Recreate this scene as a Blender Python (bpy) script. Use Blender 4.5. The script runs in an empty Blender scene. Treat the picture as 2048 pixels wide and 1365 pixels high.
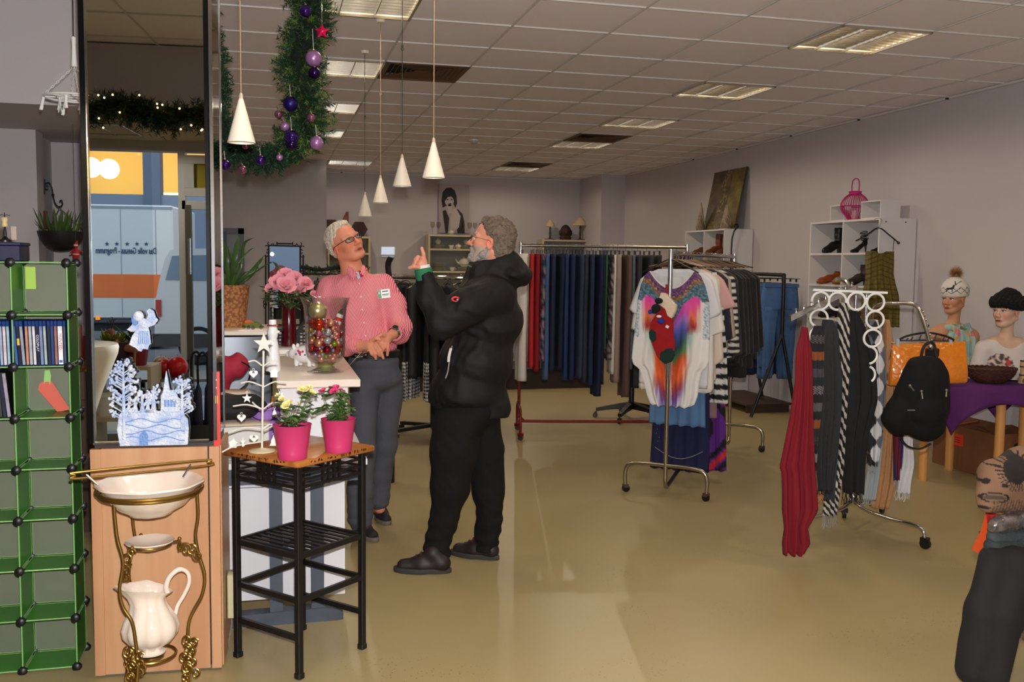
import bpy,math,random
import numpy as np
from mathutils import Vector,Matrix,noise
from math import cos,sin,radians,atan2,sqrt,hypot
V3=Vector
random.seed(7)
PI=math.pi
SC=bpy.context.scene
COL=SC.collection
# ---------------------------------------------------------------- camera
CAM=V3((0,0,1.57));YAW=radians(14.2);PIT=radians(4.65);ROL=radians(0.66);FPX=1905.0
FW=V3((sin(YAW)*cos(PIT),cos(YAW)*cos(PIT),-sin(PIT)))
RT=V3((cos(YAW),-sin(YAW),0));UP=RT.cross(FW)
RT,UP=RT*cos(ROL)+UP*sin(ROL),UP*cos(ROL)-RT*sin(ROL)
FH=V3((sin(YAW),cos(YAW),0))
cd=bpy.data.cameras.new('camera');cam=bpy.data.objects.new('camera',cd);COL.objects.link(cam)
cd.sensor_width=36;cd.lens=36*FPX/2048;cd.clip_start=0.02;cd.clip_end=200
cam.matrix_world=Matrix(((RT.x,UP.x,-FW.x,CAM.x),(RT.y,UP.y,-FW.y,CAM.y),(RT.z,UP.z,-FW.z,CAM.z),(0,0,0,1)))
SC.camera=cam
# ---------------------------------------------------------------- world: a dull winter sky outside the shop front
w=bpy.data.worlds.new('world');SC.world=w;w.use_nodes=True
wb=w.node_tree.nodes['Background'];wb.inputs['Color'].default_value=(0.78,0.85,0.97,1);wb.inputs['Strength'].default_value=2.2
# ---------------------------------------------------------------- the flash on the camera
fl=bpy.data.lights.new('camera_flash','SPOT');flo=bpy.data.objects.new('camera_flash',fl);COL.objects.link(flo)
fl.energy=610;fl.color=(1.0,0.965,0.93);fl.shadow_soft_size=0.02;fl.spot_size=radians(100);fl.spot_blend=0.55
flo.location=CAM+UP*0.10+FW*0.02+RT*0.01
flo.rotation_euler=cam.matrix_world.to_euler()
# ---------------------------------------------------------------- exposure
SC.view_settings.view_transform='Standard';SC.view_settings.look='None'
SC.view_settings.exposure=0.0;SC.view_settings.gamma=1;SC.view_settings.use_curve_mapping=False
SC.cycles.max_bounces=7;SC.cycles.diffuse_bounces=4;SC.cycles.glossy_bounces=4;SC.cycles.transparent_max_bounces=12
SC.cycles.transmission_bounces=6;SC.cycles.sample_clamp_indirect=3.0;SC.cycles.caustics_reflective=False;SC.cycles.caustics_refractive=False

# ---------------------------------------------------------------- pixel rays (photo frame 2048 x 1365)
def ray(x,y):return FW+RT*((x-1024)/FPX)+UP*((682.5-y)/FPX)
def atz(x,y,z):
    d=ray(x,y);return CAM+d*((z-CAM.z)/d.z)
def atY(x,y,Y):
    d=ray(x,y);return CAM+d*(Y/d.y)
def atX(x,y,X):
    d=ray(x,y);return CAM+d*(X/d.x)
def at(x,y,dep):# dep: horizontal distance along the viewing direction
    d=ray(x,y);return CAM+d*(dep/d.dot(FH))
def dep_of(p):return (Vector(p)-CAM).dot(FH)

# ---------------------------------------------------------------- materials
MATS={}
def rgb(r,g,b):
    f=lambda c:(c/255/12.92) if c/255<=0.04045 else ((c/255+0.055)/1.055)**2.4
    return (f(r),f(g),f(b),1)
def mat(name,col=(200,200,200),rough=0.6,metal=0.0,emit=None,estr=1.0,trans=0.0,alpha=1.0,ior=1.45,bump=0,bscale=40,
        var=0.0,vscale=8,attr=False,sheen=0.0,coat=0.0,spec=0.5,col2=None,stretch=None,tex='noise'):
    if name in MATS:return MATS[name]
    m=bpy.data.materials.new(name);m.use_nodes=True;nt=m.node_tree;N=nt.nodes;L=nt.links
    b=N['Principled BSDF']
    b.inputs['Base Color'].default_value=rgb(*col);b.inputs['Roughness'].default_value=rough;b.inputs['Metallic'].default_value=metal
    b.inputs['IOR'].default_value=ior;b.inputs['Transmission Weight'].default_value=trans;b.inputs['Alpha'].default_value=alpha
    b.inputs['Sheen Weight'].default_value=sheen;b.inputs['Coat Weight'].default_value=coat;b.inputs['Specular IOR Level'].default_value=spec
    if emit:b.inputs['Emission Color'].default_value=rgb(*emit);b.inputs['Emission Strength'].default_value=estr
    co=None
    if bump or var or col2:
        tc=N.new('ShaderNodeTexCoord');mp=N.new('ShaderNodeMapping');L.new(tc.outputs['Object'],mp.inputs['Vector']);co=mp.outputs['Vector']
        if stretch:mp.inputs['Scale'].default_value=stretch
    if attr:
        a=N.new('ShaderNodeAttribute');a.attribute_name='Col';L.new(a.outputs['Color'],b.inputs['Base Color'])
    if var or col2:
        n=N.new('ShaderNodeTexNoise' if tex=='noise' else 'ShaderNodeTexWave' if tex=='wave' else 'ShaderNodeTexVoronoi');n.inputs['Scale'].default_value=vscale;L.new(co,n.inputs['Vector'])
        if tex=='noise':n.inputs['Detail'].default_value=6
        if tex=='wave':n.inputs['Distortion'].default_value=3;n.inputs['Detail'].default_value=3
        cr=N.new('ShaderNodeValToRGB');c=rgb(*col)
        if col2:
            cr.color_ramp.elements[0].position=0.4;cr.color_ramp.elements[1].position=0.6
            cr.color_ramp.elements[0].color=c;cr.color_ramp.elements[1].color=rgb(*col2)
        else:
            cr.color_ramp.elements[0].position=0.25;cr.color_ramp.elements[1].position=0.75
            cr.color_ramp.elements[0].color=tuple(x*(1-var) for x in c[:3])+(1,);cr.color_ramp.elements[1].color=tuple(min(1,x*(1+var)) for x in c[:3])+(1,)
        L.new(n.outputs['Fac'] if tex !='voronoi' else n.outputs['Distance'],cr.inputs['Fac']);L.new(cr.outputs['Color'],b.inputs['Base Color'])
    if bump:
        n2=N.new('ShaderNodeTexNoise');n2.inputs['Scale'].default_value=bscale;n2.inputs['Detail'].default_value=5;L.new(co,n2.inputs['Vector'])
        bp=N.new('ShaderNodeBump');bp.inputs['Strength'].default_value=bump;bp.inputs['Distance'].default_value=0.01
        L.new(n2.outputs['Fac'],bp.inputs['Height']);L.new(bp.outputs['Normal'],b.inputs['Normal'])
    MATS[name]=m;return m

# ---------------------------------------------------------------- mesh builder
def basis(d):
    d=Vector(d).normalized();a=V3((0,0,1)) if abs(d.z)<0.9 else V3((1,0,0))
    u=a.cross(d).normalized();return u,d.cross(u),d
class MB:
    def __init__(s,m=None):s.v=[];s.f=[];s.k=[];s.m=m or Matrix.Identity(4);s.mi=0;s.col=None;s.cols=[]
    def pts(s,ps):
        i=len(s.v);s.v+=[s.m @ Vector(p) for p in ps];s.cols+=[s.col or (0.8,0.8,0.8)]*len(ps);return i
    def face(s,*ids):s.f.append(ids);s.k.append(s.mi)
    def box(s,c,d,rz=0,rot=None,bev=0):
        r=rot or Matrix.Rotation(rz,3,'Z');c=Vector(c);h=Vector(d)/2
        if bev<=0:
            i=s.pts([c+r @ V3((x*h.x,y*h.y,z*h.z)) for z in (-1,1) for y in (-1,1) for x in (-1,1)])
            for q in ((0,2,3,1),(4,5,7,6),(0,1,5,4),(2,6,7,3),(0,4,6,2),(1,3,7,5)):s.face(*[i+k for k in q])
            return s
        b=min(bev,h.x*.9,h.y*.9,h.z*.9);R=[]
        for z,e in ((-h.z,b),(-h.z+b,0),(h.z-b,0),(h.z,b)):
            hx,hy=h.x-e,h.y-e
            R.append([c+r @ Vector(p) for p in ((hx-b,-hy,z),(hx,-hy+b,z),(hx,hy-b,z),(hx-b,hy,z),(-hx+b,hy,z),(-hx,hy-b,z),(-hx,-hy+b,z),(-hx+b,-hy,z))])
        return s.loft(R)
    def loft(s,rings,close=True,cap=True,caps=(1,1)):
        n=len(rings[0]);I=[s.pts(r) for r in rings]
        for a,b in zip(I,I[1:]):
            for k in range(n if close else n-1):
                j=(k+1) % n;s.face(a+k,a+j,b+j,b+k)
        if cap and close:
            if caps[0]:s.face(*[I[0]+k for k in reversed(range(n))])
            if caps[1]:s.face(*[I[-1]+k for k in range(n)])
        return s
    def tube(s,path,r,n=8,closed=False,cap=True,flat=1.0):
        P=[Vector(p) for p in path];R=[];m=len(P)
        pu=None
        for i,p in enumerate(P):
            if closed:t=P[(i+1) % m]-P[i-1]
            else:t=P[min(i+1,m-1)]-P[max(i-1,0)]
            if t.length<1e-9:t=V3((0,0,1))
            t.normalize()
            if pu is None:u,v,_=basis(t)
            else:
                u=(pu-t*pu.dot(t));u=u.normalized() if u.length>1e-6 else basis(t)[0];v=t.cross(u)
            pu=u;rr=r[i] if isinstance(r,(list,tuple)) else r
            R.append([p+u*cos(2*PI*k/n)*rr+v*sin(2*PI*k/n)*rr*flat for k in range(n)])
        if closed:R.append(R[0]);return s.loft(R,cap=False)
        return s.loft(R,cap=cap)
    def bar(s,p,q,wd,h=None,up=(0,0,1)):
        p=Vector(p);q=Vector(q);d=(q-p).normalized();h=h or wd;upv=Vector(up)
        if abs(d.dot(upv))>0.98:upv=V3((1,0,0))
        a=upv.cross(d).normalized();b=d.cross(a)
        return s.loft([[e+a*x*wd/2+b*y*h/2 for x,y in ((-1,-1),(1,-1),(1,1),(-1,1))] for e in (p,q)])
    def lathe(s,prof,n=24,c=(0,0,0),fn=None,cap=True):
        c=Vector(c)
        return s.loft([[c+V3((cos(2*PI*k/n)*r*(fn(2*PI*k/n,z) if fn else 1),sin(2*PI*k/n)*r*(fn(2*PI*k/n,z) if fn else 1),z)) for k in range(n)] for r,z in prof],cap=cap)
    def ball(s,c,r,n=12,sc=(1,1,1),rot=None):
        c=Vector(c);R=[]
        for j in range(1,n):
            a=PI*j/n;ring=[]
            for k in range(n+4):
                b=2*PI*k/(n+4);p=V3((sin(a)*cos(b)*sc[0],sin(a)*sin(b)*sc[1],-cos(a)*sc[2]))*r
                ring.append(c+(rot @ p if rot else p))
            R.append(ring)
        i0=len(s.v);s.loft(R,cap=False);m=n+4
        for ring0,z,rev in ((i0,-1,True),(i0+(n-2)*m,1,False)):
            p=V3((0,0,z*sc[2]))*r;q=s.pts([c+(rot @ p if rot else p)])
            for k in range(m):
                a,b=ring0+k,ring0+(k+1) % m
                s.face(b,a,q) if rev else s.face(a,b,q)
        return s
    def prism(s,pts,t,mtx=None,cap=True):# outline in local xz, thickness along local y
        o=mtx or Matrix.Identity(4);h=t/2;n=len(pts)
        A=[o @ V3((x,-h,z)) for x,z in pts];B=[o @ V3((x,h,z)) for x,z in pts]
        i=s.pts(A);j=s.pts(B)
        s.face(*[i+k for k in range(n)]);s.face(*[j+k for k in reversed(range(n))])
        for k in range(n):l=(k+1) % n;s.face(i+l,i+k,j+k,j+l)
        return s
    def grid(s,fn,nu,nv,cf=None):
        i=len(s.v)
        for b in range(nv+1):
            for a in range(nu+1):
                if cf:s.col=cf(a/nu,b/nv)
                s.pts([fn(a/nu,b/nv)])
        for b in range(nv):
            for a in range(nu):
                q=i+b*(nu+1)+a;s.face(q,q+1,q+nu+2,q+nu+1)
        return s
    def build(s,name,mats,parent=None,smooth=40,vcol=False,label=None):
        me=bpy.data.meshes.new(name);me.from_pydata([tuple(v) for v in s.v],[],s.f)
        mats=mats if isinstance(mats,(list,tuple)) else [mats]
        for m in mats:me.materials.append(m)
        if len(mats)>1:me.polygons.foreach_set('material_index',s.k)
        if vcol:
            at_=me.color_attributes.new('Col','FLOAT_COLOR','POINT')
            at_.data.foreach_set('color',[x for c in s.cols for x in (c[0],c[1],c[2],1.0)])
        if smooth:me.shade_smooth() if smooth>=180 else smooth_angle(me,smooth)
        o=bpy.data.objects.new(name,me);COL.objects.link(o)
        if parent is not None:o.parent=parent
        if label:o['label']=label
        return o
def smooth_angle(me,deg):
    me.shade_smooth();me.set_sharp_from_angle(angle=radians(deg))
def tag(o,label=None,cat=None,group=None,kind=None):
    if label:o['label']=label
    if cat:o['category']=cat
    if group:o['group']=group
    if kind:o['kind']=kind
    return o
def thing(name,label,cat,loc=(0,0,0),rz=0,group=None):
    o=bpy.data.objects.new(name,None);COL.objects.link(o);o.location=loc;o.rotation_euler=(0,0,rz);o.empty_display_size=0.05
    return tag(o,label,cat,group)
def struct(name,mb,m,smooth=0):return tag(mb.build(name,m,smooth=smooth),kind='structure')
CH={}
def kids(o):return [c for c in COL.objects if c.parent==o]
def dup(o,loc=None,rz=None,label=None,group=None,parent=None,scale=None):
    c=o.copy();COL.objects.link(c)
    if parent is not None:c.parent=parent
    if loc is not None:c.location=loc
    if rz is not None:c.rotation_euler=(0,0,rz)
    if scale is not None:c.scale=(scale,)*3 if isinstance(scale,(int,float)) else scale
    if label:c['label']=label
    if group:c['group']=group
    for ch in kids(o):dup(ch,parent=c)
    return c
def place(o,loc,rz=0):o.location=loc;o.rotation_euler=(0,0,rz);return o
def cr(pts,n=6,closed=False):# Catmull-Rom
    P=[Vector(p) for p in pts];out=[];m=len(P)
    for i in range(m if closed else m-1):
        a,b,c,d=(P[(i-1) % m],P[i],P[(i+1) % m],P[(i+2) % m]) if closed else (P[max(i-1,0)],P[i],P[i+1],P[min(i+2,m-1)])
        for k in range(n):
            t=k/n;out.append(0.5*((2*b)+(c-a)*t+(2*a-5*b+4*c-d)*t*t+(3*b-a-3*c+d)*t**3))
    if not closed:out.append(P[-1])
    return out
def interp(x,xs,ys):return float(np.interp(x,xs,ys))
def sm(a,b,x):
    t=max(0.0,min(1.0,(x-a)/(b-a)));return t*t*(3-2*t)
def text_mesh(name,body,size,m,loc,rot,parent=None,ext=0.0008,align='CENTER',bold=0.0):
    c=bpy.data.curves.new(name,'FONT');c.body=body;c.size=size;c.extrude=ext;c.align_x=align;c.align_y='CENTER';c.offset=bold;c.resolution_u=3
    o=bpy.data.objects.new(name,c);COL.objects.link(o);dg=bpy.context.evaluated_depsgraph_get();dg.update()
    me=bpy.data.meshes.new_from_object(o.evaluated_get(dg));bpy.data.objects.remove(o);me.materials.clear();me.materials.append(m)
    q=bpy.data.objects.new(name,me);COL.objects.link(q);q.location=loc;q.rotation_euler=rot
    if parent is not None:q.parent=parent
    return q

# ---------------------------------------------------------------- smooth bodies from blended primitives (surface nets)
class Blob:
    def __init__(s,lo,hi,h):
        s.lo=np.array(lo,float);s.h=h;s.n=np.ceil((np.array(hi)-s.lo)/h).astype(int)+1
        s.f=np.full(tuple(s.n),0.5,np.float32)
    def sub(s,lo,hi):
        a=np.clip(np.floor((np.array(lo)-s.lo)/s.h).astype(int),0,s.n);b=np.clip(np.ceil((np.array(hi)-s.lo)/s.h).astype(int)+1,0,s.n)
        sl=tuple(slice(i,j) for i,j in zip(a,b));g=[s.lo[i]+s.h*np.arange(a[i],b[i],dtype=np.float32) for i in range(3)]
        X,Y,Z=np.meshgrid(*g,indexing='ij',sparse=True);return sl,X,Y,Z
    def mix(s,sl,d,k,cut=False):
        g=s.f[sl]
        if g.size==0:return
        if cut:d=-d;h=np.clip(0.5-0.5*(g-d)/k,0,1) if k>0 else None;s.f[sl]=g*(1-h)+d*h+k*h*(1-h) if k>0 else np.maximum(g,d);return
        if k<=0:s.f[sl]=np.minimum(g,d);return
        h=np.clip(0.5+0.5*(g-d)/k,0,1);s.f[sl]=g*(1-h)+d*h-k*h*(1-h)
    def cap(s,a,b,ra,rb=None,k=0.02,cut=False,fl=None):
        a=np.array(a,float);b=np.array(b,float);rb=ra if rb is None else rb;r=max(ra,rb)+k*1.5+3*s.h
        sl,X,Y,Z=s.sub(np.minimum(a,b)-r,np.maximum(a,b)+r);ab=b-a;L=max(ab@ab,1e-9)
        t=np.clip(((X-a[0])*ab[0]+(Y-a[1])*ab[1]+(Z-a[2])*ab[2])/L,0,1)
        d=np.sqrt((X-a[0]-t*ab[0])**2+(Y-a[1]-t*ab[1])**2+(Z-a[2]-t*ab[2])**2)-(ra+(rb-ra)*t)
        s.mix(sl,d,k,cut);return s
    def ell(s,c,r,k=0.02,rot=None,cut=False):
        c=np.array(c,float);r=np.array(r,float);R=max(r)+k*1.5+3*s.h;sl,X,Y,Z=s.sub(c-R,c+R)
        x,y,z=X-c[0],Y-c[1],Z-c[2]
        if rot is not None:
            m=np.array(rot.transposed() if hasattr(rot,'transposed') else rot.T);x,y,z=(m[0][0]*x+m[0][1]*y+m[0][2]*z,m[1][0]*x+m[1][1]*y+m[1][2]*z,m[2][0]*x+m[2][1]*y+m[2][2]*z)
        k0=np.sqrt((x/r[0])**2+(y/r[1])**2+(z/r[2])**2);k1=np.sqrt((x/r[0]**2)**2+(y/r[1]**2)**2+(z/r[2]**2)**2)
        s.mix(sl,np.where(k1>1e-6,k0*(k0-1)/np.maximum(k1,1e-6),-min(r)),k,cut);return s
    def chain(s,pts,rs,k=0.02,cut=False):
        for (a,b),(ra,rb) in zip(zip(pts,pts[1:]),zip(rs,rs[1:])):s.cap(a,b,ra,rb,k,cut)
        return s
    def mesh(s,disp=None):
        f=s.f;n=s.n;ins=f<0
        c=np.zeros(tuple(n-1),np.uint8)
        for i in (0,1):
            for j in (0,1):
                for k in (0,1):c+=ins[i:n[0]-1+i,j:n[1]-1+j,k:n[2]-1+k]
        act=(c>0) & (c<8);idx=np.argwhere(act);vid=np.full(act.shape,-1,np.int64);vid[act]=np.arange(len(idx))
        P=np.zeros((len(idx),3));W=np.zeros(len(idx));C=[(i,j,k) for i in (0,1) for j in (0,1) for k in (0,1)]
        val={q:f[idx[:,0]+q[0],idx[:,1]+q[1],idx[:,2]+q[2]] for q in C}
        for q in C:
            for ax in range(3):
                if q[ax]==0:
                    r=list(q);r[ax]=1;r=tuple(r);a,b=val[q],val[r];m=(a<0) !=(b<0)
                    t=np.where(m,a/np.where(m,a-b,1),0);p=np.array(q,float)[None,:].repeat(len(idx),0);p[:,ax]+=t
                    P+=p*m[:,None];W+=m
        P=(P/W[:,None]+idx)*s.h+s.lo;F=[]
        for ax in range(3):
            a=[slice(None)]*3;b=[slice(None)]*3;a[ax]=slice(0,-1);b[ax]=slice(1,None)
            A,B=ins[tuple(a)],ins[tuple(b)];e=np.argwhere(A !=B);u,v=(ax+1) % 3,(ax+2) % 3
            ok=(e[:,u]>0) & (e[:,v]>0) & (e[:,u]<n[u]-1) & (e[:,v]<n[v]-1);e=e[ok]
            st=A[e[:,0],e[:,1],e[:,2]]
            def g(du,dv):
                q=e.copy();q[:,u]-=du;q[:,v]-=dv;return vid[q[:,0],q[:,1],q[:,2]]
            Q=np.stack([g(1,1),g(0,1),g(0,0),g(1,0)],1);Q=np.where(st[:,None],Q,Q[:,::-1]);F.append(Q)
        return P,np.concatenate(F)
    def build(s,name,m,parent=None,disp=None,col=None,origin=(0,0,0)):
        P,F=s.mesh();s.f=None
        if disp is not None:P=disp(P)
        cols=col(P) if col is not None else None
        P=P-np.array(origin)
        me=bpy.data.meshes.new(name);me.vertices.add(len(P));me.vertices.foreach_set('co',P.astype(np.float32).ravel())
        me.loops.add(F.size);me.loops.foreach_set('vertex_index',F.astype(np.int32).ravel());me.polygons.add(len(F))
        me.polygons.foreach_set('loop_start',np.arange(0,F.size,4,dtype=np.int32));me.update(calc_edges=True);me.validate()
        for x in (m if isinstance(m,(list,tuple)) else [m]):me.materials.append(x)
        if cols is not None:
            at_=me.color_attributes.new('Col','FLOAT_COLOR','POINT');at_.data.foreach_set('color',np.concatenate([cols,np.ones((len(P),1))],1).astype(np.float32).ravel())
        me.shade_smooth();o=bpy.data.objects.new(name,me);COL.objects.link(o)
        if parent is not None:o.parent=parent
        return o

# ---------------------------------------------------------------- cloth that hangs: a closed, rippled, flattened bag between two side outlines
def lerpc(cs,t):
    for (a,ca),(b,cb) in zip(cs,cs[1:]):
        if t<=b:k=(t-a)/(b-a) if b>a else 0;return tuple(x+(y-x)*k for x,y in zip(ca,cb))
    return cs[-1][1]
def cloth_mb(prof,thick=0.03,rip=0.012,k=5,seed=0,nu=28,nv=36,cf=None,grow=1.0,yoff=None,neck=None,mb=None):
    """prof: (z, x_left, x_right); local x across, y through, z down from 0. cf(x,z,front)->rgb"""
    mb=mb or MB();rnd=random.Random(seed);ph=[rnd.uniform(0,6.3) for _ in range(6)];zs=[p[0] for p in prof];xl=[p[1] for p in prof];xr=[p[2] for p in prof]
    L=zs[-1]
    def P(u,v,sgn):
        zz=zs[0]+(L-zs[0])*v;a=interp(zz,zs,xl);b=interp(zz,zs,xr);uu=u*2-1
        x=a+(b-a)*u;g=min(1,0.15+grow*v);fade=1-abs(uu)**4
        y=sgn*(thick/2*sqrt(max(0,1-uu*uu))**0.6+0.0015)+rip*g*(sin(uu*k*PI+ph[0]+1.1*sin(v*2.2+ph[1]))+0.5*sin(uu*k*1.9*PI+ph[2]+v*2))*(0.35+0.65*fade)
        if yoff:y+=yoff(zz)
        z=-zz+0.006*sin(uu*k*PI+ph[3])*v+rnd.uniform(-.0005,.0005)
        return V3((x+0.004*sin(v*9+ph[4]+sgn),y,z))
    i0=len(mb.v)
    for b in range(nv+1):
        for a in range(2*nu):
            front=a<=nu;u=a/nu if front else 2-a/nu;v=b/nv
            p=P(u,v,-1 if front else 1)
            if a in (0,nu):p=(P(u,v,-1)+P(u,v,1))/2
            if neck and abs(p.x)<neck[0]:p.z-=neck[1]*(1 if front else .35)*(1-(p.x/neck[0])**2)*(1-v)**5
            if cf:mb.col=cf(p.x,p.z,front)
            mb.pts([p])
    m=2*nu
    for b in range(nv):
        for a in range(m):
            j=(a+1) % m;mb.face(i0+b*m+a,i0+(b+1)*m+a,i0+(b+1)*m+j,i0+b*m+j)
    if not neck:mb.face(*[i0+a for a in range(m)])
    mb.face(*[i0+nv*m+a for a in reversed(range(m))])
    return mb
# ================================================================ THE ROOM
LAMP_W=15.5
CE=3.01;XR=5.57;YB=15.75;YW=-2.15;TS=0.625;GX=1.4377;GY=5.151;GX0=GX-TS*9;GY0=GY-TS*13
M_wall=mat('wall_paint',(190,184,187),0.85,bump=0.08,bscale=120)
M_wallg=mat('wall_paint_grey',(188,183,186),0.85,bump=0.08,bscale=120)
M_tile=mat('ceiling_tile',(238,230,236),0.9,bump=0.25,bscale=160)
M_tbar=mat('ceiling_bar',(206,202,200),0.7)
def floor_mat():
    m=bpy.data.materials.new('floor_coating');m.use_nodes=True;N=m.node_tree.nodes;L=m.node_tree.links;b=N['Principled BSDF']
    tc=N.new('ShaderNodeTexCoord')
    n=N.new('ShaderNodeTexNoise');n.inputs['Scale'].default_value=0.7;n.inputs['Detail'].default_value=1;L.new(tc.outputs['Object'],n.inputs['Vector'])
    c=N.new('ShaderNodeValToRGB');c.color_ramp.elements[0].position=.1;c.color_ramp.elements[1].position=.9
    c.color_ramp.elements[0].color=rgb(160,144,100);c.color_ramp.elements[1].color=rgb(170,155,113);L.new(n.outputs['Fac'],c.inputs['Fac'])
    v=N.new('ShaderNodeTexVoronoi');v.inputs['Scale'].default_value=55;L.new(tc.outputs['Object'],v.inputs['Vector'])
    n3=N.new('ShaderNodeTexNoise');n3.inputs['Scale'].default_value=1.6;L.new(tc.outputs['Object'],n3.inputs['Vector'])
    mr=N.new('ShaderNodeMapRange');mr.inputs[1].default_value=.4;mr.inputs[2].default_value=.7;mr.inputs[3].default_value=0.02;mr.inputs[4].default_value=0.16;L.new(n3.outputs['Fac'],mr.inputs[0])
    lt=N.new('ShaderNodeMath');lt.operation='LESS_THAN';L.new(v.outputs['Distance'],lt.inputs[0]);L.new(mr.outputs[0],lt.inputs[1])
    mx=N.new('ShaderNodeMix');mx.data_type='RGBA';mx.inputs['B'].default_value=rgb(112,84,58);L.new(lt.outputs[0],mx.inputs['Factor']);L.new(c.outputs['Color'],mx.inputs['A']);L.new(mx.outputs['Result'],b.inputs['Base Color'])
    r=N.new('ShaderNodeMapRange');r.inputs[1].default_value=0;r.inputs[2].default_value=1;r.inputs[3].default_value=.26;r.inputs[4].default_value=.46;L.new(n.outputs['Fac'],r.inputs[0]);L.new(r.outputs[0],b.inputs['Roughness'])
    bn=N.new('ShaderNodeBump');bn.inputs['Strength'].default_value=.03;bn.inputs['Distance'].default_value=.02;n4=N.new('ShaderNodeTexNoise');n4.inputs['Scale'].default_value=3;n4.inputs['Detail'].default_value=2
    L.new(tc.outputs['Object'],n4.inputs['Vector']);L.new(n4.outputs['Fac'],bn.inputs['Height']);L.new(bn.outputs['Normal'],b.inputs['Normal'])
    return m
b=MB();b.box((1.5,7,-0.06),(12,18.6,0.12));struct('floor',b,floor_mat())
b=MB();b.box((XR+0.1,7,CE/2),(0.2,18.6,CE+0.2));struct('wall_right',b,M_wall)
b=MB();b.box((3,YB+0.1,CE/2),(9,0.2,CE+0.2));struct('wall_back',b,M_wall)
b=MB();b.box((5.37,15.2,CE/2),(0.42,1.1,CE+0.02));struct('wall_back_pillar',b,M_wall)
b=MB();b.box((-0.21,14.95,CE/2),(1.98,1.8,CE+0.02));struct('wall_back_left',b,M_wallg)
b=MB();b.box((-1.05,10.6,CE/2),(0.2,7.1,CE+0.02));struct('wall_left',b,M_wallg)
# left bay: soffit, wall and the recess
ZS=2.42
b=MB();b.box((-2.5,6.52,(CE+ZS)/2),(3.5,1.34,CE-ZS));struct('trim_soffit_left',b,M_wallg)
b=MB();b.box((-2.91,7.1,ZS/2),(2.8,0.2,ZS));struct('wall_left_front',b,M_wall)
b=MB();b.box((-1.5,7.75,ZS/2),(1.2,0.1,ZS));b.box((-1.62,7.45,ZS/2),(.12,.5,ZS));b.box((-1.2,7.45,ZS+.1),(1.0,.7,.2));struct('wall_left_recess',b,M_wallg)
b=MB();b.box((-4.3,3,CE/2),(0.2,10.6,CE));struct('wall_far_left',b,M_wall)
# ceiling slab, tiles and bars
b=MB();b.box((1.5,7,CE+0.16),(12,18.6,0.12));struct('ceiling_slab',b,M_tile)
LAMPS=[(3,k) for k in ()]
gp=lambda i,j:(GX+TS*i,GY+TS*j)
fix=[gp(3,0),gp(3,3),gp(3,6),gp(3,9),gp(3,14),gp(-2,0),gp(-2,3),gp(-2,6),gp(-2,9),gp(-1,14),gp(3,-3),gp(-2,-3),gp(3,-6),gp(-1,-6)]
vents=[gp(-1,3),gp(3,8),gp(3,13)]
b=MB()
nx=range(-2,17);skip={(round(x,2),round(y,2)) for x,y in fix+vents}
for i in nx:
    for j in range(0,30):
        x=GX0+i*TS;y=GY0+j*TS
        if (round(x,2),round(y,2)) in skip or x>XR or y>YB:continue
        if any(abs(x-a)<.02 and abs(y-c)<.02 for a,c in fix+vents):continue
        b.box((x+TS/2,y+TS/2,CE+.02),(TS,TS,0.02))
struct('ceiling',b,M_tile)
b=MB()
for i in range(-2,17):
    x=GX0+i*TS
    if x<XR:b.box((x,7,CE+0.0035),(0.014,18.6,0.004))
for j in range(0,30):
    y=GY0+j*TS
    if y<YB:b.box((1.5,y,CE+.006),(12,0.014,0.009))
struct('trim_ceiling_grid',b,M_tbar)
b=MB();b.box((XR-.012,7,CE-.004),(.024,18.4,.02));b.box((3,YB-.012,CE-.004),(9,.024,.02));struct('trim_ceiling_edge',b,M_tbar)
# dark expansion plugs at the ceiling edge
b=MB()
for j in range(4,26,2):
    b.box((XR-.035,GY0+j*TS,CE-.012),(.02,.02,.012))
for i in (3,5,6,7,8):b.box((GX0+i*TS+.3,YB-.035,CE-.012),(.03,.02,.014))
struct('trim_ceiling_plugs',b,mat('plug_dark',(60,48,45)))

# recessed louvre luminaires (tubes above a mirror louvre)
M_alu=mat('louvre_aluminium',(220,214,202),0.2,1.0)
M_housing=mat('lamp_housing',(214,205,190),0.5,0.2)
M_tube=mat('lamp_tube',(255,244,222),0.4,emit=(255,240,214),estr=30.0)
def ceiling_light():
    t=thing('ceiling_light','x','ceiling light',group='recessed louvre lights');W_,D_=TS,TS
    b=MB()
    for sx in (0,1):b.box((W_*sx+(.008 if sx==0 else-.008),D_/2,-.002),(.016,D_,.016))
    for sy in (0,1):b.box((W_/2,D_*sy+(.008 if sy==0 else-.008),-.002),(W_,.016,.016))
    b.build('frame',M_alu,t)
    b=MB();b.box((W_/2,D_/2,.095),(W_-.02,D_-.02,.006))
    for x in (.008,W_-.008):b.box((x,D_/2,.05),(.004,D_-.02,.09))
    for y in (.008,D_-.008):b.box((W_/2,y,.05),(W_-.02,.004,.09))
    b.build('housing',M_housing,t)
    b=MB()
    for k in range(1,10):b.loft([[(x,D_*k/10-.0025*e,z) for e,z in ((1.8,.032),(.6,.002),(-.6,.002),(-1.8,.032))] for x in (.014,W_-.014)])
    for k in range(1,3):
        x0=W_*k/3;b.loft([[(x0-.004*e,y,z) for e,z in ((3,.034),(.8,.0),(-.8,.0),(-3,.034))] for y in (.014,D_-.014)])
    b.build('louvre',M_alu,t)
    for k in range(3):
        x0=W_*(k+.5)/3;b=MB();b.tube([(x0,.03,.062),(x0,D_-.03,.062)],.017,10);b.build('lamp_tube',M_tube,t)
    return t
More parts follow.
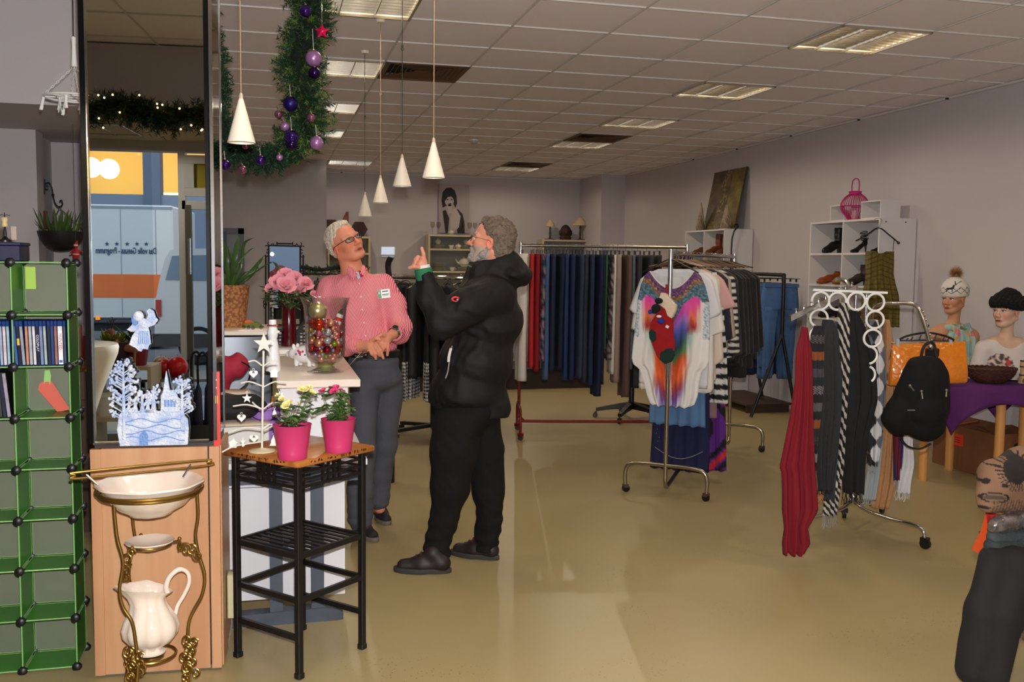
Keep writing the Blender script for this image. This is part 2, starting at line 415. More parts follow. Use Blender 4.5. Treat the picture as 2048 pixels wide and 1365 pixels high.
def lamp_light(x,y,e,z=CE):
    l=bpy.data.lights.new('ceiling_light_glow','SPOT');l.energy=e;l.color=(1.0,.84,.66);l.spot_size=radians(176);l.spot_blend=.3;l.shadow_soft_size=.0
    o=bpy.data.objects.new('ceiling_light_glow',l);COL.objects.link(o);o.location=(x+TS/2,y+TS/2,z-.03)
CL=ceiling_light();names=['nearest of the right row','second of the right row','third of the right row','fourth of the right row, beside an air vent','farthest of the right row, by the back wall','behind the top of the garland, nearest of the left row','left of the dark air vent and garland','third of the left row, behind the garland','small fourth one of the left row behind the garland','at the far end over the left back wall','above the viewer on the right','above the viewer on the left','right one over the shop window','left one over the shop window']
for i,(x,y) in enumerate(fix):
    o=CL if i==0 else dup(CL);o.location=(x,y,CE);o['label']='recessed louvre ceiling light, '+names[i]
    lamp_light(x,y,LAMP_W*(1.35 if x>2 else 1.0)*(1.3 if y>7 else .8))
M_vent=mat('vent_bronze',(92,66,44),0.5,0.3);M_ventd=mat('vent_dark',(40,30,24),0.8)
def vent():
    t=thing('air_vent','x','air vent',group='ceiling air vents');W_,D_=TS,TS
    b=MB()
    for sx in (0,1):b.box((W_*sx+(.02 if sx==0 else-.02),D_/2,.004),(.04,D_,.012))
    for sy in (0,1):b.box((W_/2,D_*sy+(.02 if sy==0 else-.02),.004),(W_,.04,.012))
    b.build('frame',M_vent,t)
    b=MB()
    for q in range(4):
        r=Matrix.Translation((W_/2,D_/2,0)) @ Matrix.Rotation(q*PI/2,4,'Z')
        hx,hy=(W_/2-.04,D_/2-.04) if q % 2==0 else (D_/2-.04,W_/2-.04)
        for k in range(7):
            f0,f1=1-k*.13,1-k*.13-.07
            b.m=r;b.loft([[(-hx*f0,-hy*f0,.004),(-hx*f1,-hy*f1,.02),(-hx*f1,-hy*f1,.022),(-hx*f0,-hy*f0,.006)],[(hx*f0,-hy*f0,.004),(hx*f1,-hy*f1,.02),(hx*f1,-hy*f1,.022),(hx*f0,-hy*f0,.006)]])
    b.m=Matrix.Identity(4);b.build('louvre',M_vent,t)
    b=MB();b.box((W_/2,D_/2,.05),(W_-.06,D_-.06,.01));b.build('duct',M_ventd,t);return t
V=vent()
for i,(x,y) in enumerate(vents):
    o=V if i==0 else dup(V);o.location=(x,y,CE-.002);o['label']=['bronze coloured air vent in ceiling above the hanging cone lamps','dark air vent right next to the fourth ceiling light','dark air vent right next to the farthest ceiling light'][i]
t=thing('smoke_detector','small round white smoke detector on the ceiling','smoke detector',(atz(948,282,CE-.02)[0],atz(948,282,CE-.02)[1],CE-.002))
b=MB();b.lathe([(.055,0),(.055,-.012),(.05,-.02)],20);b.build('base',mat('plastic_white',(225,225,222),.4),t)
b=MB();b.lathe([(.045,-.021),(.042,-.045),(.03,-.052),(.0,-.053)],20);b.build('cover',mat('plastic_grey',(170,172,175),.4),t)
# ================================================================ helpers for placed things
def tw(name,label,cat,loc,group=None):
    t=thing(name,label,cat,loc,0,group);return t,(lambda:MB(Matrix.Translation(-Vector(loc))))
M_black=mat('black_metal',(22,21,23),0.38,0.2)
M_white=mat('white_lacquer',(226,224,220),0.4)
M_wplast=mat('white_plastic',(232,232,230),0.35)
M_chrome=mat('chrome',(205,203,200),0.14,1.0)
M_steel=mat('brushed_steel',(150,143,132),0.3,1.0)
M_blackpl=mat('black_plastic',(18,18,20),0.4)
def wood(name,a,b_,sc=(1,1,0.06),vs=9,rough=.42,bump=.05):
    return mat(name,a,rough,col2=b_,vscale=vs,stretch=sc,bump=bump,bscale=60)
# ================================================================ MIRROR-CLAD PILLAR
PA=radians(-3.0);PL=V3((-0.655,3.745,0));PX_=V3((cos(PA),sin(PA),0));PN=V3((sin(PA),-cos(PA),0))
PW=0.46
def pil(u,out,z):return PL+PX_*u+PN*out+V3((0,0,z))
b=MB();c=pil(PW/2-.005,-.20,CE/2);b.box(c,(PW-.03,.34,CE+.02),PA);struct('wall_pillar',b,mat('pillar_dark',(52,48,50),.5))
MZ=0.885
t=thing('pillar_mirror','tall mirror cladding the front of the pillar above the wooden panel','mirror',pil(PW/2,0,0),PA)
b=MB();b.box((-.012,.012,(MZ+CE)/2),(PW-.05,.008,CE-MZ-.01));b.build('glass',mat('mirror_glass',(222,228,226),0.0,1.0),t)
b=MB();b.box((-PW/2+.006,.01,(MZ+CE)/2),(.018,.03,CE-MZ-.01));b.box((PW/2-.03,.01,(MZ+CE)/2),(.014,.03,CE-MZ-.01))
b.build('frame',mat('mirror_edge_black',(14,12,16),.2,.4),t)
b=MB();b.box((-PW/2+.018,.004,(MZ+CE)/2),(.004,.02,CE-MZ-.01));b.box((-.012,.004,MZ+.004),(PW-.05,.022,.008));b.build('chrome_trim',M_chrome,t)
t=thing('pillar_side_mirror','dark narrow mirror strip on the side of the pillar','mirror',pil(PW-.02,-.02,0),PA)
b=MB();b.box((.004,.14,(MZ+CE)/2),(.008,.30,CE-MZ-.01));b.build('glass',mat('mirror_side',(120,122,124),0.03,1.0),t)
b=MB();b.box((.006,.292,(MZ+CE)/2),(.012,.012,CE-MZ-.01));b.box((.006,-.008,(MZ+CE)/2),(.012,.012,CE-MZ-.01));b.build('chrome_trim',M_chrome,t)
M_beech=wood('beech_laminate',(196,150,112),(182,134,98),(1,1,.07),11,.4)
t=thing('beech_cladding','beech laminate panel covering the lower part of the mirrored pillar','panel',pil(PW/2,0,0),PA)
b=MB();b.box((-.005,0,.44),(PW-.075,.02,.86));b.build('board',M_beech,t)
b=MB();b.box((-PW/2+.022,-.003,.44),(.036,.026,.86));b.box((PW/2-.018,-.003,.44),(.036,.026,.86));b.build('edge_strip',M_beech,t)
b=MB();b.box((PW/2-.001,.15,.44),(.012,.28,.86));b.build('side_board',M_beech,t)
b=MB();b.box((0,0,.012),(PW-.01,.016,.018));b.build('plinth',mat('grey_plinth',(90,86,80),.6),t)

# ================================================================ green cube storage
GX_,GYF,GS,GZ=-0.735,3.83,0.19,0.193
M_green=mat('green_plastic_sheet',(66,138,44),.35,trans=.12,alpha=1,var=.08,vscale=3)
M_greenb=mat('green_frosted_sheet',(124,130,110),.5,trans=.25,var=.05,vscale=3)
M_wire=mat('pale_green_wire',(150,205,130),.25,.3)
t=thing('cube_shelf','green plastic cube shelving with black connectors beside the mirrored pillar','shelf',(GX_,GYF,0))
def panel(w_,h_,axis):# sheet with a wire rim; axis is the thin one
    r=[]
    b=MB();d=[w_,h_];d.insert(axis,.003);b.box((0,0,0),d)
    q=MB();o=[i for i in range(3) if i !=axis];P=[]
    for sx,sy in ((-1,-1),(1,-1),(1,1),(-1,1)):
        v=[0,0,0];v[o[0]]=sx*w_/2;v[o[1]]=sy*h_/2;P.append(Vector(v))
    q.tube(P,.0028,6,closed=True);return b,q
def mkpanel(name,w_,h_,axis,m,loc):
    b,q=panel(w_,h_,axis);o=b.build(name,m,t,smooth=0);e=q.build('rim',M_wire,o);o.location=loc;return o
NR=8;e=.008
for k in range(NR):
    for c_ in range(3):
        loc=(-GS*c_,GS/2,GZ*(k+.5)+.01)
        if k==0 and c_==0:side0=mkpanel('side_panel',GS-.014,GZ-.014,0,M_green,loc)
        else:dup(side0,loc)
    for c_ in range(2):
        loc=(-GS*(c_+.5),GS-.004,GZ*(k+.5)+.01)
        if k==0 and c_==0:back0=mkpanel('back_panel',GS-.014,GZ-.014,1,M_greenb,loc)
        else:dup(back0,loc)
for k in range(NR+1):
    for c_ in range(2):
        loc=(-GS*(c_+.5),GS/2,GZ*k+.01)
        if k==0 and c_==0:shelf0=mkpanel('shelf_panel',GS-.014,GS-.014,2,M_green,loc)
        else:dup(shelf0,loc)
    for c_ in range(3):
        for y in (0,GS):
            loc=(-GS*c_,y,GZ*k+.01)
            if k==0 and c_==0 and y==0:
                b=MB();b.lathe([(.0,-.01),(.016,-.01),(.017,0),(.016,.006),(.011,.010),(0,.011)],16);b.m=Matrix.Identity(4)
                for v,f in zip(range(len(b.v)),b.v):b.v[v]=V3((b.v[v].x,-b.v[v].z,b.v[v].y))
                b.box((0,.006,0),(.012,.014,.034));b.box((0,.006,0),(.034,.014,.012));conn0=b.build('connector',M_blackpl,t);conn0.location=loc
            else:dup(conn0,loc)
# discs
zr=GZ*6+.013;spines=[((60,90,150),12,0),((28,30,34),12,1),((150,150,158),13,0),((190,130,90),12,0),((170,168,170),13,0),((205,205,205),12,0),((30,28,30),12,2),((120,130,165),13,0),((160,175,165),12,0),((35,35,38),12,0),((40,60,110),12,0),((150,100,80),12,0),((226,226,228),19,3),((70,72,74),10,0)]
names=['light blue spine at the far left of the row','black spine with a yellow spot','grey spine right of the yellow spotted one','orange and tan spine','pale grey spine right of the orange one','off-white spine left of the black lettered one','black spine with white capital letters','lilac blue spine in the middle','grey green spine in the middle right','charcoal spine left of the dark blue one','dark blue narrow spine','brown red spine left of the wide white case','wide white spine with red letters','grey spine at the right end of the row']
x=GX_-GS+.006
def disc_case(x,z,wd,col,i,label,group,blue=True,h_=.168,lean=0):
    t2=thing('disc_case',label,'disc case',(x+wd/2,GYF+.075,z),0,group);t2.rotation_euler=(0,lean,0)
    b=MB();b.box((0,0,h_/2),(wd-.001,.13,h_),bev=.0015);b.build('case',mat('disc_blue',(24,60,130),.25,trans=.3) if blue else mat('disc_black',(26,26,28),.3),t2)
    b=MB();b.box((0,-.0655,h_/2-(.008 if blue else 0)),(wd-.0035,.0012,h_-(.026 if blue else .01)));sp=b.build('spine_sheet',mat('spine_%d_%d_%d' % col,col,.3,var=.25,vscale=35),t2)
    return t2,sp
for i,(c_,wm,s_) in enumerate(spines):
    wd=wm*.00098;t2,sp=disc_case(x,zr,wd,c_,i,'slim disc case with '+names[i],'disc cases in the green shelf',lean=-.06 if i<3 else-.025 if i<9 else-.012);x+=wd*1.02
    if s_==1:b=MB();b.box((0,-.0668,.09),(.008,.001,.025));b.build('spine_emblem',mat('emblem_yellow',(215,180,40),.4),sp)
    if s_==2:text_mesh('spine_title','COLDPLAY',.0125,mat('print_white',(225,225,225),.5),(0,-.0672,.085),(PI/2,PI/2,0),sp,.0003)
    if s_==3:text_mesh('spine_title','HUNTED',.015,mat('print_red',(190,70,70),.5),(0,-.0672,.09),(PI/2,PI/2,0),sp,.0003);b=MB();b.box((0,-.067,.016),(.011,.001,.01));b.build('spine_emblem',mat('emblem_blue',(60,100,190),.4),sp)
x=GX_-GS-.008
for i,(c_,wm) in enumerate([((150,175,185),12),((205,190,195),13),((150,165,190),12),((60,60,120),13),((60,40,60),13)]):
    wd=wm*.00098;x-=wd;disc_case(x,zr,wd,c_,i,'disc case in the left cell, '+['mint grey spine at the right end','pink grey spine, second from right','blue grey spine in the middle','violet blue spine','dark plum spine at the left'][i],'disc cases in the green shelf',lean=-.02)
x=GX_-GS-.012
for i,(c_,wm) in enumerate([((150,145,165),15),((40,40,60),15),((60,60,70),14),((35,35,45),14)]):
    wd=wm*.00098;x-=wd;disc_case(x,zr-GZ,wd,c_,i,'disc case in the lower left cell, '+['greyish lilac spine at the right','navy spine','slate spine','nearly black spine at the left'][i],'disc cases in the lower left cell',False,.172,-.09+.02*i)
# tags hung in the shelf
t=thing('price_tag','coral red paper tag hanging slanted in an open green cube under the discs','tag',(GX_-.105,GYF+.16,GZ*6-.02))
b=MB();b.prism([(-.03,-.05),(.0,-.035),(.012,-.045),(.075,-.155),(.03,-.165),(-.038,-.075)],.002);b.build('paper',mat('coral_paper',(214,100,84),.7),t)
b=MB();b.prism([(-.012,.0),(.006,.0),(.010,-.02),(.008,-.045),(.005,-.06),(.003,-.045),(-.012,-.045),(-.015,-.055),(-.016,-.03),(-.014,-.02)],.004);b.build('clip',mat('pale_green_clip',(150,200,120),.4),t)
t=thing('sticky_note','bright yellow green note hanging in the top right cube of the green shelf','note',(GX_-.155,GYF+.15,GZ*8-.005))
b=MB();b.box((0,0,-.045),(.036,.002,.085));o=b.build('paper',mat('lime_paper',(170,205,90),.7),t)
# on top of the shelf
z0=GZ*8+.013
t=thing('storage_box','dark navy box on top of the green cube shelf','box',(GX_-.26,GYF+.1,z0))
b=MB();b.box((0,0,.03),(.20,.14,.06),bev=.004);b.build('body',mat('navy_card',(26,26,62),.5),t)
b=MB();b.box((0,0,.064),(.206,.146,.012),bev=.003);b.build('lid',mat('navy_card2',(32,32,74),.5),t)
t=thing('tealight_stand','small black candle stand with a cream shade on the navy box','candle stand',(GX_-.222,GYF+.08,z0+.072))
b=MB();b.lathe([(.022,0),(.022,.006),(.012,.012),(.005,.02),(.006,.032),(.004,.05),(.003,.058)],14);b.build('base',M_black,t)
b=MB();b.lathe([(.011,.056),(.011,.066),(.009,.072),(.013,.084),(.010,.09)],14);b.build('shade',mat('cream_wax',(196,176,130),.6),t)
b=MB();b.tube([(0,0,.085),(0,0,.108)],.0015,6)
for s_ in (-1,1):b.tube(cr([(0,0,.096),(s_*.008,0,.1),(s_*.016,0,.097),(s_*.018,0,.1)],4),.0012,6)
b.build('hanger_arms',M_black,t)
t=thing('hanging_card','small beige paper card hanging behind the candle stand','card',(GX_-.197,GYF+.10,z0+.105))
b=MB();b.box((0,0,0),(.018,.001,.05));b.build('paper',mat('beige_card',(170,155,140),.7),t)

# ================================================================ wash stand
WC=at(300,980,3.30);WC=V3((WC.x,WC.y,0));M_brass=mat('aged_brass',(140,108,52),.34,.9,var=.25,vscale=14);M_china=mat('cream_china',(228,212,198),.12,coat=.5)
t,w_=tw('wash_stand','antique brass wash stand holding a bowl, dish and jug in front of the beech panel','wash stand',WC)
RZ=.765
b=w_();b.tube([(WC.x+.176*cos(a),WC.y+.176*sin(a),RZ) for a in np.linspace(0,2*PI,49)[:-1]],.0065,8,closed=True)
b.tube([(WC.x+.168*cos(a),WC.y+.168*sin(a),RZ-.012) for a in np.linspace(0,2*PI,49)[:-1]],.005,8,closed=True);b.build('bowl_ring',M_brass,t)
def leg(px,dep,r=.0062):
    b=w_();P=cr([at(x,y,dep) for x,y in px],6);P[-1].z=max(P[-1].z,.004);b.tube(P,r,10)
    b.ball(P[1],.012,8);return b.build('leg',M_brass,t)
leg([(227,998),(230,1040),(235,1080),(246,1125),(239,1180),(246,1215),(264,1245),(272,1290),(276,1330),(272,1385)],3.19)
leg([(393,975),(396,1030),(391,1070),(396,1105),(409,1150),(404,1190),(385,1225),(377,1250),(376,1290),(380,1330),(376,1368)],3.30)
leg([(263,1012),(266,1050),(270,1085),(262,1110),(258,1150),(266,1200),(270,1260),(272,1352)],3.46)
b=w_();A=atz(150,952,.83);B_=atz(415,926,.83);d=(B_-A).normalized();up_=V3((0,0,.011))
b.tube(cr([A+up_*.3,A+up_+d*.02,B_+up_-d*.02,B_+up_*.2,B_-up_-d*.01,A-up_+d*.02,A-up_*.2],6,closed=True),.0045,8,closed=True);b.build('towel_rail',M_brass,t)
for p_,q_ in ((A+d*.035,at(196,972,3.22)),(B_-d*.06,at(366,955,3.38))):b=w_();b.tube([p_,q_],.0035,8);b.build('rail_bracket',M_chrome,t)
DC=at(300,1086,3.30);b=w_();b.tube([(DC.x+.073*cos(a),DC.y+.073*sin(a),DC.z-.004) for a in np.linspace(0,2*PI,37)[:-1]],.004,8,closed=True);b.build('dish_ring',M_brass,t)
def scroll(c,s,r0,turns=1.4,flip=1,dep=3.25,a0=0):
    P=[]
    for k in range(26):
        q=k/25;a=a0+flip*turns*2*PI*q;r=r0*(1-.82*q);P.append(Vector(at(c[0]+cos(a)*r,c[1]+sin(a)*r,dep)))
    return P
b=w_()
for c,r,f,a0 in (((372,1100),15,1,3.0),((395,1112),10,-1,3.3),((362,1092),9,1,0),((386,1098),12,1,1.5)):b.tube(scroll(c,0,r,1.3,f,3.27,a0),.0038,7)
b.tube([at(x,y,3.27) for x,y in ((347,1084),(356,1082),(362,1086))],.004,7);b.ball(at(359,1078,3.27),.007,8);b.build('scroll_bracket',M_brass,t)
b=w_()
for c,r,f,a0 in (((256,1118),14,1,1.0),((262,1105),9,-1,0),((250,1140),12,-1,2),((252,1158),9,1,4)):b.tube(scroll(c,0,r,1.3,f,3.2,a0),.0038,7)
b.ball(at(264,1097,3.2),.007,8);b.ball(at(282,1071,3.4),.007,8);b.build('scroll_bracket',M_brass,t)
JC=at(302,1306,3.30)
b=w_();b.tube([(JC.x+.085*cos(a),JC.y+.085*sin(a),JC.z-.006) for a in np.linspace(0,2*PI,37)[:-1]],.005,8,closed=True);b.lathe([(.0,JC.z-.006),(.045,JC.z-.006),(.045,JC.z-.012),(0,JC.z-.014)],20,(JC.x,JC.y,0));b.build('jug_ring',M_brass,t)
rnd=random.Random(3)
for cx,y0,y1,dep in ((270,1300,1362,3.2),(380,1278,1362,3.3),(268,1290,1350,3.46)):
    b=w_()
    for k in range(15):
        yy=y0+(y1-y0)*(k+.5)/15;b.tube([p for p in scroll((cx+rnd.uniform(-12,12),yy),0,rnd.uniform(8,14),rnd.choice((1.1,1.5)),rnd.choice((-1,1)),dep+rnd.uniform(-.02,.02),rnd.uniform(0,6)) if p.z>.006],.0036,6)
    b.build('ornate_foot',M_brass,t)
t,w_=tw('wash_bowl','large cream china wash bowl resting in the brass ring','bowl',(WC.x,WC.y,RZ-.09))
b=MB();fl_=lambda a,z:1+.02*cos(8*a)
b.lathe([(0,.0),(.07,.0),(.075,.008),(.115,.03),(.145,.065),(.168,.1),(.181,.112),(.178,.117),(.160,.104),(.137,.07),(.105,.036),(.065,.016),(0,.012)],56,fn=fl_);b.build('bowl',M_china,t,smooth=70)
t,w_=tw('soap_dish','small cream china dish in the middle ring of the brass stand','dish',(DC.x,DC.y,DC.z-.022))
b=MB();b.lathe([(0,0),(.035,0),(.045,.006),(.07,.018),(.084,.028),(.082,.031),(.066,.024),(.04,.012),(0,.009)],40,fn=lambda a,z:1+.02*cos(8*a));b.build('dish',M_china,t,smooth=70)
t,w_=tw('water_jug','fluted cream china jug with a tall looped handle low on the brass stand','jug',(JC.x,JC.y,JC.z))
# jug by lofted rings leaning to a wide spout on the left
prof=[(0,.052),(.006,.054),(.014,.04),(.024,.042),(.045,.075),(.07,.094),(.1,.099),(.13,.09),(.16,.072),(.185,.058),(.21,.053),(.232,.06),(.255,.078)]
R=[]
for i,(z,r) in enumerate(prof):
    q=z/.255;ring=[]
    for k in range(48):
        a=2*PI*k/48;flt=1+.065*(abs(cos(4*a))**.7*2-1)*(1 if z>.02 else 0)*(1-.5*q);rr=r*flt;x=cos(a)*rr;y=sin(a)*rr*.92
        sp_=max(0,-cos(a))**2*sm(.16,.255,z);x-=sp_*.045;zz=z+sp_*.012-max(0,cos(a))*sm(.2,.255,z)*.03
        ring.append(V3((x-.0,y,zz)))
    R.append(ring)
inner=[[V3((p.x*.93-.001,p.y*.93,p.z-d_)) for p in R[-1]] for d_ in (.002,)]+[[V3((p.x*.85,p.y*.85,p.z)) for p in R[-3]]]+[[V3((p.x*.85,p.y*.85,p.z)) for p in R[-6]]]
mj=Matrix.Rotation(radians(14),4,'Z') @ Matrix.Scale(.96,4);b=MB(mj);b.loft(R+inner,cap=True);b.build('body',M_china,t,smooth=70)
b=MB(mj);b.tube(cr([(.062,0,.215),(.058,0,.245),(.072,0,.28),(.105,0,.302),(.135,0,.285),(.14,0,.245),(.12,0,.2),(.098,0,.165),(.09,0,.135),(.086,0,.12)],6),[.010]*20+[.008]*40,10);b.build('handle',M_china,t,smooth=80)

# ================================================================ tall black side table with a wooden top
BT=V3((.1025,3.805,0));BA=radians(42)
t=thing('side_table','tall square black metal table with a reddish wooden top','table',BT,BA)
hs=.172;TZ=.815
M_top=wood('oiled_teak',(176,112,52),(140,82,34),(.12,1,1),14,.3)
b=MB();R=[]
for z,e_ in ((TZ,-.004),(TZ+.004,.0),(TZ+.018,.0),(TZ+.022,-.004)):
    h_=hs+.042+e_;R.append([(x*h_,y*h_,z) for x,y in ((-1,-.93),(-.97,-.97),(-.93,-1),(.93,-1),(.97,-.97),(1,-.93),(1,.93),(.97,.97),(.93,1),(-.93,1),(-.97,.97),(-1,.93))])
b.loft(R);top=b.build('table_top',M_top,t)
b=MB();rnd=random.Random(5)
for k in range(34):
    u=rnd.uniform(-.9,.9)*hs;h_=hs+.043
    for ax in (0,1):
        d=rnd.uniform(.003,.012);b.box((u,-h_,TZ+.022-d/2-rnd.uniform(0,.006)) if ax else (-h_,u,TZ+.022-d/2-rnd.uniform(0,.006)),((rnd.uniform(.002,.006),.001,d) if ax else (.001,rnd.uniform(.002,.006),d)))
tag(b.build('dark_knots',mat('burnt_marks',(58,32,16),.6),top),kind='stuff')
for sx in (-1,1):
    for sy in (-1,1):
        b=MB();b.box((sx*hs,sy*hs,TZ/2),(.024,.024,TZ),bev=.002);lg=b.build('leg',M_black,t)
        b=MB();b.box((sx*hs,sy*hs,.012),(.03,.03,.024),bev=.003);b.build('foot_cap',M_blackpl,lg)
def rails(z,h_,name='rail',sides=(0,1,2,3)):
    for s_ in sides:
        b=MB();b.m=Matrix.Rotation(s_*PI/2,4,'Z');b.box((0,-hs,z),(2*hs-.02,.014,h_));b.build(name,M_black,t)
rails(TZ-.03,.008);rails(TZ-.058,.008);rails(TZ-.085,.01)
for s_ in range(4):
    b=MB();b.m=Matrix.Rotation(s_*PI/2,4,'Z')
    for x in (-.045,-.015,.015,.045):b.box((x,-hs,TZ-.05),(.009,.01,.085))
    b.build('fretwork',M_black,t)
rails(.47,.022,'shelf_frame')
b=MB()
for k in range(9):b.box((-.14+.035*k,0,.474),(.014,2*hs-.02,.006))
b.box((0,0,.468),(2*hs-.02,.02,.006));b.build('slatted_shelf',M_black,t)
rails(.30,.022,'rail',(0,2));rails(.30,.02,'rail',(1,3));rails(.155,.022,'rail',(0,1,2)) if False else rails(.155,.022,'rail',(1,3))
ZT=TZ+.0225
# ---- white metal ornament tree
TB=atz(524,903,ZT);t,w_=tw('ornament_tree','white metal table tree with branches and a star on top','ornament tree',TB)
M_wmet=mat('white_painted_metal',(222,218,208),.45);dT=dep_of(TB)
b=w_();b.lathe([(0,0),(.05,0),(.05,.004),(.02,.009),(.006,.013),(0,.014)],28,TB);b.build('base',mat('cream_enamel',(214,203,172),.4),t)
b=w_();b.tube([TB+V3((0,0,.005)),at(527,702,dT)],.0042,8);b.build('trunk',M_wmet,t)
def star_pts(R_,r_,n=5,a0=PI/2):return [(cos(a0+PI*k/n)*(R_ if k % 2==0 else r_),sin(a0+PI*k/n)*(R_ if k % 2==0 else r_)) for k in range(2*n)]
b=MB(Matrix.Translation(at(528,688,dT-.012)-TB) @ Matrix.Rotation(-YAW,4,'Z'));b.prism(star_pts(.041,.017),.006);b.build('top_star',M_wmet,t)
br={0:[(497,724),(510,722),(524,732)],1:[(556,723),(540,724),(527,733)],2:[(482,767),(500,764),(525,773)],3:[(573,765),(550,764),(528,774)],4:[(466,813),(495,810),(525,819)],5:[(560,808),(545,806),(528,818)],6:[(457,866),(490,856),(524,859)],7:[(584,848),(556,848),(528,862)],8:[(444,905),(470,893),(523,884)],9:[(505,805),(512,812),(525,820)],10:[(546,850),(538,850),(527,858)]}
for k,p in br.items():
    b=w_();b.tube(cr([at(x,y,dT+(-.03 if k in (8,) else .02 if k in (9,10) else 0)*(1-i/2)) for i,(x,y) in enumerate(p)],5),.003,7);b.build('branch',M_wmet,t)
HEART=[(sin(a)**3*.0165,(13*cos(a)-5*cos(2*a)-2*cos(3*a)-cos(4*a))/16*.0165) for a in np.linspace(0,2*PI,28)[:-1]]
HEART=HEART[::-1]
HOUSE=[(-.013,-.016),(.013,-.016),(.013,.004),(.018,.004),(.006,.014),(.006,.02),(.002,.02),(.0,.017),(-.018,.004),(-.013,.004)]
FIR=[(-.014,-.018),(.014,-.018),(.007,-.004),(.01,-.004),(0,.02),(-.01,-.004),(-.007,-.004)]
M_enam=mat('white_enamel',(233,231,226),.4);M_gap=mat('cutout_dark',(60,56,54),.7)
def hang(kind,x,y,label,sc=1.0,dd=-.012):
    p=at(x,y,dT+dd);t2=thing(kind[0],label,'ornament',p,-YAW+.15,'white metal ornaments on the table tree')
    b=MB();b.m=Matrix.Scale(sc,4);b.prism(kind[1],.003);body=b.build('plate',M_enam,t2)
    b=MB();b.tube([(cos(a)*.004,0,sin(a)*.004+kind[2]*sc+.004) for a in np.linspace(0,2*PI,13)[:-1]],.0009,6,closed=True);b.build('ring',M_wmet,t2)
    if kind[0]=='heart_ornament':
        b=MB()
        for dx,r_ in ((-.003,.35),(0,0),(.003,-.35)):b.m=Matrix.Translation((dx*sc,-.0018,.005)) @ Matrix.Rotation(r_,4,'Y');b.ball((0,0,0),.0045,6,(.28,.1,1))
        b.build('cutout',M_gap,t2)
hh=('heart_ornament',HEART,.013);hs_=('star_ornament',star_pts(.019,.008),.019);ho=('house_ornament',HOUSE,.018);hf=('fir_ornament',FIR,.02);hn=('snowflake_ornament',star_pts(.019,.011,8),.019)
hang(hh,507,748,'white heart ornament on the topmost left branch')
hang(ho,548,747,'white birdhouse ornament on the topmost right branch')
hang(hs_,494,797,'white star ornament on the second left branch')
hang(hn,559,793,'white snowflake ornament on the second right branch',1.05)
hang(hh,483,836,'white heart ornament on the third left branch')
hang(hf,549,826,'white slim fir ornament hanging behind the pale yellow rose',.8)
hang(hh,508,877,'white heart ornament on the lowest branch, beside the trunk')
hang(ho,466,888,'white birdhouse ornament at the lower left end of the tree')
hang(('angel_ornament',[(-.004,-.02),(.006,-.018),(.004,-.004),(.011,.008),(.003,.004),(.002,.012),(-.002,.012),(-.003,.004),(-.011,.01),(-.004,-.004)],.012),486,884,'white slim angel ornament between birdhouse and heart')
hang(hf,547,882,'white fir tree ornament behind the pink pot',1.1,.04)

# ---- plants
def leaf_mb(b,base,tip,wd,droop=0.0,n=4,up=V3((0,0,1)),fold=.25):
    base=Vector(base);tip=Vector(tip);d=tip-base;L=d.length;s_=d.cross(up);s_=s_.normalized() if s_.length>1e-6 else V3((1,0,0));nn=s_.cross(d).normalized();rows=[]
    for k in range(n+1):
        q=k/n;w_=wd*sin(PI*min(1,q*.92+.06))**.8;c=base+d*q-V3((0,0,1))*droop*q*q*L
        rows.append([c-s_*w_/2,c+nn*(-w_*fold),c+s_*w_/2])
    i=[b.pts(r) for r in rows]
    for a,c_ in zip(i,i[1:]):b.face(a,a+1,c_+1,c_);b.face(a+1,a+2,c_+2,c_+1)
def rose_mb(b,c,r,up=V3((0,0,1)),seed=0,layers=(5,5,4,3)):
    rr=random.Random(seed);u,v,n_=basis(up)
    for li,m in enumerate(layers):
        q=1-li/len(layers);open_=.25+.75*q
        for k in range(m):
            a=2*PI*(k+li*.5)/m+rr.uniform(-.25,.25);grid=[];sc_,cu=rr.uniform(.8,1.12),rr.uniform(-.1,.35)
            for i in range(5):
                tt=i/4;row=[]
                for j in range(5):
                    s_=(j/4-.5)*2;ang=a+s_*(.75)*(1-.15*tt);rad=r*sc_*(open_*(.35+.65*tt**.7)+.12*q*tt*tt*2+cu*tt**4*(1-abs(s_)*.4));h_=r*sc_*(-.35+1.15*tt-.5*q*tt*tt-cu*.5*tt**5)-abs(s_)**2*.16*r+r*.05*sin(s_*7+k)*tt
                    row.append(c+u*cos(ang)*rad+v*sin(ang)*rad+n_*h_)
                grid.append(row)
            idx=[b.pts(g) for g in grid]
            for x_,y_ in zip(idx,idx[1:]):
                for j in range(4):b.face(x_+j,x_+j+1,y_+j+1,y_+j)
M_pot=mat('pink_glazed_pot',(190,52,104),.36);M_soil=mat('potting_soil',(52,36,26),.95,bump=.8,bscale=90)
M_leaf=mat('rose_leaf',(66,98,48),.45,var=.35,vscale=30);M_stem=mat('rose_stem',(92,110,60),.6)
